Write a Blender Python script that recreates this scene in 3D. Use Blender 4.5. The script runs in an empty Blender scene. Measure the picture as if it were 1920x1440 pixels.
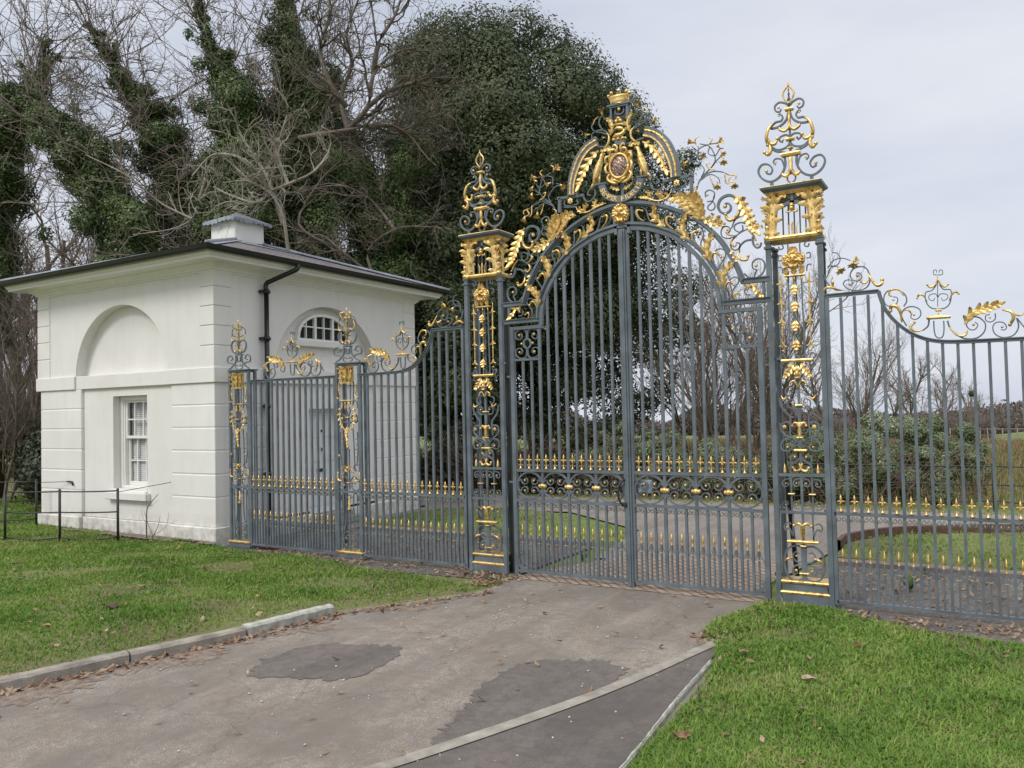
import bpy, math, random
import numpy as np
from math import sin, cos, pi, radians
SC = bpy.context.scene
COL = SC.collection
rng = np.random.default_rng(7)
random.seed(7)
# ------------------------------------------------------------------ camera
YAW, PITCH, ROLL, FPX = 0.5395, 0.0318, -0.0222, 1500.0
CAM = np.array([3.17888, -7.50900, 1.8])
_F = np.array([0, cos(PITCH), sin(PITCH)]); _U = np.array([0, -sin(PITCH), cos(PITCH)]); _X = np.array([1., 0, 0])
_X, _U = _X*cos(ROLL)+_U*sin(ROLL), -_X*sin(ROLL)+_U*cos(ROLL)
_R = np.array([[cos(YAW), -sin(YAW), 0], [sin(YAW), cos(YAW), 0], [0, 0, 1]])
CX, CU, CF = _R@_X, _R@_U, _R@_F
def at(px, py, depth):
    """world point standing `depth` metres ahead of the photographer in a surveyed direction"""
    return CAM+depth*(CF+CX*(px-960)/FPX-CU*(py-720)/FPX)
cam = bpy.data.cameras.new('camera'); camo = bpy.data.objects.new('camera', cam); COL.objects.link(camo)
from mathutils import Matrix, Vector
m = Matrix(((CX[0], CU[0], -CF[0], CAM[0]), (CX[1], CU[1], -CF[1], CAM[1]), (CX[2], CU[2], -CF[2], CAM[2]), (0, 0, 0, 1)))
camo.matrix_world = m
cam.sensor_fit = 'HORIZONTAL'; cam.sensor_width = 36; cam.lens = 36*FPX/1920; cam.clip_end = 3000; cam.clip_start = .05
SC.camera = camo
# ------------------------------------------------------------------ object helpers
def tag(o, label=None, cat=None, group=None, kind=None):
    if label: o['label'] = label
    if cat: o['category'] = cat
    if group: o['group'] = group
    if kind: o['kind'] = kind
    return o
def thing(name, label, cat, loc=(0, 0, 0), group=None):
    o = bpy.data.objects.new(name, None); COL.objects.link(o); o.location = loc
    o.empty_display_size = .1
    return tag(o, label, cat, group)
class MB:
    def __init__(s): s.v = []; s.f = []; s.m = []; s.sm = []; s.n = 0
    def add(s, v, f, mat=0, smooth=False):
        v = np.asarray(v, float).reshape(-1, 3); s.v.append(v)
        for q in f: s.f.append(tuple(i+s.n for i in q)); s.m.append(mat); s.sm.append(smooth)
        s.n += len(v)
        return s
    def box(s, x0, x1, y0, y1, z0, z1, mat=0):
        v = [(x0, y0, z0), (x1, y0, z0), (x1, y1, z0), (x0, y1, z0), (x0, y0, z1), (x1, y0, z1), (x1, y1, z1), (x0, y1, z1)]
        return s.add(v, [(0, 3, 2, 1), (4, 5, 6, 7), (0, 1, 5, 4), (1, 2, 6, 5), (2, 3, 7, 6), (3, 0, 4, 7)], mat)
    def bbox(s, x0, x1, y0, y1, z0, z1, b, mat=0):
        """box with chamfered edges"""
        xs = (x0, x0+b, x1-b, x1); v = []; 
        def P(x, y, z): v.append((x, y, z)); return len(v)-1
        f = []
        A = {}
        for i, (sx, sy, sz) in enumerate([(a, b_, c) for a in (0, 1) for b_ in (0, 1) for c in (0, 1)]):
            X = (x0, x1)[sx]; Y = (y0, y1)[sy]; Z = (z0, z1)[sz]; dx = b*(1-2*sx); dy = b*(1-2*sy); dz = b*(1-2*sz)
            A[sx, sy, sz] = (P(X, Y+dy, Z+dz), P(X+dx, Y, Z+dz), P(X+dx, Y+dy, Z))
        for sx in (0, 1): f.append([A[sx, a, c][0] for a, c in ((0, 0), (1, 0), (1, 1), (0, 1))])
        for sy in (0, 1): f.append([A[a, sy, c][1] for a, c in ((0, 0), (1, 0), (1, 1), (0, 1))])
        for sz in (0, 1): f.append([A[a, c, sz][2] for a, c in ((0, 0), (1, 0), (1, 1), (0, 1))])
        for a in (0, 1):
            for c in (0, 1):
                f.append([A[0, a, c][1], A[1, a, c][1], A[1, a, c][2], A[0, a, c][2]])
                f.append([A[a, 0, c][0], A[a, 1, c][0], A[a, 1, c][2], A[a, 0, c][2]])
                f.append([A[a, c, 0][0], A[a, c, 1][0], A[a, c, 1][1], A[a, c, 0][1]])
        for k in A: f.append(list(A[k]))
        return s.add(v, f, mat)
    def tube(s, P, r, n=6, mat=0, smooth=True, caps=True):
        P = np.asarray(P, float); k = len(P); r = np.broadcast_to(np.asarray(r, float), (k,))
        T = np.gradient(P, axis=0); T /= np.linalg.norm(T, axis=1)[:, None]+1e-12
        ref = np.array([0, 1., 0]) if abs(T[0][1]) < .9 else np.array([1., 0, 0])
        A = np.cross(T, ref); A /= np.linalg.norm(A, axis=1)[:, None]+1e-12
        B = np.cross(T, A)
        an = np.arange(n)*2*pi/n
        V = P[:, None]+r[:, None, None]*(A[:, None]*np.cos(an)[None, :, None]+B[:, None]*np.sin(an)[None, :, None])
        f = [(i*n+j, i*n+(j+1) % n, (i+1)*n+(j+1) % n, (i+1)*n+j) for i in range(k-1) for j in range(n)]
        if caps: f += [tuple(range(n))[::-1], tuple((k-1)*n+j for j in range(n))]
        return s.add(V.reshape(-1, 3), f, mat, smooth)
    def flat(s, pts, w0, w1, d, y=0, mat=0, closed=False):
        """forged flat bar following pts (x,z) in the plane y"""
        p = np.asarray(pts, float); k = len(p)
        if closed: T = np.roll(p, -1, 0)-np.roll(p, 1, 0)
        else: T = np.gradient(p, axis=0)
        T /= np.linalg.norm(T, axis=1)[:, None]+1e-12
        N = np.stack([-T[:, 1], T[:, 0]], 1); w = np.linspace(w0, w1, k)[:, None]/2
        a, b = p+N*w, p-N*w
        yy = np.full(k, y); dd = d/2
        V = np.stack([np.stack([a[:, 0], yy-dd, a[:, 1]], 1), np.stack([b[:, 0], yy-dd, b[:, 1]], 1), np.stack([b[:, 0], yy+dd, b[:, 1]], 1), np.stack([a[:, 0], yy+dd, a[:, 1]], 1)], 1).reshape(-1, 3)
        m_ = k if closed else k-1
        f = [(i*4+j, i*4+(j+1) % 4, ((i+1) % k)*4+(j+1) % 4, ((i+1) % k)*4+j) for i in range(m_) for j in range(4)]
        if not closed: f += [(3, 2, 1, 0), ((k-1)*4, (k-1)*4+1, (k-1)*4+2, (k-1)*4+3)]
        return s.add(V, f, mat)
    def lathe(s, prof, c, n=12, mat=0, axis='z'):
        """prof: (radius, height) pairs about a vertical (or forward) axis at c"""
        pr = np.asarray(prof, float); k = len(pr); an = np.arange(n)*2*pi/n
        V = np.zeros((k, n, 3))
        if axis == 'z': V[..., 0] = pr[:, :1]*np.cos(an); V[..., 1] = pr[:, :1]*np.sin(an); V[..., 2] = pr[:, 1:2]
        elif axis == 'x': V[..., 1] = pr[:, :1]*np.cos(an); V[..., 2] = pr[:, :1]*np.sin(an); V[..., 0] = pr[:, 1:2]
        else: V[..., 0] = pr[:, :1]*np.cos(an); V[..., 2] = pr[:, :1]*np.sin(an); V[..., 1] = pr[:, 1:2]
        V += np.asarray(c)
        f = [(i*n+j, i*n+(j+1) % n, (i+1)*n+(j+1) % n, (i+1)*n+j) for i in range(k-1) for j in range(n)]
        f += [tuple(range(n))[::-1], tuple((k-1)*n+j for j in range(n))]
        return s.add(V.reshape(-1, 3), f, mat, True)
    def ball(s, c, r, mat=0, n=10, sq=1):
        t = np.linspace(0.12, pi-.12, 7)
        return s.lathe([(r*sin(a), -r*cos(a)*sq) for a in t], c, n, mat)
    def grid(s, G, mat=0, smooth=True, flip=False):
        a, b = G.shape[:2]
        f = [(i*b+j, i*b+j+1, (i+1)*b+j+1, (i+1)*b+j) for i in range(a-1) for j in range(b-1)]
        if flip: f = [q[::-1] for q in f]
        return s.add(G.reshape(-1, 3), f, mat, smooth)
    def build(s, name, mats, parent=None, loc=None):
        me = bpy.data.meshes.new(name)
        if not isinstance(mats, (list, tuple)): mats = [mats]
        V = np.concatenate(s.v)
        if parent is not None and loc is None: V = V-np.array(parent.location)
        me.from_pydata(V.tolist(), [], s.f)
        for q in mats: me.materials.append(q)
        me.polygons.foreach_set('material_index', s.m); me.polygons.foreach_set('use_smooth', s.sm)
        me.update()
        o = bpy.data.objects.new(name, me); COL.objects.link(o)
        if parent is not None: o.parent = parent
        return o
def fast_mesh(name, V, F, mat, parent=None, col=None, smooth=False):
    """big numpy mesh; F is (n,3) or (n,4)"""
    me = bpy.data.meshes.new(name); V = np.ascontiguousarray(V, dtype=np.float32); F = np.ascontiguousarray(F, dtype=np.int32)
    if parent is not None: V = V-np.array(parent.location, dtype=np.float32)
    k = F.shape[1]
    me.vertices.add(len(V)); me.vertices.foreach_set('co', V.ravel())
    me.loops.add(F.size); me.loops.foreach_set('vertex_index', F.ravel())
    me.polygons.add(len(F)); me.polygons.foreach_set('loop_start', np.arange(0, F.size, k, dtype=np.int32))
    me.polygons.foreach_set('loop_total', np.full(len(F), k, dtype=np.int32))
    if smooth: me.polygons.foreach_set('use_smooth', np.ones(len(F), dtype=bool))
    me.update(calc_edges=True)
    me.materials.append(mat)
    o = bpy.data.objects.new(name, me); COL.objects.link(o)
    if parent is not None: o.parent = parent
    return o
def copy_tree(o, parent=None):
    c = o.copy(); COL.objects.link(c)
    if parent is not None: c.parent = parent
    for ch in list(o.children): copy_tree(ch, c)
    return c
def spline(p, n=5, closed=False):
    p = np.asarray(p, float); k = len(p)
    if k < 3: return p
    q = np.vstack([2*p[0]-p[1], p, 2*p[-1]-p[-2]]) if not closed else np.vstack([p[-1], p, p[0], p[1]])
    out = []
    for i in range(k-1 if not closed else k):
        a, b, c, d = q[i:i+4]
        for t in np.arange(n)/n:
            out.append(.5*(2*b+(c-a)*t+(2*a-5*b+4*c-d)*t*t+(3*b-a-3*c+d)*t**3))
    if not closed: out.append(p[-1])
    return np.array(out)
# ------------------------------------------------------------------ materials
def new_mat(name):
    m = bpy.data.materials.new(name); m.use_nodes = True; nt = m.node_tree
    return m, nt, nt.nodes['Principled BSDF']
def N(nt, t, **kw):
    n = nt.nodes.new(t)
    for k, v in kw.items():
        if k.startswith('i_'): 
            key = k[2:].replace('_', ' ')
            n.inputs[key].default_value = v
        else: setattr(n, k, v)
    return n
def ramp(nt, fac, stops):
    r = nt.nodes.new('ShaderNodeValToRGB'); nt.links.new(fac, r.inputs[0])
    e = r.color_ramp.elements
    while len(e) < len(stops): e.new(.5)
    for q, (p, c) in zip(e, stops): q.position = p; q.color = (*c, 1) if len(c) == 3 else c
    return r.outputs[0]
def coords(nt, kind='Object'): return nt.nodes.new('ShaderNodeTexCoord').outputs[kind]
def geo_pos(nt): return nt.nodes.new('ShaderNodeNewGeometry').outputs['Position']
def noise(nt, vec, scale, detail=4, rough=.55):
    n = N(nt, 'ShaderNodeTexNoise', i_Scale=scale, i_Detail=detail, i_Roughness=rough); nt.links.new(vec, n.inputs['Vector'])
    return n.outputs[0]
def mixc(nt, fac, a, b, mode='MIX'):
    n = nt.nodes.new('ShaderNodeMix'); n.data_type = 'RGBA'; n.blend_type = mode
    for sock, v in ((n.inputs[0], fac), (n.inputs[6], a), (n.inputs[7], b)):
        if isinstance(v, (int, float)): sock.default_value = v
        elif isinstance(v, tuple): sock.default_value = (*v, 1)
        else: nt.links.new(v, sock)
    return n.outputs[2]
def bump(nt, bs, h, strength=.3, dist=.01):
    b = N(nt, 'ShaderNodeBump', i_Strength=strength, i_Distance=dist); nt.links.new(h, b.inputs['Height']); nt.links.new(b.outputs[0], bs.inputs['Normal'])
def simple(name, c, rough=.6, var=.12, scale=6, metallic=0, bs=.15, bd=.004, fine=60):
    m, nt, p = new_mat(name); v = geo_pos(nt)
    n1 = noise(nt, v, scale); n2 = noise(nt, v, fine, 3)
    lo = tuple(x*(1-var) for x in c); hi = tuple(min(1, x*(1+var)) for x in c)
    nt.links.new(ramp(nt, n1, [(.3, lo), (.7, hi)]), p.inputs['Base Color'])
    p.inputs['Roughness'].default_value = rough; p.inputs['Metallic'].default_value = metallic
    bump(nt, p, n2, bs, bd)
    return m
def leafmat(name, cols, rough=.5, trans=.25, scale=1.2, fine=9):
    """foliage: colour varies by clump and by leaf"""
    m, nt, p = new_mat(name); v = geo_pos(nt)
    a = noise(nt, v, scale, 3); b_ = noise(nt, v, fine, 2)
    ad = N(nt, 'ShaderNodeMath', operation='ADD'); nt.links.new(a, ad.inputs[0]); nt.links.new(b_, ad.inputs[1])
    h = N(nt, 'ShaderNodeMath', operation='MULTIPLY'); nt.links.new(ad.outputs[0], h.inputs[0]); h.inputs[1].default_value = .5
    k = len(cols)
    c = ramp(nt, h.outputs[0], [(.32+.36*i/(k-1), cc) for i, cc in enumerate(cols)])
    nt.links.new(c, p.inputs['Base Color']); p.inputs['Roughness'].default_value = rough
    p.inputs['Specular IOR Level'].default_value = .35
    if trans:
        t = nt.nodes.new('ShaderNodeBsdfTranslucent'); nt.links.new(c, t.inputs[0])
        mx = nt.nodes.new('ShaderNodeMixShader'); mx.inputs[0].default_value = trans
        nt.links.new(p.outputs[0], mx.inputs[1]); nt.links.new(t.outputs[0], mx.inputs[2])
        nt.links.new(mx.outputs[0], nt.nodes['Material Output'].inputs[0])
    return m
def gold_mat():
    m, nt, p = new_mat('gold_leaf'); v = geo_pos(nt)
    n1 = noise(nt, v, 20, 6, .65); n2 = noise(nt, v, 90, 4)
    c = ramp(nt, n1, [(.32, (.26, .15, .055)), (.45, (.72, .48, .17)), (.7, (.95, .73, .33))])
    nt.links.new(c, p.inputs['Base Color']); p.inputs['Metallic'].default_value = .7
    nt.links.new(ramp(nt, n2, [(.3, (.28,)*3), (.7, (.52,)*3)]), p.inputs['Roughness'])
    bump(nt, p, n2, .35, .004)
    return m
M = {}
M['gold'] = gold_mat()
M['iron'] = simple('blue_grey_iron_paint', (.118, .143, .161), .45, .3, 5, bs=.25, bd=.002, fine=120)
M['dark_iron'] = simple('dark_green_iron', (.018, .026, .024), .5, .2, 5)
M['black_iron'] = simple('black_iron', (.02, .021, .022), .5, .2, 9)
M['gutter'] = simple('black_gutter_paint', (.012, .012, .014), .3, .2, 5)
M['shield_red'] = simple('shield_red', (.30, .10, .09), .5, .5, 60)
M['shield_grey'] = simple('shield_grey', (.28, .27, .3), .5, .4, 60)
M['shield_dark'] = simple('shield_dark', (.035, .04, .055), .5, .4, 60)
M['window_paint'] = simple('white_window_paint', (.78, .77, .72), .4, .04, 8)
M['lead'] = simple('lead_sheet', (.24, .27, .31), .5, .25, 8, bs=.4, bd=.01, fine=18)
M['door_paint'] = simple('greyish_door_paint', (.66, .67, .66), .45, .05, 8)
M['blind'] = simple('white_blind', (.78, .80, .80), .6, .05, 8)
def wall_paint():
    m, nt, p = new_mat('cream_render_paint'); v = geo_pos(nt)
    n1 = noise(nt, v, .9, 5, .6)
    mp = N(nt, 'ShaderNodeMapping'); mp.inputs['Scale'].default_value = (5, 5, .7); nt.links.new(v, mp.inputs[0])
    n2 = noise(nt, mp.outputs[0], 1.5, 5, .6)
    c1 = ramp(nt, n1, [(.3, (.71, .69, .652)), (.7, (.785, .768, .738))])
    st = ramp(nt, n2, [(.5, (0, 0, 0)), (.72, (1, 1, 1))])
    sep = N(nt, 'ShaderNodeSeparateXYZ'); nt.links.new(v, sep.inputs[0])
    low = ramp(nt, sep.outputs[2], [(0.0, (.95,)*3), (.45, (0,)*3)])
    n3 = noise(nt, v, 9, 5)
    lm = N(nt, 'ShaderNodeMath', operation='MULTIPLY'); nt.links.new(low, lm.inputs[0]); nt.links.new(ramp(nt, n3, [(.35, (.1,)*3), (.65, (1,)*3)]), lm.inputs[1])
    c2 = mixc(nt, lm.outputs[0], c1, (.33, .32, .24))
    sm = N(nt, 'ShaderNodeMath', operation='MULTIPLY'); nt.links.new(st, sm.inputs[0]); sm.inputs[1].default_value = .16
    nt.links.new(mixc(nt, sm.outputs[0], c2, (.5, .5, .44)), p.inputs['Base Color'])
    p.inputs['Roughness'].default_value = .75
    ng = noise(nt, v, 130, 4); nw = noise(nt, v, 2.2, 3); ad = N(nt, 'ShaderNodeMath', operation='MULTIPLY_ADD'); nt.links.new(nw, ad.inputs[0]); ad.inputs[1].default_value = 4; nt.links.new(ng, ad.inputs[2]); bump(nt, p, ad.outputs[0], .35, .005)
    return m
M['wall'] = wall_paint()
def glass():
    m, nt, p = new_mat('window_glass'); p.inputs['Base Color'].default_value = (.02, .025, .03, 1); p.inputs['Roughness'].default_value = .05
    p.inputs['Transmission Weight'].default_value = 0; p.inputs['Alpha'].default_value = .14
    return m
M['glass'] = glass()
M['dark_room'] = simple('dark_room', (.012, .012, .014), .9, .2)
# ------------------------------------------------------------------ sky and light
SUN_AZ, SUN_EL = radians(-150), radians(48)      # direction towards the sun
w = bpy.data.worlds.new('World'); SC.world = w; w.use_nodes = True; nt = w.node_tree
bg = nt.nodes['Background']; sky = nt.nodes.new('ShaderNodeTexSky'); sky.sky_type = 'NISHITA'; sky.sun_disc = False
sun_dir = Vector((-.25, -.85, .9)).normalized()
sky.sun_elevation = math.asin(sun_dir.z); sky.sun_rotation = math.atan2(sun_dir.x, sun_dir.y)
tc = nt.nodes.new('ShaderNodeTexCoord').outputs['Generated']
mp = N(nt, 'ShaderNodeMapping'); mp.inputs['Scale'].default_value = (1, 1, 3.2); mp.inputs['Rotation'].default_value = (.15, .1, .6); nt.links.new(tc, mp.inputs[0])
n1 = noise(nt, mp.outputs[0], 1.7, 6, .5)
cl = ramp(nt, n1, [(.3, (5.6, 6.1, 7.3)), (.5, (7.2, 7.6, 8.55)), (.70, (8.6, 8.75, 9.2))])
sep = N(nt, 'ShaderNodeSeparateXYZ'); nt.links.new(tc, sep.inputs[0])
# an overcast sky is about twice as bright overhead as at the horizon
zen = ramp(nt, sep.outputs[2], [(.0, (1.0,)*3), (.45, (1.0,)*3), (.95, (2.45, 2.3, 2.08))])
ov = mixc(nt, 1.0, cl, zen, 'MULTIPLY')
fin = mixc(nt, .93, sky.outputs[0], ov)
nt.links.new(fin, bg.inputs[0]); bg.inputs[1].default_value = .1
sl = bpy.data.lights.new('sun', 'SUN'); so = bpy.data.objects.new('sun', sl); COL.objects.link(so)
sl.energy = 1.9; sl.angle = radians(20); sl.color = (1, .96, .90)
so.rotation_euler = sun_dir.to_track_quat('Z', 'Y').to_euler()
vs = SC.view_settings
vs.view_transform = 'Standard'; vs.look = 'None'; vs.exposure = 0; vs.gamma = 1
SC.cycles.max_bounces = 6; SC.cycles.transparent_max_bounces = 12; SC.cycles.use_denoising = True
SC.cycles.diffuse_bounces = 3; SC.cycles.glossy_bounces = 3
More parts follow.
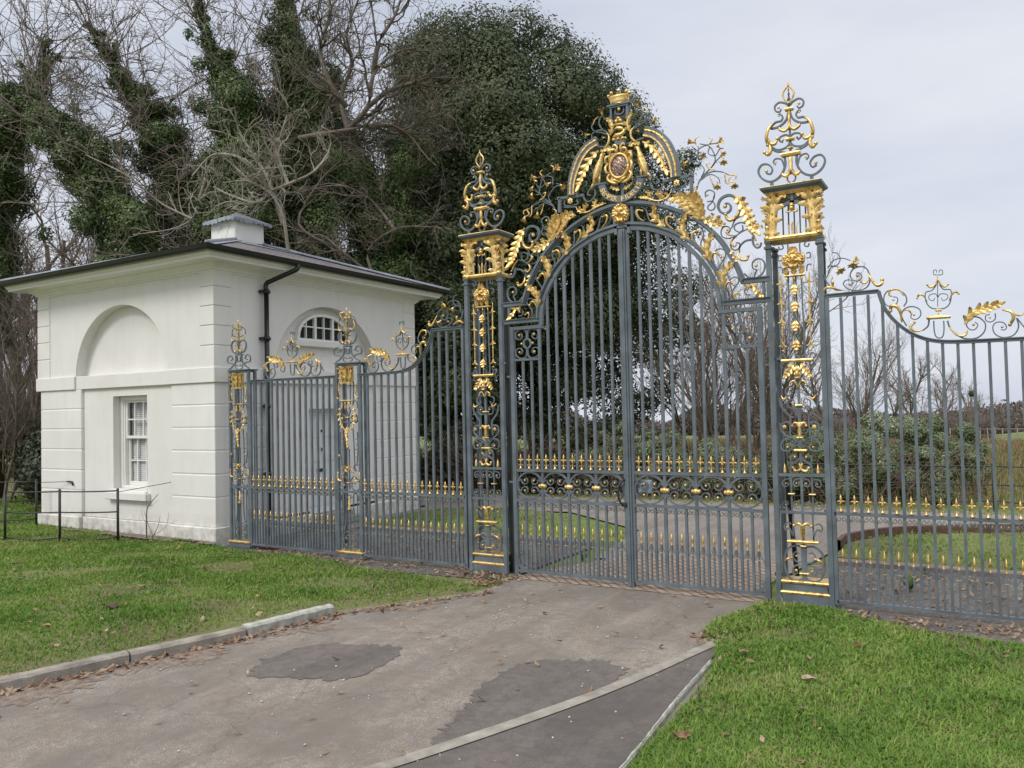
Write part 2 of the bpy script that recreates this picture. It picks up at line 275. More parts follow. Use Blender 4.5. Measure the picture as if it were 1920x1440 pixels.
ORN={'over':[('l','acanthus_leaf',[(495,3562),(422,3624),(373,3701),(387,3758),(412,3795)],34,4),('l','acanthus_leaf',[(727,3393),(673,3471),(656,3552),(683,3616),(729,3644)],36,4),('l','acanthus_leaf',[(927,3170),(899,3248),(896,3326),(928,3389),(985,3420)],38,4),('l','acanthus_leaf',[(1034,2894),(1030,2966),(1046,3031),(1091,3092),(1166,3124)],38,4),('l','acanthus_leaf',[(1266,2853),(1281,2893),(1322,2889),(1362,2830),(1423,2773)],26,4),('b','scroll',[(334,3626),(309,3680),(290,3753),(249,3794),(201,3801),(175,3760),(193,3696),(244,3649)],9,9),('g','gilt_tendril',[(276,3644),(224,3682),(199,3736),(216,3764),(258,3752)],10,18),('b','scroll',[(618,3486),(595,3550),(595,3629),(573,3683),(523,3708),(486,3674),(499,3603),(554,3536),(604,3500)],9,9),('g','gilt_tendril',[(574,3523),(519,3570),(505,3622),(527,3654),(572,3634)],10,20),('b','scroll',[(842,3303),(834,3362),(863,3436),(848,3501),(804,3523),(759,3498),(762,3420),(799,3347),(842,3303)],9,9),('g','gilt_tendril',[(799,3347),(761,3401),(763,3449),(793,3474),(837,3464)],10,20),('b','scroll',[(993,3012),(998,3093),(1036,3155),(1068,3209),(1063,3257),(1016,3280),(967,3259),(946,3204),(959,3155)],9,9),('g','gilt_tendril',[(959,3145),(941,3205),(962,3241),(995,3235),(1030,3199)],10,20),('b','scroll',[(1053,2792),(1046,2869),(1082,2951),(1131,2993),(1173,2989),(1185,2950),(1151,2906),(1121,2852),(1138,2794),(1193,2756)],9,9),('g','gilt_tendril',[(1041,2860),(1072,2933),(1106,2953),(1142,2921)],10,18),('g','gilt_tendril',[(1203,2760),(1152,2793),(1149,2831),(1173,2838),(1195,2822)],10,16),('b','scroll',[(1333,2795),(1286,2762),(1184,2757),(1092,2808)],9,9),('b','scroll',[(1336,2879),(1262,2886),(1234,2856),(1251,2821),(1293,2817)],9,9),('l','acanthus_leaf',[(884,3564),(818,3646),(732,3746),(634,3830),(546,3789)],50,7),('l','acanthus_leaf',[(879,3569),(848,3651),(811,3734),(773,3808),(775,3866)],50,7),('l','acanthus_leaf',[(860,3586),(923,3553),(989,3510),(1094,3505)],30,4),('l','acanthus_leaf',[(913,3535),(943,3579),(973,3623)],20,3),('g','gilt_tendril',[(214,3890),(314,3865),(418,3824),(512,3839),(567,3910)],14,8),('l','acanthus_leaf',[(325,3858),(342,3896),(317,3940)],22,3),('l','acanthus_leaf',[(449,3829),(461,3867),(420,3908)],26,3),('l','acanthus_leaf',[(377,3840),(304,3881),(225,3889)],18,4),('l','acanthus_leaf',[(470,3826),(522,3857),(503,3900)],16,3),('b','scroll',[(1204,3684),(1168,3751),(1107,3777),(1040,3752),(1012,3689),(1036,3628),(1083,3609),(1127,3634),(1130,3676),(1105,3701),(1077,3699)],22,12),('o','boss',[(1082,3674)],20),('g','gilt_tendril',[(1200,3704),(1219,3625),(1181,3555),(1124,3536),(1092,3568),(1088,3597)],20,24),('l','acanthus_leaf',[(1178,3764),(1241,3669),(1293,3558),(1327,3468),(1352,3399),(1414,3345)],40,7),('l','acanthus_leaf',[(1314,3498),(1372,3453),(1435,3421)],18,3),('b','scroll',[(1096,3415),(1121,3449),(1098,3481),(1056,3482),(1033,3442),(1043,3393),(1095,3369),(1157,3378),(1223,3412),(1289,3436)],10,8),('g','gilt_tendril',[(1166,3386),(1119,3393),(1087,3435),(1102,3447)],10,16),('b','scroll',[(1267,3486),(1217,3503),(1165,3486),(1163,3444),(1205,3414),(1238,3434),(1235,3476)],11,9),('b','scroll',[(1180,3385),(1132,3344),(1121,3288),(1157,3250),(1205,3268),(1201,3311),(1169,3315)],11,9),('g','gilt_tendril',[(1147,3370),(1127,3325),(1154,3284),(1177,3295)],12,16),('b','scroll',[(1199,3222),(1205,3278),(1258,3323),(1327,3328)],11,16),('b','scroll',[(1328,3356),(1330,3290),(1357,3249),(1389,3255),(1404,3290)],16,12),('o','boss',[(1369,3279)],13),('g','gilt_tendril',[(1197,3231),(1193,3185),(1224,3148),(1271,3143),(1285,3174)],16,22),('b','scroll',[(1239,3019),(1275,2983),(1339,2967),(1403,3002),(1428,3064),(1416,3121),(1367,3144),(1320,3118),(1319,3062),(1355,3044)],13,9),('o','boss',[(1351,3079)],15),('b','scroll',[(1355,3044),(1335,3000),(1330,2972)],10,10),('b','scroll',[(979,3795),(958,3741),(913,3699),(926,3664),(965,3663),(983,3698),(958,3743),(909,3748)],9,9),('b','scroll',[(973,3767),(980,3824),(932,3856),(893,3838),(896,3794)],9,9),('o','boss',[(916,3810)],12),('g','gilt_tendril',[(832,3789),(824,3849),(791,3893),(836,3925)],10,6),('l','acanthus_leaf',[(826,3586),(730,3678),(671,3745)],30,3),('l','acanthus_leaf',[(980,3512),(1024,3549),(1020,3587)],24,3),('l','acanthus_leaf',[(1204,3684),(1251,3696),(1270,3730)],20,2),('g','gilt_tendril',[(1279,3428),(1324,3384),(1359,3314)],12,14),('b','scroll',[(1131,3458),(1171,3537),(1237,3566)],9,9),('l','acanthus_leaf',[(1124,3250),(1151,3190),(1186,3129)],18,3),('b','tablet_frame',[(474,4017),(623,4022),(784,4028)],24,24),('b','tablet_frame',[(752,4025),(758,3956),(761,3874)],24,24),('b','scroll',[(496,4034),(450,3952),(392,3947),(343,3997),(352,4058),(403,4064),(430,4017),(394,4003)],12,9),('b','tablet_frame',[(558,3982),(550,3935),(691,3940),(699,3993)],9,9),('b','tablet_frame',[(556,3907),(704,3924)],10,10),('F','rosette',[(619,3972)],34),('l','acanthus_leaf',[(282,4442),(375,4368),(452,4256),(506,4136),(541,4040)],36,6),('l','acanthus_leaf',[(125,4429),(186,4443),(259,4425)],22,3),('b','scroll',[(400,4210),(364,4244),(388,4289),(445,4272),(457,4200)],8,8),('b','scroll',[(513,4135),(442,4161),(441,4120),(483,4098)],8,8),('l','acanthus_leaf',[(144,4575),(124,4657),(141,4724),(187,4757)],26,4),('g','gilt_tendril',[(245,4428),(172,4491),(159,4565),(190,4615)],22,10),('b','scroll',[(167,4591),(229,4650),(311,4661),(361,4636),(367,4593)],9,9),('b','scroll',[(190,4601),(251,4631),(325,4658),(363,4706),(350,4744)],8,8),('b','scroll',[(229,4650),(275,4711),(270,4782),(233,4797),(217,4758)],8,8),('f','flower',[(383,4632),(470,4628)],26),('f','flower',[(233,4804),(237,4917)],36),('f','flower',[(212,4568),(263,4565)],18),('g','gilt_tendril',[(342,4725),(321,4771),(270,4803)],9,6),('b','scroll',[(791,3829),(844,3969),(941,4026),(1047,4014),(1125,3968)],10,7),('b','scroll',[(858,3993),(969,4082),(998,4157),(948,4273),(854,4318)],9,7),('b','scroll',[(837,4186),(839,4267),(935,4296),(1029,4291)],8,6),('b','scroll',[(969,4082),(1025,4139),(1079,4175)],7,7),('b','scroll',[(789,4195),(739,4163),(808,4158),(888,4069),(858,3993)],8,6),('b','scroll',[(843,3962),(940,4006),(1019,3959),(1037,3903)],8,6),('b','scroll',[(948,4273),(933,4209),(999,4177),(1041,4229),(1081,4235)],7,5),('f','flower',[(813,4333),(696,4362)],34),('f','flower',[(1029,4291),(1116,4308)],34),('f','flower',[(1066,4198),(1104,4137)],28),('f','flower',[(1078,4129),(1095,4039)],34),('f','flower',[(851,4204),(945,4166)],30),('f','flower',[(732,4164),(653,4096)],34),('f','flower',[(1017,3906),(1021,3812)],34),('f','flower',[(1175,3887),(1192,3798)],34),('f','flower',[(1048,4241),(1015,4274)],22),('g','gilt_tendril',[(949,4293),(977,4335),(944,4362)],10,8),('g','gilt_tendril',[(935,4296),(987,4239)],10,8),('g','gilt_tendril',[(820,4311),(814,4367),(850,4394)],10,8),('g','gilt_tendril',[(1001,4036),(942,4060),(916,4111),(956,4104)],10,8),('g','gilt_tendril',[(1125,3968),(1191,3950),(1189,3911)],10,8),('g','gilt_tendril',[(1087,4001),(1097,3900),(1129,3881)],10,8),('g','gilt_tendril',[(940,3993),(977,3893),(990,3891)],10,8),('g','gilt_tendril',[(1019,3966),(1065,3945)],10,8),('g','gilt_tendril',[(1151,3957),(1124,3908),(1175,3887)],10,8),('g','gilt_tendril',[(997,4103),(1050,4107)],10,8)],'pier':[('b','scroll',[(-8,4512),(-34,4539),(-85,4557),(-125,4529),(-119,4485),(-85,4470),(-70,4493)],13,9),('o','boss',[(-90,4508)],13),('b','scroll',[(-3,4461),(-29,4383),(-96,4334),(-171,4334),(-127,4379),(-75,4384),(-59,4416),(-80,4447),(-101,4441)],15,9),('o','boss',[(-90,4430)],9),('g','gilt_tendril',[(-125,4379),(-178,4327),(-203,4246),(-196,4179)],13,22),('g','gilt_tendril',[(-192,4244),(-175,4192),(-133,4180),(-109,4222)],16,20),('g','gilt_tendril',[(-198,4201),(-172,4142),(-191,4092),(-224,4114)],20,24),('b','scroll',[(-185,4177),(-138,4120),(-45,4085)],15,13),('b','scroll',[(6,4218),(-35,4247),(-86,4236),(-93,4203),(-64,4184)],12,9),('o','boss',[(-62,4202)],11),('b','scroll',[(6,4182),(-35,4133),(-112,4123),(-178,4171)],13,11),('g','gilt_tendril',[(3,4429),(-3,4324),(-40,4283),(-84,4303),(-86,4325)],18,18),('b','scroll',[(-54,4051),(-51,3965),(-98,3877),(-181,3840),(-260,3882),(-292,3953),(-260,4009),(-202,4003),(-166,3956),(-183,3913),(-221,3925)],15,10),('o','boss',[(-217,3943)],15),('b','scroll',[(-58,3955),(-82,4027),(-133,4044),(-155,4016),(-134,3987)],11,8),('o','boss',[(-130,4008)],9),('g','gilt_tendril',[(6,4045),(1,3940),(-31,3873),(-67,3877),(-75,3899)],20,20),('g','spearhead',[(1,4731),(-7,4688),(-46,4632),(-39,4577),(-3,4532)],8,12),('b','scroll',[(12,3895),(-31,3871),(-33,3828),(-10,3803)],10,10),('l','acanthus_leaf',[(-188,3289),(-180,3390),(-170,3539),(-156,3645),(-150,3714)],61,6),('l','acanthus_leaf',[(-151,3611),(-109,3680),(-36,3680)],22,3),('l','acanthus_leaf',[(-171,3615),(-213,3675),(-271,3684)],22,3),('l','acanthus_leaf',[(-177,3433),(-214,3545),(-272,3576)],24,4),('b','scroll',[(-78,3601),(-37,3621),(20,3623)],22,22),('g','gilt_tendril',[(-38,3318),(-32,3391),(-53,3448)],8,5),('g','gilt_tendril',[(-7,3314),(-7,3420),(4,3450)],8,5),('b','shaft_bar',[(-56,3000),(-61,2585),(-67,2203)],9,9),('b','shaft_bar',[(-8,2952),(-12,2581),(-18,2201)],9,9),('g','candelabrum',[(-130,2997),(-125,2836),(-121,2643),(-121,2312)],10,10),('g','gilt_tendril',[(-124,2932),(-135,2890),(-163,2888)],9,9),('g','gilt_tendril',[(-124,2932),(-111,2888),(-80,2876)],9,9),('o','boss',[(-122,2841)],11),('g','gilt_tendril',[(-123,2750),(-135,2708),(-162,2705)],9,9),('g','gilt_tendril',[(-123,2750),(-110,2706),(-80,2695)],9,9),('o','boss',[(-121,2659)],11),('g','gilt_tendril',[(-123,2579),(-134,2537),(-161,2534)],9,9),('g','gilt_tendril',[(-123,2579),(-110,2535),(-79,2525)],9,9),('o','boss',[(-120,2488)],11),('g','gilt_tendril',[(-121,2366),(-133,2324),(-160,2320)],9,9),('g','gilt_tendril',[(-121,2366),(-108,2322),(-78,2312)],9,9),('o','boss',[(-119,2275)],11),('l','acanthus_leaf',[(-34,2159),(-61,2107),(-93,2056),(-125,2031)],24,4),('b','scroll',[(-99,2194),(-123,2249),(-154,2229),(-135,2196)],8,8),('b','scroll',[(-94,2173),(-130,2174),(-152,2144),(-127,2121)],8,8),('b','scroll',[(-142,3267),(-111,3258),(-92,3218),(-123,3205),(-133,3233)],8,8),('b','scroll',[(-65,3257),(-51,3223),(-62,3032)],8,8),('b','scroll',[(-149,3042),(-113,3038),(-105,2984)],7,7),('b','scroll',[(-105,3144),(-136,3148),(-137,3105),(-106,3102)],7,7),('b','scroll',[(2,1999),(-50,1959),(-102,1940),(-114,1897),(-84,1865),(-58,1896)],10,8),('b','shaft_bar',[(2,1999),(-5,1852)],12,12),('b','scroll',[(11,1792),(-48,1751),(-94,1773),(-93,1822),(-51,1835),(-39,1800)],9,7),('o','boss',[(-59,1805)],9),('b','shaft_bar',[(11,1789),(5,1645)],12,12),('b','scroll',[(-167,1852),(-156,1774),(-110,1710),(-80,1667),(-86,1519)],12,10),('g','gilt_tendril',[(-152,1873),(-126,1837),(-98,1851)],8,14),('b','scroll',[(-82,1625),(-120,1632),(-162,1604),(-161,1548),(-97,1491),(-38,1456),(-4,1386)],11,10),('F','rosette',[(-128,1586)],20),('b','scroll',[(-25,1428),(-71,1470),(-132,1477),(-168,1428),(-159,1378),(-102,1372),(-73,1407),(-100,1431)],11,8),('o','boss',[(-110,1404)],11),('g','gilt_tendril',[(8,1498),(-2,1582),(-38,1624),(-60,1596)],12,16),('b','scroll',[(6,1365),(-12,1302),(-65,1260),(-90,1231),(-93,1154)],11,9),('b','scroll',[(-89,1259),(-87,1315),(-55,1337),(-36,1316)],8,8),('o','boss',[(-49,1316)],12),('g','gilt_tendril',[(13,1261),(-6,1205),(-47,1190),(-69,1220)],14,18),('s','spike',[(-143,1160),(-141,1258)],16),('b','scroll',[(-104,1119),(-148,1110),(-168,1075),(-147,1047),(-117,1062),(-124,1087)],7,6),('o','boss',[(-135,1076)],8),('b','scroll',[(-114,845),(-157,850),(-175,884),(-152,913),(-122,901),(-132,875)],7,6),('o','boss',[(-142,886)],8),('b','scroll',[(-11,1121),(-54,1113),(-74,1077),(-53,1050),(-23,1065),(-30,1090)],7,6),('o','boss',[(-42,1078)],8),('b','scroll',[(-20,849),(-63,854),(-81,888),(-58,917),(-29,904),(-38,879)],7,6),('o','boss',[(-48,890)],8),('b','shaft_bar',[(-89,1147),(-91,979),(-91,818)],10,10),('t','gilt_collar',[(-111,982),(-68,984)],12),('b','shaft_bar',[(-84,804),(-87,574)],9,9),('b','scroll',[(-103,712),(-138,722),(-164,688),(-148,654),(-116,667),(-82,581)],8,8),('o','boss',[(-140,682)],9),('g','gilt_tendril',[(8,587),(8,677),(-30,723),(-74,703)],12,20),('b','scroll',[(9,504),(-78,519),(-147,472),(-171,372),(-154,262),(-101,211),(-27,224),(2,289),(-17,336),(-70,345),(-101,308),(-93,267),(-59,277)],13,9),('o','boss',[(-69,300)],14),('b','scroll',[(0,427),(-22,377),(-69,380),(-97,420),(-73,463),(-40,452)],10,7),('o','boss',[(-64,429)],10),('g','gilt_tendril',[(-171,372),(-136,403),(-101,412)],10,16),('b','shaft_bar',[(17,532),(11,214)],12,12)],'small':[('g','gilt_tendril',[(-22,3066),(-86,3045),(-66,2991)],8,14),('b','scroll',[(-32,2883),(-117,2907),(-130,2970),(-76,3009),(-32,2971)],8,6),('g','gilt_tendril',[(-38,2858),(-109,2836),(-134,2891),(-114,2951)],12,8),('b','scroll',[(-16,2647),(-118,2688),(-148,2778),(-98,2832),(-29,2813),(-21,2760)],14,9),('g','gilt_tendril',[(-5,2707),(-60,2676),(-81,2712)],10,12),('o','boss',[(-55,2777)],13),('b','scroll',[(-56,2623),(-68,2537),(-129,2479),(-202,2442)],14,10),('b','scroll',[(-93,2503),(-150,2524),(-220,2536),(-226,2598),(-168,2630),(-123,2583),(-171,2563)],12,8),('b','scroll',[(-14,2481),(-59,2493),(-73,2458),(-34,2444)],9,7),('b','scroll',[(-34,2613),(-28,2552),(1,2541)],12,10),('b','shaft_bar',[(-89,2189),(-81,1911)],8,8),('b','shaft_bar',[(-38,2188),(-31,1910)],8,8),('g','gilt_drop',[(-130,2191),(-147,2122),(-125,1999)],14,10),('o','boss',[(-140,2087)],14),('g','gilt_tendril',[(-113,2034),(-148,1983),(-178,1997)],8,10),('b','scroll',[(-68,1894),(-90,1946),(-137,1939),(-149,1861)],8,8),('l','acanthus_leaf',[(-114,1886),(-128,1791),(-115,1686),(-35,1582)],17,5),('b','scroll',[(-11,1668),(-57,1694),(-127,1686),(-150,1739),(-103,1782),(-50,1755),(-69,1717)],12,9),('o','boss',[(-92,1735)],15),('b','scroll',[(-33,1841),(-11,1772),(-5,1616)],10,8),('b','shaft_bar',[(-69,1608),(-83,1357),(-91,1080)],8,8),('b','shaft_bar',[(-139,1565),(-145,1357),(-123,1149)],6,6),('b','scroll',[(-105,1478),(-163,1478),(-168,1426),(-117,1417)],7,7),('b','scroll',[(-106,1348),(-159,1348),(-163,1391),(-122,1395)],7,7),('F','rosette',[(-141,1270)],18),('b','scroll',[(-165,1148),(-107,1158),(-73,1124),(-119,1080)],8,8),('g','gilt_tendril',[(-177,1070),(-177,974),(-108,959),(-96,1011)],16,14),('b','scroll',[(-4,944),(-73,1011),(-154,957),(-177,887),(-107,838),(-38,874),(-50,934),(-101,924)],11,8),('o','boss',[(-78,904)],12),('g','gilt_tendril',[(-15,1064),(-54,1081),(-78,1046)],10,14),('b','scroll',[(-141,713),(-130,783),(-73,802),(-61,716),(-67,475),(-94,335)],9,9),('b','scroll',[(-45,760),(-15,744),(-15,787)],7,7),('b','shaft_bar',[(-123,783),(-120,110)],7,7),('b','scroll',[(-6,306),(-59,329),(-105,283),(-104,180),(-81,112),(-12,109)],9,9),('b','scroll',[(-6,281),(-59,286),(-82,241),(-36,236)],7,7),('b','scroll',[(-6,152),(-58,140),(-81,173),(-42,187)],7,7),('o','boss',[(-52,255)],7),('o','boss',[(-51,163)],7)],'crest':[('b','scroll',[(2304,2870),(2312,2839),(2283,2787),(2218,2768),(2144,2785),(2099,2830),(2114,2864),(2156,2865),(2172,2833),(2150,2813)],10,7),('o','boss',[(2146,2828)],9),('b','scroll',[(2314,2889),(2289,2951),(2243,2974),(2187,2962),(2156,2915),(2175,2863),(2221,2853),(2250,2885),(2232,2919),(2205,2920)],11,8),('o','boss',[(2215,2897)],14),('g','gilt_tendril',[(2301,2910),(2331,2842),(2370,2793),(2406,2805),(2412,2839)],14,30),('g','gilt_tendril',[(2313,2849),(2275,2823),(2244,2841)],10,22),('g','gilt_tendril',[(1933,2785),(1965,2813),(2013,2808),(2078,2782)],26,14),('g','gilt_tendril',[(2013,2818),(2014,2859),(2006,2880)],22,14),('b','scroll',[(1940,2938),(1962,2864),(2022,2797),(2088,2781)],12,9),('b','scroll',[(1968,2915),(1990,2984),(2038,2999),(2071,2985)],8,8),('b','scroll',[(1971,2986),(2021,3052),(2097,3064),(2162,3036)],8,8),('b','scroll',[(1971,3007),(2048,3008),(2078,3056),(2061,3109),(2014,3125)],8,8),('f','flower',[(2066,2976),(2102,2916)],40),('f','flower',[(2180,3014),(2187,2957)],40),('f','flower',[(2189,3023),(2246,3036)],34),('b','scroll',[(2568,2598),(2592,2645),(2576,2705),(2516,2748),(2444,2737),(2416,2680),(2432,2624),(2476,2608),(2517,2632),(2521,2675),(2487,2688)],11,7),('o','boss',[(2491,2659)],10),('g','gilt_tendril',[(2576,2685),(2534,2743),(2472,2744),(2461,2706),(2483,2689)],14,16),('b','scroll',[(2584,2431),(2552,2502),(2553,2550),(2590,2586),(2642,2590),(2689,2559),(2691,2510),(2656,2482),(2620,2496),(2623,2530)],12,7),('o','boss',[(2644,2519)],10),('g','gilt_tendril',[(2550,2463),(2544,2541),(2520,2597),(2476,2606),(2466,2567)],18,30),('g','gilt_tendril',[(2567,2559),(2598,2566),(2627,2530)],10,14),('b','scroll',[(2754,2471),(2744,2419),(2704,2384)],14,10),('b','scroll',[(2888,2452),(2907,2388),(2955,2333),(3011,2296),(3092,2296),(3146,2343),(3156,2408),(3122,2457)],14,9),('g','gilt_tendril',[(2704,2384),(2644,2383),(2615,2419),(2646,2455)],14,20),('g','gilt_tendril',[(2899,2398),(2954,2328),(3012,2324),(3030,2370)],14,16),('b','scroll',[(2788,2459),(2789,2378),(2800,2329),(2825,2313),(2850,2326),(2861,2382),(2861,2454)],10,10),('t','urn_stand',[(2742,2487),(2906,2482)],22),('b','urn',[(2825,2552),(2770,2571),(2738,2622),(2736,2699),(2784,2714),(2819,2759)],10,7),('b','urn',[(2825,2552),(2880,2562),(2914,2606),(2922,2701),(2868,2715),(2840,2757)],10,7),('b','urn',[(2821,2576),(2829,2806)],6,6),('b','urn',[(2824,2653),(2808,2683),(2765,2677),(2760,2644),(2789,2627),(2803,2650)],7,5),('b','urn',[(2826,2653),(2846,2679),(2892,2670),(2895,2637),(2861,2623),(2849,2648)],7,5),('g','urn_handle',[(2746,2621),(2722,2672),(2689,2684),(2672,2657)],9,18),('g','urn_handle',[(2906,2612),(2929,2662),(2954,2683),(2979,2667)],9,18),('g','urn_lid',[(2829,2806),(2811,2759),(2776,2739),(2751,2761)],12,16),('g','urn_lid',[(2831,2805),(2849,2756),(2877,2734),(2903,2750)],12,16),('t','urn_foot',[(2807,2544),(2845,2541)],14),('t','urn_foot',[(2802,2496),(2848,2496)],12),('g','urn_foot',[(2826,2542),(2824,2495)],20,20),('g','urn_lid',[(2828,2844),(2827,2796)],14,14),('b','urn_lid',[(2826,2839),(2801,2847),(2802,2880),(2823,2878),(2823,2859)],6,5),('b','urn_lid',[(2826,2839),(2864,2840),(2865,2874),(2844,2876),(2844,2857)],6,5),('l','acanthus_leaf',[(3015,2409),(3050,2482),(3124,2522),(3213,2543),(3308,2572)],34,6),('l','acanthus_leaf',[(3181,2536),(3229,2551),(3242,2587)],18,3),('b','scroll',[(3122,2457),(3082,2470),(3040,2445),(3023,2408),(3046,2369),(3082,2367),(3104,2402),(3085,2427)],10,7),('o','boss',[(3073,2405)],11),('b','scroll',[(3227,2486),(3225,2440),(3192,2419),(3161,2435),(3162,2473),(3191,2480)],9,6),('o','boss',[(3190,2454)],9),('g','gilt_tendril',[(3275,2510),(3336,2486),(3350,2439),(3325,2386)],18,26),('g','gilt_tendril',[(3329,2487),(3389,2455),(3422,2470)],14,10),('b','scroll',[(3373,2438),(3382,2364),(3345,2302),(3275,2288),(3221,2320),(3207,2376),(3232,2412),(3279,2408),(3301,2370),(3285,2348),(3261,2354)],11,7),('o','boss',[(3271,2372)],10),('b','scroll',[(3373,2438),(3431,2342)],9,9)]}
# ------------------------------------------------------------------ ironwork
IR, GO = M['iron'], M['gold']
def tongue(mb, p0, d0, d1, L, w, y, lift, mat=0):
    """one rounded lobe of a carved leaf, hollowed along its middle and rolled at the tip"""
    n = 8; t = np.linspace(0, 1, n); P = [np.array(p0, float)]
    for i in range(n-1):
        u = (i+.5)/(n-1); d = np.array(d0)*(1-u)+np.array(d1)*u; d = d/(np.linalg.norm(d)+1e-9); P.append(P[-1]+d*L/(n-1))
    P = np.array(P); T = np.gradient(P, axis=0); T /= np.linalg.norm(T, axis=1)[:, None]+1e-9; Nn = np.stack([-T[:, 1], T[:, 0]], 1)
    ww = w*np.array([.55, .72, .88, 1.0, 1.08, 1.02, .78, .28]); G = np.zeros((n, 5, 3))
    for j, u in enumerate((-1, -.5, 0, .5, 1)):
        G[:, j, 0] = P[:, 0]+Nn[:, 0]*ww*u; G[:, j, 2] = P[:, 1]+Nn[:, 1]*ww*u
        G[:, j, 1] = y-lift*np.sin(pi*.5*t)-w*.34*(1-abs(u))*(.5+.5*t)+w*.30*(u == 0)*(1-t*.6)-w*.8*np.clip((t-.7)/.3, 0, 1)**2
    mb.grid(G, mat); B = G.copy(); B[..., 1] = np.maximum(G[..., 1]+.004, y-lift*.3); mb.grid(B, mat, True, True)
    for cc in (0, -1): mb.grid(np.stack([G[:, cc], B[:, cc]], 1), mat, True)
def leaf_geo(mb, spine, hw, k, y=-.02, relief=1.0, mat=0, thick=.006, fan=False):
    """carved acanthus leaf: overlapping lobes springing from a raised midrib"""
    sp = spline(spine, 6); L = np.r_[0, np.cumsum(np.linalg.norm(np.diff(sp, axis=0), axis=1))]; Lt = L[-1]
    f = lambda t: np.array([np.interp(t*Lt, L, sp[:, i]) for i in (0, 1)])
    k = 3 if fan else max(2, k-1); nb = 16; tb = np.linspace(0, .96, nb); Pb = np.array([f(t) for t in tb]); Tb = np.gradient(Pb, axis=0); Tb /= np.linalg.norm(Tb, axis=1)[:, None]+1e-9; Nb = np.stack([-Tb[:, 1], Tb[:, 0]], 1)
    if fan: bw = hw*(.62+.12*tb)*(1-np.clip((tb-.75)/.25, 0, 1)*.6)
    else: bw = hw*.48*np.sin(pi*np.clip(tb*.86+.1, 0, 1))**.7
    G = np.zeros((nb, 7, 3))
    for j, u in enumerate(np.linspace(-1, 1, 7)):
        G[:, j, 0] = Pb[:, 0]+Nb[:, 0]*bw*u; G[:, j, 2] = Pb[:, 1]+Nb[:, 1]*bw*u; G[:, j, 1] = y-hw*(.34*(1-u*u)-.16*(u == 0)+.05*np.sin(tb*pi*2*k)*abs(u))
    mb.grid(G, mat); B = G.copy(); B[..., 1] = y+.003; mb.grid(B, mat, True, True)
    for i in range(k):
        t = .06+.76*i/k; S = f(t); T = f(t+.03)-S; T /= np.linalg.norm(T)+1e-9; Nn = np.array([-T[1], T[0]]); bi = float(np.interp(t, tb, bw))
        env = (.55+.75*t) if fan else .55+.6*math.sin(pi*min(1, (i+1.0)/(k+.4)))
        ln = hw*(2.1 if fan else 1.45)*env; w_ = (hw*.30 if fan else min(max(Lt/k*.25, hw*.22), hw*.29))*(.8+.3*env)
        for sg in (-1, 1): tongue(mb, S+Nn*sg*bi*.45, T*1.3+Nn*sg*.25, T*-.30+Nn*sg*1.0 if fan else T*.45+Nn*sg*.9, ln, w_, y-hw*.12, hw*.36*relief, mat)
    S = f(.76); T = f(.96)-S; T /= np.linalg.norm(T)+1e-9; Nn = np.array([-T[1], T[0]])
    for sg in (-1, 1): tongue(mb, S+Nn*sg*hw*.1, T+Nn*sg*.2, T*(-.2 if fan else .15)+Nn*sg*.9, hw*(1.35 if fan else .95), hw*.32, y-hw*.16, hw*.4, mat)
    tongue(mb, S, T, T, max(hw*.85, Lt*.22), hw*.33, y-hw*.22, hw*.4, mat)
def gilt_geo(mb, pts, r0, r1, y=-.015, mat=0):
    p = spline(pts, 5); k = len(p); t = np.linspace(0, 1, k)
    r = (r0+(r1-r0)*t)/2*(.75+.5*np.sin(pi*t)); r[-1] *= .35; r[0] *= .6
    P = np.stack([p[:, 0], y-.02*np.sin(pi*t)*(abs(r1-r0) > .006), p[:, 1]], 1)
    mb.tube(P, r, 7, mat)
    if r1 > r0*1.15: mb.ball((P[-1][0], y-.008, P[-1][2]), r1*.55, mat, 8)
def flower_geo(mb, base, tip, r, y=-.02, mat=0, n=6):
    b = np.array([base[0], y, base[1]]); t = np.array([tip[0], y, tip[1]]); ax = t-b; L = np.linalg.norm(ax)+1e-9; ax /= L
    L = max(L, r*1.2); ax = ax+np.array([0, -.35, 0]); ax /= np.linalg.norm(ax)
    a = np.cross(ax, (0, 1, .3)); a /= np.linalg.norm(a); c = np.cross(ax, a)
    mb.tube([b-ax*.01, b+ax*.2*L, b+ax*.4*L], [r*.16, r*.34, r*.2], 6, mat)
    for i in range(n):
        an = 2*pi*i/n+.3; d = a*cos(an)+c*sin(an); e = -a*sin(an)+c*cos(an)
        tt = np.linspace(0, 1, 6); G = np.zeros((6, 3, 3))
        for q, s_ in enumerate(tt):
            cc = b+ax*L*(.15+.75*s_-.35*s_**3)+d*r*(.15+1.0*s_**1.6); ww = r*.40*math.sin(pi*(.12+.86*s_)**.9)
            for j, uu in enumerate((-1, 0, 1)): G[q, j] = cc+e*ww*uu-d*(0 if uu else .12*r)
        mb.grid(G, mat)
def rosette_geo(mb, c, r, y=-.03, mat=0, n=6):
    for i in range(n):
        an = 2*pi*i/n+pi/2; d = np.array([cos(an), 0, sin(an)]); e = np.array([-sin(an), 0, cos(an)])
        G = np.zeros((5, 3, 3))
        for q, s_ in enumerate(np.linspace(.1, 1, 5)):
            for j, uu in enumerate((-1, 0, 1)):
                G[q, j] = np.array([c[0], y, c[1]])+d*r*s_+e*uu*r*.42*math.sin(pi*min(1, s_*.85+.12))+np.array([0, -.3*r*s_*(1-s_)-(0 if uu else .12*r), 0])
        mb.grid(G, mat)
    mb.ball((c[0], y-.01, c[1]), r*.28, mat, 8)
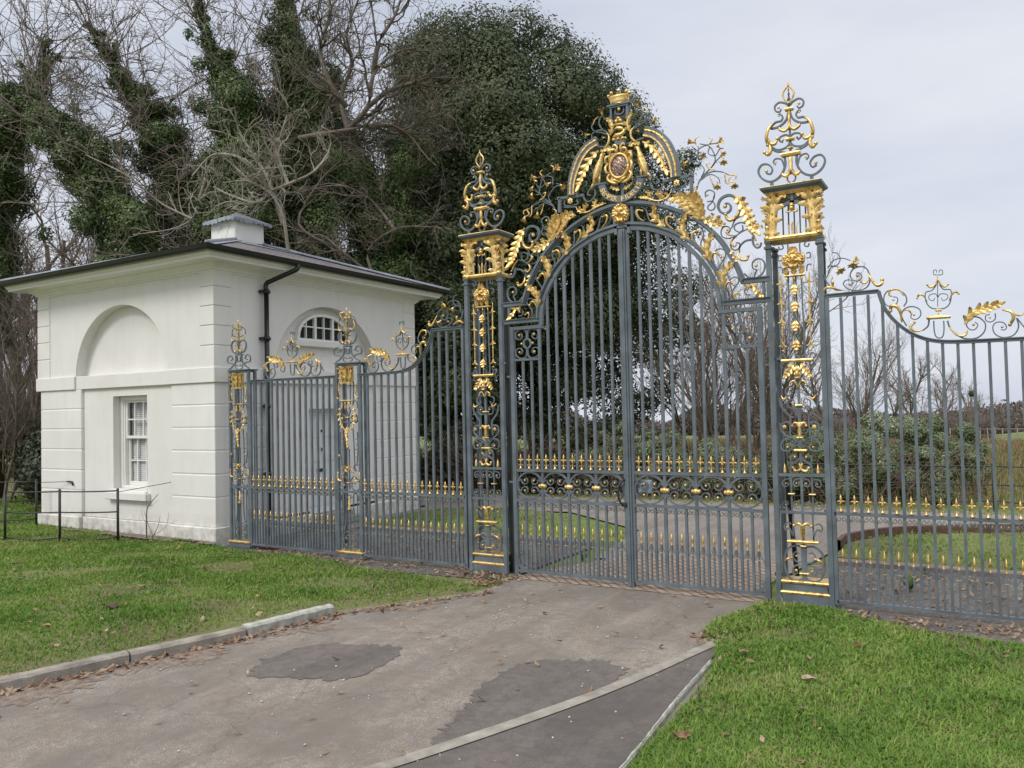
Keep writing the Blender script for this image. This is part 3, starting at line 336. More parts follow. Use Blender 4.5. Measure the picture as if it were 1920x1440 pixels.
def tray_geo(mb, p, q, h, y0, y1, mat=0):
    """moulded bar with rounded nose running from p to q"""
    (xa, za), (xb, zb) = p, q; z = (za+zb)/2; xa, xb = min(xa, xb), max(xa, xb)
    pr = [(-.5, 0), (-.5, .25), (-.38, .5), (.1, .8), (.4, .55), (.5, .2), (.5, 0)]
    k = len(pr); V = []
    for (zz, o_) in pr: 
        e = o_*h*.5
        V += [(xa-e, y0-e, z+zz*h), (xb+e, y0-e, z+zz*h), (xb+e, y1+e, z+zz*h), (xa-e, y1+e, z+zz*h)]
    f = [(i*4+j, i*4+(j+1) % 4, i*4+4+(j+1) % 4, i*4+4+j) for i in range(k-1) for j in range(4)]+[(3, 2, 1, 0), (k*4-4, k*4-3, k*4-2, k*4-1)]
    mb.add(V, f, mat)
def spike_geo(mb, x, z0, z1, r, y=-.01, mat=0):
    h = z1-z0; mb.lathe([(r*.7, 0), (r*.6, .08*h), (r, .12*h), (r*.95, .2*h), (r*.7, .55*h), (r*.08, h)], (x, y, z0), 7, mat)
def put_orn(entries, parent, dx=0, mirror=None, y=0, fat=1.0, both=False):
    """forge every listed ornament as a mesh of its own under parent; mirror = x of the mirror line"""
    for e in entries:
        kind, name, pts = e[0], e[1], np.array(e[2], float)/1000
        for side in ((0, 1) if both else ((1,) if mirror is not None else (0,))):
            p = pts.copy()
            if side: p[:, 0] = 2*(mirror if mirror is not None else 0)-p[:, 0]
            p[:, 0] += dx; mb = MB(); mats = [IR]
            a = [v/1000 for v in e[3:]]
            if kind == 'b': mb.flat(spline(p, 5), a[0]*fat, a[1]*fat, max(.012, min(.03, a[0]*1.3)), y)
            elif kind == 'g': gilt_geo(mb, p, a[0]*fat, a[1]*fat, y-.015); mats = [GO]
            elif kind == 'l': leaf_geo(mb, p, a[0]*(1.0 if a[0] > .06 else 1.3), int(e[4]), y-.022, fan=a[0] > .06); mats = [GO]
            elif kind == 'o': mb.ball((p[0][0], y-.012, p[0][1]), a[0], 0); mats = [GO]
            elif kind == 'f': flower_geo(mb, p[0], p[1], a[0]*1.15, y-.02); mats = [GO]
            elif kind == 'F': rosette_geo(mb, p[0], a[0], y-.03); mats = [GO]
            elif kind == 's': spike_geo(mb, p[0][0], p[0][1], p[1][1], a[0], y); mats = [GO]
            elif kind == 't': tray_geo(mb, p[0], p[1], a[0], y-.02, y+.02); mats = [GO]
            mb.build(name, mats, parent)
def curl(c, r, a0, turns, sgn=1, n=22):
    """spiral in towards its eye at c, starting at angle a0 on radius r"""
    t = np.linspace(0, 1, n); an = a0+sgn*turns*2*pi*t; rr = r*(1-.72*t)
    return np.stack([c[0]+rr*np.cos(an), c[1]+rr*np.sin(an)], 1)
def mask_geo(mb, c, w, h, y, mat=0, depth=.07, n=30):
    """carved face mask with brow, nose, open grin, cheeks, curls of hair and beard round it"""
    U, V_ = np.meshgrid(np.linspace(-1, 1, n), np.linspace(-1, 1, n+4), indexing='xy')
    def g(u0, v0, su, sv): return np.exp(-((U-u0)/su)**2-((V_-v0)/sv)**2)
    rad = np.sqrt(U**2+V_**2)
    Z = np.clip(1-(U*1.1)**2-(V_)**2, 0, 1)**.5*.55
    Z += .5*g(0, .05, .13, .25)+.25*g(0, -.1, .2, .1)
    for s_ in (-1, 1):
        Z += .28*g(.42*s_, -.12, .2, .17)+.25*g(.3*s_, .42, .24, .08)-.3*g(.3*s_, .24, .13, .09)+.14*g(.3*s_, .22, .07, .05)+.12*g(.15*s_, -.12, .08, .08)
    Z += .2*g(0, -.30, .32, .05)-.38*g(0, -.42, .26, .07)+.2*g(0, -.55, .2, .07)+.24*g(0, -.75, .18, .14)
    an = np.arctan2(V_, U); hair = np.clip((rad-.62)/.25, 0, 1)
    Z += hair*(.22+.2*np.abs(np.sin(an*7+4*rad))+.1*np.sin(an*19))
    edge = 1+.10*np.abs(np.sin(an*6))
    k = np.maximum(np.abs(U), np.abs(V_))/np.maximum(rad, 1e-6)
    X = U*k*edge; Yv = V_*k*edge
    G = np.stack([c[0]+X*w/2, y-depth*Z, c[1]+Yv*h/2], -1)
    mb.grid(G, mat)
    B = G.copy(); B[..., 1] = y+.012; mb.grid(B, mat, True, True)
    for r_ in (np.s_[0, :], np.s_[-1, :], np.s_[:, 0], np.s_[:, -1]): mb.grid(np.stack([G[r_], B[r_]], 1), mat, False)
def spearhead(mb, x, z, h, mi=0, mg=1, w=.03, y=0):
    """gilt fleur on a turned stem, two little scrolls at its foot"""
    mb.lathe([(.016, 0), (.02, .008), (.012, .016), (.007, .03), (.006, h*.45), (.012, h*.5), (.006, h*.56), (.009, h*.66), (.011, h*.75), (.001, h)], (x, y-.01, z), 7, mg)
    for s_ in (-1, 1):
        mb.tube([(x, y-.01, z+h*.52), (x+s_*w*.6, y-.012, z+h*.62), (x+s_*w, y-.014, z+h*.6), (x+s_*w*1.05, y-.014, z+h*.52)], [.005, .007, .006, .004], 5, mg)
        mb.flat(curl((x+s_*w*.62, z+h*.25), w*.42, -pi/2, .9, s_, 12), .005, .005, .01, y-.004, mi); mb.ball((x+s_*w*.62, y-.008, z+h*.25), .005, mg, 6)
def dog_bar(mb, x, z0, z1, y=0, w=.1, mi=0, mg=1):
    """short lower bar ending in a gilt arrow with two springing arches"""
    mb.box(x-.008, x+.008, y-.009, y+.009, z0, z1-.12, mi)
    mb.box(x-.011, x+.011, y-.012, y+.012, z1-.2, z1-.193, mg)
    mb.lathe([(.011, 0), (.012, .01), (.007, .02), (.0065, .045), (.012, .055), (.012, .065), (.009, .085), (.001, .125)], (x, y, z1-.12), 7, mg)
    for s_ in (-1, 1):
        p = spline([(x+s_*.006, z1-.10), (x+s_*.014, z1-.15), (x+s_*w*.5*.75, z1-.20), (x+s_*w*.5, z1-.225)], 4)
        mb.flat(p, .005, .006, .010, y, mi)
def small_c(mb, x, z, w, y=0):
    """pair of tiny volutes hanging under the rail"""
    for s_ in (-1, 1):
        mb.flat(curl((x+s_*w*.26, z-.035), w*.24, pi/2, 1.1, s_, 14), .006, .005, .012, y, 0); mb.ball((x+s_*w*.26, y-.008, z-.037), .006, 1, 6)
    mb.flat(spline([(x-w*.48, z-.002), (x-w*.5, z-.03), (x-w*.4, z-.062)], 3), .005, .005, .012, y, 0)
    mb.flat(spline([(x+w*.48, z-.002), (x+w*.5, z-.03), (x+w*.4, z-.062)], 3), .005, .005, .012, y, 0)
def arc_at(rail, x):
    r = np.array(rail); return float(np.interp(x, r[:, 0], r[:, 1]))
CXG = .035
RAIL = {'arch_low': [(-.035, 3.65), (.07, 3.645), (0.28, 3.606), (0.485, 3.52), (0.645, 3.421), (0.78, 3.302), (0.89, 3.153), (0.965, 3.011), (1.0, 2.879), (1.01, 2.765)],
 'leaf_top': [(-.035, 3.607), (.07, 3.602), (0.28, 3.563), (0.48, 3.478), (0.605, 3.397), (0.755, 3.246), (0.86, 3.099), (0.925, 2.963), (0.96, 2.827), (0.97, 2.70)],
 'arch_up': [(0, 3.86), (.075, 3.855), (0.285, 3.815), (0.49, 3.74), (0.65, 3.655), (0.785, 3.567), (0.90, 3.46), (0.995, 3.345), (1.08, 3.2), (1.145, 3.062), (1.185, 2.95)]}
GW = 1.355     # half width of the gateway
def make_leaf_gate(side):
    """one leaf of the carriage gate; side -1 left, +1 right"""
    root = thing('gate_leaf', 'left leaf of the grey and gold iron carriage gate, hinged on the further big pier' if side < 0 else
                 'right leaf of the grey and gold iron carriage gate, wearing the grey lock box', 'gate', (CXG+side*GW, 0, 0.0), 'two leaves of the carriage gate')
    X = lambda u: CXG+side*u
    fr = MB(); xa, xb = (X(.0), X(GW))
    def bx(u0, u1, z0, z1, d=.045, y=0): fr.box(min(X(u0), X(u1)), max(X(u0), X(u1)), y-d/2, y+d/2, z0, z1)
    bx(GW-.045, GW, .02, 2.70); bx(.025, .055, .05, 3.58, .04)
    bx(.055, GW-.045, .045, .075); bx(.055, GW-.045, .80, .83, .04); bx(.055, GW-.045, 1.125, 1.155, .04)
    r = np.array(RAIL['leaf_top']); r[:, 0] = CXG+side*r[:, 0]
    fr.flat(spline(r[1:], 3), .038, .038, .042)
    bx(.955, GW-.002, 2.665, 2.70, .042, 0.001); bx(.985, GW-.045, 2.325, 2.35, .036)
    # rounded lower outer corner
    fr.flat(spline([(X(GW-.045), .18), (X(GW-.06), .11), (X(GW-.13), .07)], 4), .03, .03, .04)
    fr.build('frame', [IR], root)
    n = 12; sp = (GW-.055-.045)/n; 
    for i in range(1, n):
        u = .055+sp*i; zt = arc_at([(a, b) for a, b in RAIL['leaf_top']], u)-.01 if u < .94 else 2.33
        if .955 < u < 1.0: zt = 2.67
        mb = MB(); x = X(u); wd = .015 if i % 3 == 0 else .0115
        mb.box(x-wd, x+wd, -.013, .013, 1.15, zt); mb.box(x-wd, x+wd, -.013, .013, .075, .802)
        if i % 3 == 0: mb.box(x-.013, x+.013, -.012, .012, .828, 1.127)
        mb.build('bar', [IR], root)
    for i in range(n):
        x = X(.055+sp*(i+.5))
        mb = MB(); dog_bar(mb, x, .075, .56, 0, sp); mb.build('dog_bar', [IR, GO], root)
        mb = MB(); spearhead(mb, x, 1.155, .165); mb.build('spearhead', [IR, GO], root)
        mb = MB(); small_c(mb, x, .80, sp*.86); mb.build('volute', [IR, GO], root)
    for i in range(4):
        x = X(.055+sp*(i*3+1.5)); c = (x, .978); mb = MB(); a = np.linspace(0, 2*pi, 40, endpoint=False)
        mb.flat(np.stack([c[0]+.152*np.cos(a), c[1]+.143*np.sin(a)], 1), .015, .015, .026, 0, 0, True)
        for sx in (-1, 1):
            for sz in (-1, 1):
                e = (c[0]+sx*.055, c[1]+sz*.058)
                a0 = math.atan2(sz, sx)-sx*sz*.6; p = curl((e[0], e[1]-sz*.004), .050, a0, .95, -sx*sz, 22)
                st = np.array([c[0]+sx*.012, c[1]+sz*.138]) 
                mb.flat(p, .010, .007, .02, -.004, 0)
                q0 = p[0]; mb.flat(spline([(c[0]+sx*.150, c[1]+sz*.035), (c[0]+sx*.128, c[1]+sz*.052), tuple(q0)], 4), .009, .010, .02, -.004, 0)
                mb.ball((e[0], -.016, e[1]-sz*.004), .0125, 1, 8)
        mb.build('roundel', [IR, GO], root)
        if i < 3:
            x2 = X(.055+sp*(i*3+3)); mb = MB(); mb.lathe([(.012, -.045), (.024, -.036), (.018, -.024), (.027, -.014), (.03, 0), (.027, .014), (.018, .024), (.024, .036), (.012, .045)], (x2, -.008, .975), 10, 0, 'x'); mb.build('gilt_collar', [GO], root)
    # square scroll panel
    px0, px1 = .985, GW-.045; c = (X((px0+px1)/2), 2.51); mb = MB(); a = np.linspace(0, 2*pi, 24, endpoint=False)
    mb.flat(np.stack([c[0]+.044*np.cos(a), c[1]+.05*np.sin(a)], 1), .016, .016, .026, 0, 0, True)
    for sx in (-1, 1):
        mb.ball((c[0]+sx*.068, -.005, c[1]), .014, 1, 8)
        for sz in (-1, 1):
            mb.flat(spline([(c[0]+sx*.006, c[1]+sz*.055), (c[0]+sx*.008, c[1]+sz*.125), (c[0]+sx*.04, c[1]+sz*.155), (c[0]+sx*.10, c[1]+sz*.152), (c[0]+sx*.142, c[1]+sz*.12), (c[0]+sx*.142, c[1]+sz*.07), (c[0]+sx*.10, c[1]+sz*.045), (c[0]+sx*.065, c[1]+sz*.068), (c[0]+sx*.07, c[1]+sz*.105), (c[0]+sx*.095, c[1]+sz*.11)], 4), .011, .008, .022, 0, 0)
            mb.ball((c[0]+sx*.092, -.012, c[1]+sz*.093), .014, 1, 8)
    mb.build('scroll_panel', [IR, GO], root)
    mb = MB(); mb.flat(curl((X(.915), 2.655), .028, 0 if side > 0 else pi, 1.1, side, 14), .01, .007, .02); mb.ball((X(.915), -.008, 2.655), .01, 1); mb.build('volute', [IR, GO], root)
    for z in (1.0, 2.15):   # pintle hinges
        mb = MB(); mb.box(min(X(GW), X(GW+.06)), max(X(GW), X(GW+.06)), .0, .02, z, z+.02); mb.build('hinge', [IR], root)
    if side > 0:
        mb = MB(); mb.box(X(-.035), X(.028), -.035, .03, .005, 3.60); mb.box(X(-.012), X(.008), -.047, -.035, .02, 3.58)
        mb.box(X(-.085), X(-.055), -.03, .03, 3.55, 3.66); mb.box(X(.055), X(.085), -.03, .03, 3.55, 3.66); mb.box(X(-.085), X(.085), -.03, .03, 3.612, 3.64)
        mb.build('meeting_stile', [IR], root)
        mb = MB(); mb.bbox(X(.07), X(.22), .02, .07, .93, 1.07, .012); mb.lathe([(.012, -.012), (.012, 0), (.02, .004)], (X(.12), .01, 1.02), 8, 0, 'y'); mb.build('lock_box', [M['lead']], root)
    return root
make_leaf_gate(-1); make_leaf_gate(1)
# black cable lock through both stiles
mb = MB(); a = np.linspace(0, 2*pi, 30)
mb.tube(np.stack([CXG-.045+.05*np.cos(a), -.035+.045*np.cos(a), .945+.125*np.sin(a)+.01*np.cos(a)], 1), .011, 8); mb.bbox(CXG-.075, CXG-.015, -.055, -.02, .80, .845, .008)
tag(mb.build('cable_lock', M['black_iron']), 'black cable lock looped round the meeting stile of the carriage gate', 'lock')

# ---- overthrow ----------------------------------------------------------------
OV = thing('gate_overthrow', 'great gilded overthrow arching above the carriage gate with crest, shield and motto', 'overthrow', (.04, 0, 2.75))
cx = .04
fr = MB()
for key, wv, dp, w2 in (('arch_low', .04, .05, 0), ('arch_up', .045, .06, 0)):
    r = np.array(RAIL[key]); 
    full = np.vstack([np.stack([cx-r[::-1, 0], r[::-1, 1]], 1), np.stack([cx+r[1:, 0], r[1:, 1]], 1)])
    fr.flat(spline(full, 3), wv, wv, dp, .002)
    off = spline(full, 3); fr.flat(off+np.array([0, 0]), wv*.45, wv*.45, dp+.03, .002)
for s_ in (-1, 1):
    X = lambda u: cx+s_*u
    def bx(u0, u1, z0, z1, d=.05, y=.001): fr.box(min(X(u0), X(u1)), max(X(u0), X(u1)), y-d/2, y+d/2, z0, z1)
    bx(.99, 1.43, 2.735, 2.775, .055, .003); bx(1.165, 1.43, 2.925, 2.965, .058, .003); bx(1.36, 1.385, 2.775, 2.925, .03)
    bx(1.165, 1.43, 2.965, 2.973, .085); bx(.99, 1.43, 2.775, 2.782, .085)
    bx(.085, .105, 3.66, 3.85, .035)
fr.build('arch_frame', [IR], OV)
put_orn(ORN['over'], OV, both=True, mirror=cx, fat=1.2)
mb = MB(); mask_geo(mb, (cx-.01, 3.755), .17, .19, -.03); mb.build('face_mask', [GO], OV)
# broken pediment arcs, rope moulded
for s_ in (-1, 1):
    mb = MB(); out = np.array([(.27, 4.585), (.385, 4.535), (.49, 4.43), (.55, 4.305), (.59, 4.17), (.60, 4.03)]); inn = np.array([(.25, 4.49), (.34, 4.45), (.415, 4.37), (.475, 4.255), (.515, 4.135), (.525, 4.03)])
    o_, i_ = spline(out, 6), spline(inn, 6)
    for k_, (t, w_, mt, yy) in enumerate(((1.0, .024, 0, 0), (.70, .03, 1, -.03), (.38, .03, 0, -.005), (.14, .016, 3, -.025), (.0, .010, 0, 0))):
        p = o_*t+i_*(1-t); p[:, 0] = cx+s_*p[:, 0]
        if k_ == 1:
            P = np.stack([p[:, 0], np.full(len(p), yy), p[:, 1]], 1); mb.tube(P, .0125, 8, 1)
            L = len(p); ph = np.linspace(0, 26*pi, 400); q = np.stack([np.interp(np.linspace(0, L-1, 400), np.arange(L), P[:, j]) for j in range(3)], 1)
            T = np.gradient(q, axis=0); T /= np.linalg.norm(T, axis=1)[:, None]; A = np.cross(T, (0, 1, 0)); 
            mb.tube(q+A*(.010*np.cos(ph))[:, None]+np.array([0, 1, 0])*(.010*np.sin(ph))[:, None], .0062, 5, 1)
        else: mb.flat(p, w_, w_, .06 if mt == 0 else .04, yy, min(mt, 1))
    mb.build('rope_moulded_arc', [IR, GO, M['bronze']] if 'bronze' in M else [IR, GO, simple('bronze', (.16, .10, .05), .5)], OV)
# cartouche
def oval(c, rx, rz, n=40):
    a = np.linspace(0, 2*pi, n, endpoint=False); return np.stack([c[0]+rx*np.cos(a), c[1]+rz*np.sin(a)], 1)
sc = (.032, 4.237)
mb = MB()
n = 17; U, V_ = np.meshgrid(np.linspace(-1, 1, n), np.linspace(-1, 1, n)); rad = np.maximum(np.sqrt(U**2+V_**2), 1e-6); k = np.maximum(abs(U), abs(V_))/rad
X, Z = U*k, V_*k; G = np.stack([sc[0]+X*.088, -.075+.03*(X**2+Z**2), sc[1]+Z*.108], -1)
nn = G.shape[0]; Vv = G.reshape(-1, 3)
for i in range(nn-1):
    for j in range(nn-1):
        qx, qz = j//4, i//4
        m_ = (qx+qz) % 2
        if (i+j) % 3 == 0: m_ = 2
        if (i*3+j*5) % 7 == 0: m_ = 3
        mb.f.append((i*nn+j, i*nn+j+1, (i+1)*nn+j+1, (i+1)*nn+j)); mb.m.append(m_); mb.sm.append(True)
mb.v.append(Vv); mb.n += len(Vv)
mb.build('shield', [M['shield_red'], M['shield_grey'], M['shield_dark'], GO], OV)
mb = MB(); p = oval(sc, .099, .121); mb.tube(np.vstack([np.stack([p[:, 0], np.full(40, -.055), p[:, 1]], 1), [[p[0, 0], -.055, p[0, 1]]]]), .014, 8, 0)
for s_ in (-1, 1):
    for pts, w0, w1 in (([(.02, .15), (.05, .19), (.095, .18), (.10, .14), (.07, .13)], .03, .02), ([(.10, .12), (.15, .12), (.165, .07), (.135, .05)], .03, .02), ([(.135, .05), (.165, .0), (.15, -.06), (.12, -.06)], .032, .02),
                        ([(.12, -.07), (.15, -.12), (.11, -.17), (.05, -.19), (.0, -.175)], .034, .03), ([(.03, .16), (.02, .22), (.06, .25), (.075, .22)], .024, .02), ([(.0, -.19), (.05, -.16), (.085, -.13)], .03, .014)):
        gilt_geo(mb, [(sc[0]+s_*a*.87, sc[1]+b*.89) for a, b in pts], w0*.85, w1*.85, -.05)
mb.bbox(sc[0]-.13, sc[0]+.13, -.03, -.01, sc[1]-.15, sc[1]+.15, .01)
mb.build('cartouche', [GO], OV)
# supporters: two gilded hawks in profile
def hawk(side):
    mb = MB(); X = lambda u: sc[0]+side*u; P = lambda u, z, y=-.03: (X(u), y, z)
    mb.tube([P(.185, 4.405), P(.195, 4.39), P(.205, 4.36), P(.215, 4.32), P(.235, 4.27), P(.25, 4.21), P(.26, 4.16), P(.275, 4.11)], [.012, .021, .017, .027, .034, .031, .021, .010], 10)
    mb.tube([P(.18, 4.4), P(.165, 4.398), P(.158, 4.385)], [.010, .006, .001], 6)
    for z0, dz, y in ((4.31, 0, -.06), (4.30, .02, -.068)):
        G = np.zeros((12, 5, 3))
        for i, t in enumerate(np.linspace(0, 1, 12)):
            for j, q in enumerate(np.linspace(-1, 1, 5)):
                w_ = .030*math.sin(pi*(.15+.82*t))**.7*(1+.12*math.sin(t*30))
                G[i, j] = (X(.215+.075*t+q*w_), y+.02*q*q-.01*math.sin(pi*t), z0-dz+.02-.2*t+.012*q)
        mb.grid(G)
    for k_, (dz, a) in enumerate(((0, 0), (-.01, .012), (-.02, .024))):
        mb.tube([P(.262, 4.15, -.03+a*.5), P(.285+a, 4.1+dz*.5, -.03), P(.315+a, 4.065+dz*.3, -.03)], [.014, .018, .004], 6)
    for dx in (0, .03):
        mb.tube([P(.235+dx*.6, 4.19, -.03), P(.228+dx, 4.14, -.035), P(.232+dx, 4.095, -.035)], [.018, .011, .008], 7)
        for t in (-1, 0, 1): mb.tube([P(.232+dx, 4.098, -.035), P(.212+dx+.006*t, 4.09, -.045+.012*t), P(.205+dx, 4.083, -.045+.014*t)], [.006, .006, .002], 5)
    mb.ball((X(.182), -.052, 4.402), .004, 0, 6)
    mb.build('hawk_supporter', [GO], OV)
hawk(-1); hawk(1)
# helm, wreath and lying beast, pillar and coronet
mb = MB(); mb.box(sc[0]-.06, sc[0]+.06, -.045, .02, 4.455, 4.475, 1); mb.box(sc[0]-.05, sc[0]+.05, -.035, .02, 4.475, 4.51, 1)
mb.tube([(sc[0]-.07+.14*t, -.03-.012*sin(t*18), 4.52) for t in np.linspace(0, 1, 22)], .012, 8, 0)
mb.tube([(sc[0]-.07, -.03, 4.545), (sc[0]-.03, -.035, 4.56), (sc[0]+.02, -.035, 4.558), (sc[0]+.055, -.035, 4.575), (sc[0]+.06, -.035, 4.60), (sc[0]+.085, -.035, 4.60)], [.01, .02, .022, .018, .014, .004], 8, 0)
mb.build('crest_wreath', [GO, IR], OV)
mb = MB(); mb.tube([(sc[0]-.075, -.03, 4.665), (sc[0]-.03, -.03, 4.672), (sc[0]+.03, -.03, 4.668), (sc[0]+.08, -.03, 4.64)], [.006, .012, .012, .006], 8)
mb.tube([(sc[0]-.06, -.03, 4.62), (sc[0]-.02, -.035, 4.635), (sc[0]+.03, -.035, 4.62), (sc[0]+.06, -.035, 4.595)], [.006, .017, .018, .006], 8)
for s_ in (-1, 1): mb.ball((sc[0]+s_*.022, -.04, 4.70), .020); 
mb.ball((sc[0], -.035, 4.725), .024); mb.build('crest_bird', [GO], OV)
mb = MB(); xm = .035
for s_ in (-1, 1): mb.box(xm+s_*.088-.01, xm+s_*.088+.01, -.03, .02, 4.72, 4.865)
mb.box(xm-.125, xm+.125, -.045, .03, 4.865, 4.885); mb.box(xm-.105, xm+.105, -.035, .02, 4.848, 4.863)
mb.flat(spline([(xm-.045, 4.85), (xm-.045, 4.80), (xm-.02, 4.78), (xm+.02, 4.78), (xm+.045, 4.80), (xm+.045, 4.85)], 4), .012, .012, .025); mb.box(xm-.078, xm+.078, .0, .01, 4.73, 4.846, 1)
mb.build('crest_pillar', [IR, M['dark_iron']], OV); mb = MB(); mb.ball((xm, -.02, 4.825), .02); mb.build('boss', [GO], OV)
mb = MB(); a = np.linspace(0, 2*pi, 30, endpoint=False)
Gc = np.zeros((6, 31, 3))
for i, (rr, zz) in enumerate(((.085, 4.885), (.10, 4.90), (.098, 4.915), (.108, 4.945), (.118, 4.96), (.10, 4.955))):
    aa = np.linspace(0, 2*pi, 31); Gc[i, :, 0] = xm+rr*np.cos(aa); Gc[i, :, 1] = rr*.55*np.sin(aa)-.01; Gc[i, :, 2] = zz
mb.grid(Gc)
for aa in np.linspace(0, 2*pi, 8, endpoint=False)+.2: mb.ball((xm+.112*cos(aa), -.01+.065*sin(aa), 4.978+.02*(1-abs(cos(aa)))), .019)
mb.build('coronet', [GO], OV)
# motto ribbon with its lettering
mot = spline([(-.165, 4.078), (-.135, 3.985), (-.058, 3.925), (.04, 3.898), (.138, 3.918), (.222, 3.978), (.262, 4.075)], 8)
mb = MB(); mb.flat(mot, .07, .07, .03, -.045)
for (xa, xb, z) in ((-.245, -.115, 4.088), (.215, .345, 4.088)): mb.box(xa, xb, -.065, .0, z-.008, z+.008)
rb = mb.build('motto_ribbon', [IR], OV)
def letter_mesh(ch, size):
    cu = bpy.data.curves.new('t', 'FONT'); cu.body = ch; cu.size = size; cu.extrude = .002; cu.offset = .0016; cu.align_x = 'CENTER'; cu.align_y = 'CENTER'
    ob = bpy.data.objects.new('t', cu); COL.objects.link(ob); bpy.context.view_layer.update()
    me = ob.evaluated_get(bpy.context.evaluated_depsgraph_get()).to_mesh(); v = np.array([x.co[:] for x in me.vertices]); f = [tuple(p.vertices) for p in me.polygons]
    bpy.data.objects.remove(ob); bpy.data.curves.remove(cu)
    return v, f
L = np.r_[0, np.cumsum(np.linalg.norm(np.diff(mot, axis=0), axis=1))]; txt = 'SEMPER FIDELIS'; mb = MB()
for i, ch in enumerate(txt):
    if ch == ' ': continue
    s_ = L[-1]*(.07+.86*(i+.5)/len(txt)); x = np.interp(s_, L, mot[:, 0]); z = np.interp(s_, L, mot[:, 1])
    x2 = np.interp(s_+.01, L, mot[:, 0]); z2 = np.interp(s_+.01, L, mot[:, 1]); an = math.atan2(z2-z, x2-x)
    v, f = letter_mesh(ch, .066)
    v = v-[(v[:, 0].min()+v[:, 0].max())/2, (v[:, 1].min()+v[:, 1].max())/2, 0]
    mb.add(np.stack([x+v[:, 0]*cos(an)-v[:, 1]*sin(an), -.0625-v[:, 2], z+v[:, 0]*sin(an)+v[:, 1]*cos(an)], 1), f, 0)
lt = mb.build('lettering', [GO], OV); lt.parent = rb
for s_ in (-1, 1):
    for p, w_ in (([(cx+s_*.02, 4.0), (cx+s_*.07, 4.02), (cx+s_*.12, 4.05)], .022),):
        mb = MB(); leaf_geo(mb, p, w_, 3, -.02); mb.build('acanthus_leaf', [GO], OV)
mb = MB(); mb.box(-.1, .17, -.01, .01, 4.03, 4.045); mb.box(cx-.012, cx+.012, -.008, .008, 3.88, 4.2); mb.build('support_bar', [IR], OV)
mb = MB(); mb.box(cx-.16, cx+.16, .0, .015, 4.46, 4.475); mb.box(cx-.01, cx+.01, .016, .03, 4.2, 4.86)
for s_ in (-1, 1): mb.flat([(cx+s_*.1, 4.47), (cx+s_*.3, 4.50)], .014, .014, .02, .01)
mb.build('support_bar', [IR], OV)

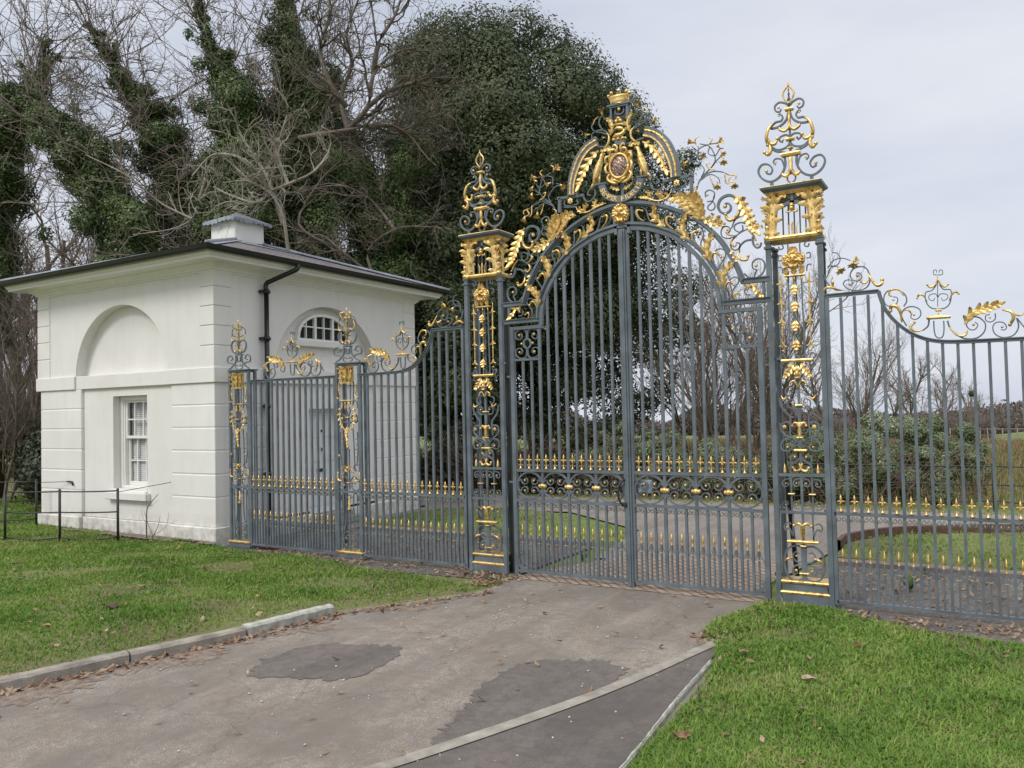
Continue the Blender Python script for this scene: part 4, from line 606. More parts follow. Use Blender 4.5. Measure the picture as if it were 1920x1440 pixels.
# ---- big piers ----------------------------------------------------------------
def big_pier(xc, label):
    root = thing('gate_pier', label, 'gate pier', (xc, .08, 0), 'tall openwork piers of the carriage gate')
    for (dx, y, zt) in ((-.225, .0, 3.27), (.225, .0, 3.27), (-.205, .17, 3.22), (.222, .13, 3.22)):
        mb = MB(); mb.box(xc+dx-.022, xc+dx+.022, y-.022, y+.022, 0, zt); mb.box(xc+dx-.034, xc+dx+.034, y-.034, y+.034, zt-.05, zt-.03); mb.box(xc+dx-.03, xc+dx+.03, y-.03, y+.03, zt, zt+.025)
        mb.build('post', [IR if y < .1 or dx < 0 else M['dark_iron']], root)
    mb = MB(); mb.box(xc-.2, xc+.2, -.015, .18, .0, .1); mb.box(xc-.19, xc+.19, -.005, .17, .1, .185); mb.build('plinth', [IR], root)
    for z, h in ((.098, .034), (.195, .028)):
        mb = MB(); tray_geo(mb, (xc-.2, z), (xc+.2, z), h, -.01, .18); mb.build('gilt_moulding', [GO], root)
    mb = MB()
    mb.box(xc-.2, xc+.2, -.015, .015, .805, .83); mb.build('rail', [IR], root); mb = MB(); mb.box(xc-.2, xc+.2, -.015, .015, 1.14, 1.165); mb.build('rail', [IR], root); mb = MB()
    mb.box(xc-.01, xc+.01, -.01, .01, .21, 2.2); mb.build('shaft_bar', [IR], root)
    for z in (.83, 1.6, 2.2, 3.22):
        for s_ in (-1, 1): mb = MB(); mb.box(xc+s_*.19-.01, xc+s_*.19+.01, .02, .15, z, z+.02); mb.build('tie_bar', [IR], root)
    put_orn(ORN['pier'], root, dx=xc, both=True, mirror=0, fat=1.36)
    for z, w_, h in ((.56, .125, .026), (2.185, .125, .028)):
        mb = MB(); tray_geo(mb, (xc-w_, z), (xc+w_, z), h, -.035, .01); mb.build('gilt_moulding', [GO], root)
    for z, w_, h in ((.52, .02, .016), (1.375, .045, .024), (1.78, .025, .018), (.276, .035, .016), (1.62, .022, .015), (1.49, .02, .015), (4.475, .03, .025), (4.2, .03, .026), (4.12, .018, .014)):
        mb = MB(); tray_geo(mb, (xc-w_, z), (xc+w_, z), h, -.02, .012); mb.build('gilt_collar', [GO], root)
    mb = MB(); mask_geo(mb, (xc, 3.09), .17, .15, -.03, 0, .07); mb.build('face_mask', [GO], root)
    mb = MB(); tray_geo(mb, (xc-.085, 2.953), (xc+.085, 2.953), .014, -.03, .01)
    for dx in (-.065, 0, .065):
        leaf_geo(mb, [(xc+dx, 2.955), (xc+dx*1.05, 2.99), (xc+dx*1.1, 3.025)], .026, 2, -.03)
        mb.tube([(xc+dx, -.02, 2.95), (xc+dx, -.02, 2.92), (xc+dx, -.02, 2.90)], [.004, .009, .002], 6)
    for s_ in (-1, 1):
        gilt_geo(mb, [(xc+s_*.05, 3.13), (xc+s_*.09, 3.12), (xc+s_*.085, 3.06), (xc+s_*.06, 3.05)], .02, .016, -.04)
    leaf_geo(mb, [(xc, 3.12), (xc, 3.16), (xc, 3.195)], .04, 3, -.03); mb.build('mask_drapery', [GO], root)
    for z in (2.827, 2.674, 2.50, 2.325):
        mb = MB(); leaf_geo(mb, [(xc, z+.045), (xc, z), (xc, z-.05)], .028, 3, -.03)
        for s_ in (-1, 1): leaf_geo(mb, [(xc, z+.03), (xc+s_*.018, z+.005), (xc+s_*.038, z-.02)], .014, 2, -.03)
        mb.lathe([(.006, -.075), (.015, -.072), (.008, -.066), (.005, -.05), (.004, .06)], (xc, -.02, z), 7); mb.build('husk', [GO], root)
    mb = MB(); leaf_geo(mb, [(xc, 2.14), (xc, 2.08), (xc, 2.02)], .03, 3, -.03); mb.ball((xc, -.04, 2.065), .022, 0, 8, 1.4)
    for s_ in (-1, 1): gilt_geo(mb, [(xc, 1.94), (xc+s_*.03, 2.0), (xc+s_*.065, 1.985), (xc+s_*.07, 1.96)], .012, .018, -.02)
    mb.build('bud', [GO], root)
    mb = MB(); mb.lathe([(.014, 0), (.02, .01), (.012, .03), (.018, .06), (.012, .1), (.02, .135), (.012, .14)], (xc, -.01, 1.49), 8); mb.build('tulip', [GO], root)
    # capital
    mb = MB(); mb.box(xc-.17, xc+.17, .04, .06, 3.33, 3.66, 0); mb.build('capital_back', [M['dark_iron']], root) if 0 else None
    mb = MB(); tray_geo(mb, (xc-.225, 3.305), (xc+.225, 3.305), .04, -.03, .2); mb.build('gilt_moulding', [GO], root)
    for s_ in (-1, 1):   # the same acanthus on the two sides of the capital
        mb = MB(); leaf_geo(mb, [(0, 3.32), (0, 3.5), (0, 3.64), (0, 3.68)], .06, 5, 0, fan=True)
        for q in mb.v: q[:] = np.stack([xc+s_*(.2-q[:, 1]), .085+s_*q[:, 0], q[:, 2]], 1)
        mb.build('acanthus_leaf', [GO], root)
        mb = MB(); mb.lathe([(.03, 0), (.034, .02), (.02, .035), (.016, .1), (.022, .11), (.022, .13)], (xc+s_*.225, -.02, 3.3), 10, 0); mb.box(xc+s_*.225-.015, xc+s_*.225+.015, -.035, -.005, 3.43, 3.475, 1); mb.build('corner_vase', [GO, IR], root)
    mb = MB()
    for dx in (-.1, -.05, 0, .05, .1): mb.box(xc+dx-.006, xc+dx+.006, .06, .07, 3.32, 3.62)
    mb.box(xc-.012, xc+.012, -.01, .01, 3.6, 3.72); mb.box(xc-.2, xc+.2, -.0, .17, 3.665, 3.70); 
    mb.build('capital_core', [IR], root)
    mb = MB(); mb.ball((xc, -.03, 3.565), .026, 0, 8, .9); mb.lathe([(.02, 0), (.028, .012), (.012, .04)], (xc, -.03, 3.575), 8)
    for s_ in (-1, 1): gilt_geo(mb, [(xc, 3.54), (xc+s_*.04, 3.53), (xc+s_*.05, 3.555)], .014, .014, -.03)
    mb.build('bud', [GO], root)
    mb = MB()
    def prism(z0, z1, e0, e1, mt): 
        V = [(xc-.215-e0, -.03-e0, z0), (xc+.215+e0, -.03-e0, z0), (xc+.215+e0, .2+e0, z0), (xc-.215-e0, .2+e0, z0), (xc-.215-e1, -.03-e1, z1), (xc+.215+e1, -.03-e1, z1), (xc+.215+e1, .2+e1, z1), (xc-.215-e1, .2+e1, z1)]
        mb.add(V, [(0, 3, 2, 1), (4, 5, 6, 7), (0, 1, 5, 4), (1, 2, 6, 5), (2, 3, 7, 6), (3, 0, 4, 7)], mt)
    prism(3.70, 3.728, 0, .022, 1); prism(3.728, 3.736, .018, .018, 0); prism(3.736, 3.755, .022, .045, 0); prism(3.755, 3.775, .05, .056, 0); prism(3.775, 3.783, .056, .05, 1)
    mb.build('capital_slab', [IR, GO], root)
    for s_ in (-1, 1):
        mb = MB(); mb.box(xc+s_*.175-.025, xc+s_*.175+.025, -.02, .03, 3.783, 3.80); mb.box(xc+s_*.175-.014, xc+s_*.175+.014, -.012, .012, 3.8, 3.83); mb.ball((xc+s_*.175, 0, 3.84), .013); mb.build('finial_foot', [IR], root)
    mb = MB(); tray_geo(mb, (xc-.075, 4.065), (xc+.075, 4.065), .034, -.02, .02); mb.build('gilt_moulding', [GO], root)
    mb = MB(); mb.box(xc-.009, xc+.009, -.009, .009, 4.08, 4.46); mb.lathe([(.008, 0), (.008, .05), (.018, .065), (.010, .085), (.007, .10), (.011, .115), (.004, .14)], (xc, 0, 4.5), 8); mb.build('finial_stem', [IR], root)
    mb = MB(); mb.lathe([(.014, 0), (.012, .08), (.016, .16)], (xc, -.005, 4.30), 8); mb.lathe([(.008, 0), (.005, .03), (.001, .08)], (xc, -.005, 4.645), 6); mb.build('gilt_stem', [GO], root)
    # back stay leaning against the pier
    mb = MB(); mb.tube([(xc-.28, 1.05, 0), (xc-.2, .19, 1.45 if xc > 0 else 2.2)], .024, 6); mb.build('back_stay', [M['black_iron']], root)
    return root
big_pier(-1.665, 'tall grey and gold openwork iron pier left of the carriage gate')
big_pier(1.69, 'tall grey and gold openwork iron pier right of the carriage gate')

# ---- small piers ---------------------------------------------------------------
def small_pier():
    xc = 0; root = thing('fence_pier', '', 'gate pier', (0, .04, 0), 'slender piers of the side railings')
    for dx, y in ((-.185, 0), (.185, 0), (-.175, .12), (.175, .12)):
        mb = MB(); mb.box(dx-.018, dx+.018, y-.018, y+.018, 0.06, 2.41); mb.build('post', [IR], root)
    mb = MB(); mb.box(-.2, .2, -.02, .15, 0, .065); mb.build('plinth', [IR], root)
    mb = MB(); tray_geo(mb, (-.205, .075), (.205, .075), .035, -.02, .14); mb.build('gilt_moulding', [GO], root)
    mb = MB(); mb.box(-.167, .167, -.014, .014, .81, .835); mb.build('rail', [IR], root)
    for a_, b_ in ((.09, .6), (.85, 1.35), (2.66, 3.05)): mb = MB(); mb.box(-.007, .007, -.008, .008, a_, b_); mb.build('shaft_bar', [IR], root)
    put_orn(ORN['small'], root, both=True, mirror=0, fat=1.3)
    mb = MB(); tray_geo(mb, (-.195, 2.425), (.195, 2.425), .02, -.03, .15)
    tray_geo(mb, (-.17, 2.403), (.17, 2.403), .014, -.02, .14); mb.build('capital_slab', [IR], root)
    mb = MB(); tray_geo(mb, (-.055, 2.635), (.055, 2.635), .014, -.02, .03); mb.build('finial_base', [IR], root)
    mb = MB(); G = []
    for dx, w_ in ((0, .045), (-.085, .035), (.085, .035), (-.045, .03), (.045, .03)): leaf_geo(mb, [(dx*.7, 2.19), (dx*.95, 2.29), (dx*1.25, 2.385)], w_, 3, -.035 if abs(dx) == .045 else -.045)
    mb.box(-.085, .085, -.035, .0, 2.17, 2.195); mb.box(-.075, .075, -.03, .02, 2.195, 2.38); mb.build('leaf_basket', [GO], root)
    mb = MB(); tray_geo(mb, (-.095, 1.955), (.095, 1.955), .018, -.03, .0); mb.build('gilt_moulding', [GO], root)
    mb = MB()
    for dx in (-.035, .035): mb.lathe([(.006, 0), (.013, -.01), (.006, -.04), (.01, -.06), (.014, -.09), (.004, -.1)][::-1], (dx, -.02, 1.94), 7)
    mb.build('gilt_drop', [GO], root)
    mb = MB()
    for i, z in enumerate(np.linspace(1.60, 1.40, 5)): leaf_geo(mb, [(0, z+.03), (.004*(-1)**i, z), (0, z-.04)], .028-.004*i, 2, -.03)
    mb.tube([(0, -.03, 1.41), (.0, -.03, 1.37), (.01, -.03, 1.345)], [.01, .016, .004], 7); mb.build('pendant', [GO], root)
    mb = MB(); mb.ball((0, -.03, 1.12), .022)
    for s_ in (-1, 1): leaf_geo(mb, [(0, 1.10), (s_*.03, 1.12), (s_*.05, 1.15)], .02, 2, -.03)
    mb.build('bud', [GO], root); mb = MB(); tray_geo(mb, (-.02, .935), (.02, .935), .016, -.02, .01); mb.build('gilt_collar', [GO], root); mb = MB(); tray_geo(mb, (-.02, 1.745), (.02, 1.745), .02, -.03, .01); mb.build('gilt_collar', [GO], root)
    mb = MB(); mb.lathe([(.026, 0), (.024, .012), (.014, .05), (.018, .09), (.010, .1), (.012, .15), (.004, .17)], (0, -.01, .60), 9); mb.build('bell', [GO], root)
    mb = MB(); mb.lathe([(.01, 0), (.008, .2), (.014, .21), (.006, .25), (.009, .38), (.014, .40), (.004, .43), (.010, .445), (.001, .49)], (0, -.008, 2.635), 8)
    for s_ in (-1, 1): gilt_geo(mb, [(0, 2.98), (s_*.03, 3.0), (s_*.045, 2.975)], .01, .012, -.008)
    leaf_geo(mb, [(0, 2.86), (0, 2.90), (0, 2.94)], .022, 3, -.012); mb.build('gilt_stem', [GO], root)
    return root
sp = small_pier(); sp.location = (-3.70, .04, 0); sp['label'] = 'slender grey and gold iron pier between the side wicket and the curved railing'
s2 = copy_tree(sp); s2.location = (-5.69, .04, 0); s2['label'] = 'slender grey and gold iron pier standing against the corner of the white lodge'

# ---- side railings -------------------------------------------------------------
def bars_and_dogs(root, x0, n, sp, ztop):
    for i in range(n+1):
        x = x0+sp*i
        if i < n:
            xm_ = x+sp/2
            mb = MB(); dog_bar(mb, xm_, .07, .52, 0, sp); mb.build('dog_bar', [IR, GO], root)
            mb = MB(); spearhead(mb, xm_, .84, .155, w=.026); mb.build('spearhead', [IR, GO], root)
            mb = MB(); small_c(mb, xm_, .81, sp*.84); mb.build('volute', [IR, GO], root)
        if 0 < i < n:
            mb = MB(); mb.box(x-.0115, x+.0115, -.013, .013, .838, ztop(x)); mb.box(x-.0115, x+.0115, -.013, .013, .07, .812); mb.build('bar', [IR], root)
FT = [(1.95, 2.742), (2.378, 2.745), (2.389, 2.692), (2.422, 2.591), (2.489, 2.487), (2.583, 2.392), (2.676, 2.332), (2.769, 2.297), (2.87, 2.279), (3.01, 2.272), (3.17, 2.27), (3.52, 2.268)]
def fence_panel(side, label):
    """the railing that sweeps down from the big pier"""
    mir = .0; x0 = 1.96; x1 = 3.52 if side > 0 else 3.505
    root = thing('railing_panel', label, 'railing', (side*2.7, 0, 0), 'swept iron railings beside the big piers')
    X = lambda u: side*u; fr = MB()
    def bx(u0, u1, z0, z1, d=.035, y=0): fr.box(min(X(u0), X(u1)), max(X(u0), X(u1)), y-d/2, y+d/2, z0, z1)
    bx(x0-.02, x0+.012, .03, 2.73); bx(x0, x1, .045, .07); bx(x0, x1, .81, .84); bx(x1-.02, x1, .03, 2.26)
    a = [(X(u), z) for u, z in FT[:2]]; fr.flat(a, .03, .03, .045); fr.flat([(q[0], q[1]+.012) for q in a], .008, .008, .07)
    c = spline(np.array([(X(u), z) for u, z in FT[1:]]), 4); fr.flat(c, .03, .03, .044); fr.flat(c+np.array([0, .012]), .008, .008, .07)
    fr.build('frame', [IR], root)
    xs = [u for u, z in FT[2:]]; zs = [z for u, z in FT[2:]]
    n = 14; bars_and_dogs(root, X(x0), n, side*(x1-x0-.01)/n, lambda x: (2.73 if abs(x) < 2.385 else float(np.interp(abs(x), xs, zs)))-.01)
    put_orn(ORN['crest'], root, mirror=None if side > 0 else 0, dx=0)
    return root
fence_panel(1, 'iron railing right of the carriage gate, sweeping down to an urn and gilt leaf')
fence_panel(-1, 'iron railing sweeping down between the big left pier and the slender pier')
root = thing('wicket_gate', 'low iron side gate topped with urn and two gilt leaves, beside the white lodge', 'gate', (-4.69, 0, 0))
fr = MB(); xa, xb = -5.485, -3.905
fr.box(xa, xb, -.017, .017, .045, .07); fr.box(xa, xb, -.017, .017, .81, .84); fr.box(xa, xb, -.02, .02, 2.245, 2.27); fr.box(xa, xb, -.035, .035, 2.27, 2.279); fr.box(xa, xa+.03, -.018, .018, .03, 2.245); fr.box(xb-.03, xb, -.018, .018, .03, 2.245)
fr.build('frame', [IR], root); bars_and_dogs(root, xa+.015, 15, (xb-xa-.03)/15, lambda x: 2.25)
urn = [e for e in ORN['crest'] if 'urn' in e[1] or (2600 < np.mean([q[0] for q in e[2]]) < 3040 and min(q[1] for q in e[2]) > 2270 and np.mean([q[0] for q in e[2]]) > 2770 and max(q[1] for q in e[2]) < 2500)]
lf = [e for e in ORN['crest'] if np.mean([q[0] for q in e[2]]) > 3040 and np.mean([q[0] for q in e[2]]) > 3000]
put_orn(urn, root, dx=-4.66-2.83); 
put_orn(lf, root, dx=-4.66-2.83-.05); put_orn(lf, root, mirror=0, dx=-4.66+2.83+.05)
# ------------------------------------------------------------------ white lodge
HX, HY = -8.25, 2.17       # centre of the square plan
LODGE = thing('gate_lodge', 'small square cream painted lodge with hipped slate roof and blind arches beside the railings', 'lodge', (HX, HY, 0))
WL = M['wall']
FA = lambda u, z, d=0: (u, -.1+d, z)           # front towards the lawn: u = x
FB = lambda u, z, d=0: (-6.08-d, u, z)         # side facing the drive: u = y
FC = lambda u, z, d=0: (-10.42+d, 4.24-u, z)   # far sides, plain
FD = lambda u, z, d=0: (-6.08-u, 4.44-d, z)
def quad(mb, F, pts, flip=False, mat=0): 
    mb.add([F(*p) for p in pts], [tuple(range(len(pts)))[::-1] if flip else tuple(range(len(pts)))], mat)
def rect(mb, F, u0, u1, z0, z1, d=0, mat=0):
    if u1-u0 > 1e-4 and z1-z0 > 1e-4: quad(mb, F, [(u0, z0, d), (u1, z0, d), (u1, z1, d), (u0, z1, d)], mat=mat)
def blk(mb, F, u0, u1, z0, z1, d0, d1, b=.008, mat=0):
    """block standing between depths d0 (front) and d1 (back) of a facade"""
    a = np.array([F(u0, z0, d0), F(u1, z1, d1)]); lo, hi = a.min(0), a.max(0)
    mb.bbox(lo[0], hi[0], lo[1], hi[1], lo[2], hi[2], b, mat)
def arch_wall(mb, F, u0, u1, z0, z1, uc, R, zs, d0, d1, zk=1.0):
    """wall face with a round-headed recess sunk from depth d0 to d1"""
    n = 36; an = np.linspace(pi, 0, n+1); A = [(uc+R*cos(t), zs+R*zk*sin(t)) for t in an]
    rect(mb, F, u0, uc-R, z0, z1, d0); rect(mb, F, uc+R, u1, z0, z1, d0)
    for (a, b) in zip(A[:-1], A[1:]):
        quad(mb, F, [(a[0], a[1], d0), (b[0], b[1], d0), (b[0], z1, d0), (a[0], z1, d0)])
        quad(mb, F, [(a[0], a[1], d0), (a[0], a[1], d1), (b[0], b[1], d1), (b[0], b[1], d0)])
        if z0 < zs+1e-6: quad(mb, F, [(a[0], z0, d1), (b[0], z0, d1), (b[0], b[1], d1), (a[0], a[1], d1)])
    if z0 < zs: 
        for u in (uc-R, uc+R): quad(mb, F, [(u, z0, d0), (u, z0, d1), (u, zs, d1), (u, zs, d0)])
def hole_wall(mb, F, u0, u1, z0, z1, d, h, back):
    """wall face with a rectangular opening h = (u0,u1,z0,z1), reveals running to depth back"""
    a, b, c, e = h
    rect(mb, F, u0, a, z0, z1, d); rect(mb, F, b, u1, z0, z1, d); rect(mb, F, a, b, z0, c, d); rect(mb, F, a, b, e, z1, d)
    quad(mb, F, [(a, c, d), (a, c, back), (a, e, back), (a, e, d)]); quad(mb, F, [(b, c, d), (b, c, back), (b, e, back), (b, e, d)])
    quad(mb, F, [(a, e, d), (b, e, d), (b, e, back), (a, e, back)]); quad(mb, F, [(a, c, d), (b, c, d), (b, c, back), (a, c, back)])
mb = MB()
WIN = (-8.50, -7.655, .72, 2.14)
# front, upper stage with blind arch
arch_wall(mb, FA, -10.5, -6.08, 2.47, 3.84, -8.25, 1.16, 2.47, 0, .17, .92)
hole_wall(mb, FA, -9.27, -7.02, .26, 2.28, .05, WIN, .30)
# side, upper stage
arch_wall(mb, FB, -.1, 4.42, 2.47, 3.84, 2.17, 1.16, 2.47, 0, .17, .92)
DOOR = (1.74, 2.62, .2, 1.88)
hole_wall(mb, FB, 1.02, 3.30, .26, 2.28, .05, DOOR, .30)
rect(mb, FC, -.2, 4.34, 0, 3.84, 0); rect(mb, FD, 0, 4.34, 0, 3.84, 0)
rect(mb, FA, -10.45, -9.27, .26, 2.28, .05); rect(mb, FA, -7.02, -6.1, .26, 2.28, .05); rect(mb, FB, -.05, 1.02, .26, 2.28, .05); rect(mb, FB, 3.3, 4.4, .26, 2.28, .05)
mb.build('wall', [WL], LODGE)
def stack(mb, F, u0, u1, zs, d0=0.0, d1=.09):
    for a, b in zip(zs[:-1], zs[1:]): blk(mb, F, u0, u1, a+.011, b-.011, d0, d1, .007)
zl = [.25, .665, .985, 1.315, 1.64, 1.96, 2.28]; zu = [2.46, 2.79, 3.07, 3.345, 3.62, 3.85]
for (x0, x1, y0, y1), (a0, a1, c0, c1), core in (((-7.02, -6.08, -.1, .87), (-6.36, -6.065, -.115, .2), (-7.0, -6.088, -.092, .85)), ((-10.42, -9.27, -.1, .4), (-10.5, -10.137, -.112, .2), (-10.412, -9.28, -.092, .39)), ((-6.6, -6.08, 3.30, 4.42), (-6.36, -6.07, 4.1, 4.43), (-6.5, -6.088, 3.31, 4.41))):
    mb = MB()
    for a, b in zip(zl[:-1], zl[1:]): mb.bbox(x0, x1, y0, y1, a+.008, b-.008, .008)
    for a, b in zip(zu[:-1], zu[1:]): mb.bbox(a0, a1, c0, c1, a+.007, b-.007, .006)
    mb.box(*core, .2, 2.3); mb.build('rusticated_corner', [WL], LODGE)
for q in ((-10.47, -9.27, -.15, .5, -.1, .255, .012), (-9.268, -7.022, -.09, .02, -.1, .253, .01), (-7.02, -6.03, -.15, .95, -.1, .255, .012), (-6.2, -6.07, .952, DOOR[0]-.002, -.1, .22, .01), (-6.2, -6.07, DOOR[1]+.002, 3.28, -.1, .22, .01), (-6.7, -6.03, 3.282, 4.47, -.1, .23, .012)):
    mb = MB(); mb.bbox(*q); mb.build('plinth', [WL], LODGE)
mb = MB()   # string course, set back inside the arches
mb.bbox(-10.52, -9.41, -.13, .3, 2.27, 2.485, .008); mb.bbox(-9.408, -7.092, -.10, .2, 2.27, 2.482, .008); mb.bbox(-7.09, -6.045, -.13, 1.01, 2.27, 2.485, .008)
mb.bbox(-6.3, -6.075, 1.012, 3.328, 2.27, 2.482, .008); mb.bbox(-6.9, -6.045, 3.33, 4.45, 2.27, 2.485, .008)
mb.build('string_course', [WL], LODGE)
# cornice swept round the eaves
def eaves(prof, name, mat, closed=True):
    mb = MB(); x0, x1, y0, y1 = -10.42, -6.08, -.1, 4.44; k = len(prof); V = []
    for d, z in prof: V += [(x0-d, y0-d, z), (x1+d, y0-d, z), (x1+d, y1+d, z), (x0-d, y1+d, z)]
    f = [(i*4+j, i*4+(j+1) % 4, i*4+4+(j+1) % 4, i*4+4+j) for i in range(k-1) for j in range(4)]
    mb.add(V, f); return mb.build(name, mat, LODGE)
eaves([(0, 3.82), (.02, 3.825), (.02, 3.845), (.05, 3.85), (.06, 3.875), (.10, 3.905), (.13, 3.915), (.14, 3.935), (.33, 3.945), (.33, 3.935), (.345, 3.935), (.345, 3.965), (.36, 3.97), (.375, 4.0), (.385, 4.0), (.385, 4.02)], 'cornice', [M['window_paint']])
eaves([(.385, 4.02), (.385, 4.055), (.40, 4.03), (.42, 4.01), (.46, 4.01), (.49, 4.035), (.50, 4.07), (.505, 4.085), (.485, 4.085), (.47, 4.05), (.39, 4.05)], 'gutter', [M['gutter']])
def slate():
    m, nt, p = new_mat('slate_roof'); v = geo_pos(nt)
    br = nt.nodes.new('ShaderNodeTexBrick'); sep = N(nt, 'ShaderNodeSeparateXYZ'); nt.links.new(v, sep.inputs[0])
    ad = N(nt, 'ShaderNodeMath', operation='ADD'); nt.links.new(sep.outputs[0], ad.inputs[0]); nt.links.new(sep.outputs[1], ad.inputs[1])
    mz = N(nt, 'ShaderNodeMath', operation='MULTIPLY'); nt.links.new(sep.outputs[2], mz.inputs[0]); mz.inputs[1].default_value = 3.0
    cb = nt.nodes.new('ShaderNodeCombineXYZ'); nt.links.new(ad.outputs[0], cb.inputs[0]); nt.links.new(mz.outputs[0], cb.inputs[1])
    nt.links.new(cb.outputs[0], br.inputs['Vector']); br.inputs['Scale'].default_value = 1; br.inputs['Brick Width'].default_value = .24; br.inputs['Row Height'].default_value = .15; br.inputs['Mortar Size'].default_value = .008
    br.inputs['Color1'].default_value = (.13, .115, .125, 1); br.inputs['Color2'].default_value = (.2, .175, .18, 1); br.inputs['Mortar'].default_value = (.05, .045, .05, 1)
    nz = noise(nt, v, 3, 5)
    nt.links.new(mixc(nt, ramp(nt, nz, [(.45, (0,)*3), (.75, (.5,)*3)]), br.outputs[0], (.2, .2, .17)), p.inputs['Base Color']); p.inputs['Roughness'].default_value = .55
    bump(nt, p, br.outputs['Fac'], -.5, .02); return m
M['slate'] = slate()
mb = MB(); e = .48; x0, x1, y0, y1 = -10.42-e, -6.08+e, -.1-e, 4.44+e; ze, zp = 4.075, 4.93
mb.add([(x0, y0, ze), (x1, y0, ze), (x1, y1, ze), (x0, y1, ze), (HX, HY, zp)], [(0, 1, 4), (1, 2, 4), (2, 3, 4), (3, 0, 4)])
mb.add([(x0, y0, ze-.02), (x1, y0, ze-.02), (x1, y1, ze-.02), (x0, y1, ze-.02), (x0, y0, ze-.001), (x1, y0, ze-.001), (x1, y1, ze-.001), (x0, y1, ze-.001)], [(0, 1, 5, 4), (1, 2, 6, 5), (2, 3, 7, 6), (3, 0, 4, 7), (3, 2, 1, 0)])
RF = mb.build('roof', [M['slate']], LODGE)
for (cx_, cy_) in ((x0, y0), (x1, y0), (x1, y1), (x0, y1)):
    mb = MB(); P = np.array([[cx_, cy_, ze+.015], [HX, HY, zp+.02]]); t = np.linspace(0, .93, 12)[:, None]; Q = P[0]*(1-t)+P[1]*t
    mb.tube(Q, .035+.004*np.sin(np.arange(12)*3), 8)
    d = Q[-1]-Q[0]; d /= np.linalg.norm(d); s_ = np.cross(d, (0, 0, 1)); s_ /= np.linalg.norm(s_)
    for sg in (-1, 1):
        a = Q+s_*sg*.11-np.array([0, 0, .11*.19*.98+.002]); V = np.vstack([Q-[0, 0, .005], a]); k = len(Q)
        mb.add(V, [(i, i+1, k+i+1, k+i) for i in range(k-1)])
    o = mb.build('hip_lead', [M['lead']], LODGE); o.parent = LODGE
# lead apron and chimney
mb = MB(); s_ = .85; za = zp-.02
for r0, r1 in ((.35, s_),):
    zz = lambda r: zp+.012-(zp-ze)*r/2.65
    V = [(HX-r0, HY-r0, zz(r0)), (HX+r0, HY-r0, zz(r0)), (HX+r0, HY+r0, zz(r0)), (HX-r0, HY+r0, zz(r0)), (HX-r1, HY-r1, zz(r1)), (HX+r1, HY-r1, zz(r1)), (HX+r1, HY+r1, zz(r1)), (HX-r1, HY+r1, zz(r1))]
    mb.add(V, [(4, 5, 1, 0), (5, 6, 2, 1), (6, 7, 3, 2), (7, 4, 0, 3)])
mb.build('lead_apron', [M['lead']], LODGE)
CH = thing('tmp', '', '', (HX, HY, 4.6)); bpy.data.objects.remove(CH)
w_ = .31; mb = MB(); mb.bbox(HX-w_, HX+w_, HY-w_, HY+w_, 4.6, 5.21, .012)
for sx, sy in ((-1, -1), (1, -1), (1, 1), (-1, 1)): mb.box(HX+sx*w_-.03*(sx > 0)-.003*(sx < 0)+0, HX+sx*w_+.03*(sx < 0)+.003*(sx > 0), HY+sy*w_-.03*(sy > 0)-.003*(sy < 0), HY+sy*w_+.03*(sy < 0)+.003*(sy > 0), 4.84, 5.208)
chim = mb.build('chimney', [M['window_paint']], LODGE)
mb = MB(); n = 14; c = .42
for k in range(4):
    rot = np.array([[cos(k*pi/2), -sin(k*pi/2)], [sin(k*pi/2), cos(k*pi/2)]])
    for i in range(n*2):
        a, b = -c+c*i/n, -c+c*(i+1)/n
        zf = lambda u: 5.185-.03*abs(sin(u/c*pi*4))+.012*sin(u*9)
        P = [(a, -c, zf(a)), (b, -c, zf(b)), (b*.03, -.03*c, 5.44), (a*.03, -.03*c, 5.44)]
        P = [(a, -c, zf(a)), (b, -c, zf(b)), (b*.98, -c*.98, 5.22), (a*.98, -c*.98, 5.22)]
        for Pq in (P, [(a*.98, -c*.98, 5.22), (b*.98, -c*.98, 5.22), (0, 0, 5.42)]):
            mb.add([(*(rot@np.array(q[:2])+np.array([HX, HY])), q[2]) for q in Pq], [tuple(range(len(Pq)))])
cap = mb.build('lead_cap', [M['lead']], LODGE); cap.parent = chim
# downpipe with swan neck
mb = MB(); X_ = -6.0
mb.tube(spline([(-5.62, 1.05, 4.03), (-5.62, 1.04, 3.97), (-5.66, 1.0, 3.93), (-5.9, .83, 3.80), (X_, .78, 3.74), (X_, .78, 3.6)], 5), .036, 10)
mb.tube([(X_, .78, 3.66), (X_, .78, .02)], .036, 10)
for z in (3.6, 2.9, 1.9, .9): mb.lathe([(.05, 0), (.05, .06)], (X_, .78, z), 12); mb.box(X_-.09, X_, .70, .86, z+.01, z+.05)
mb.build('downpipe', [M['gutter']], LODGE)
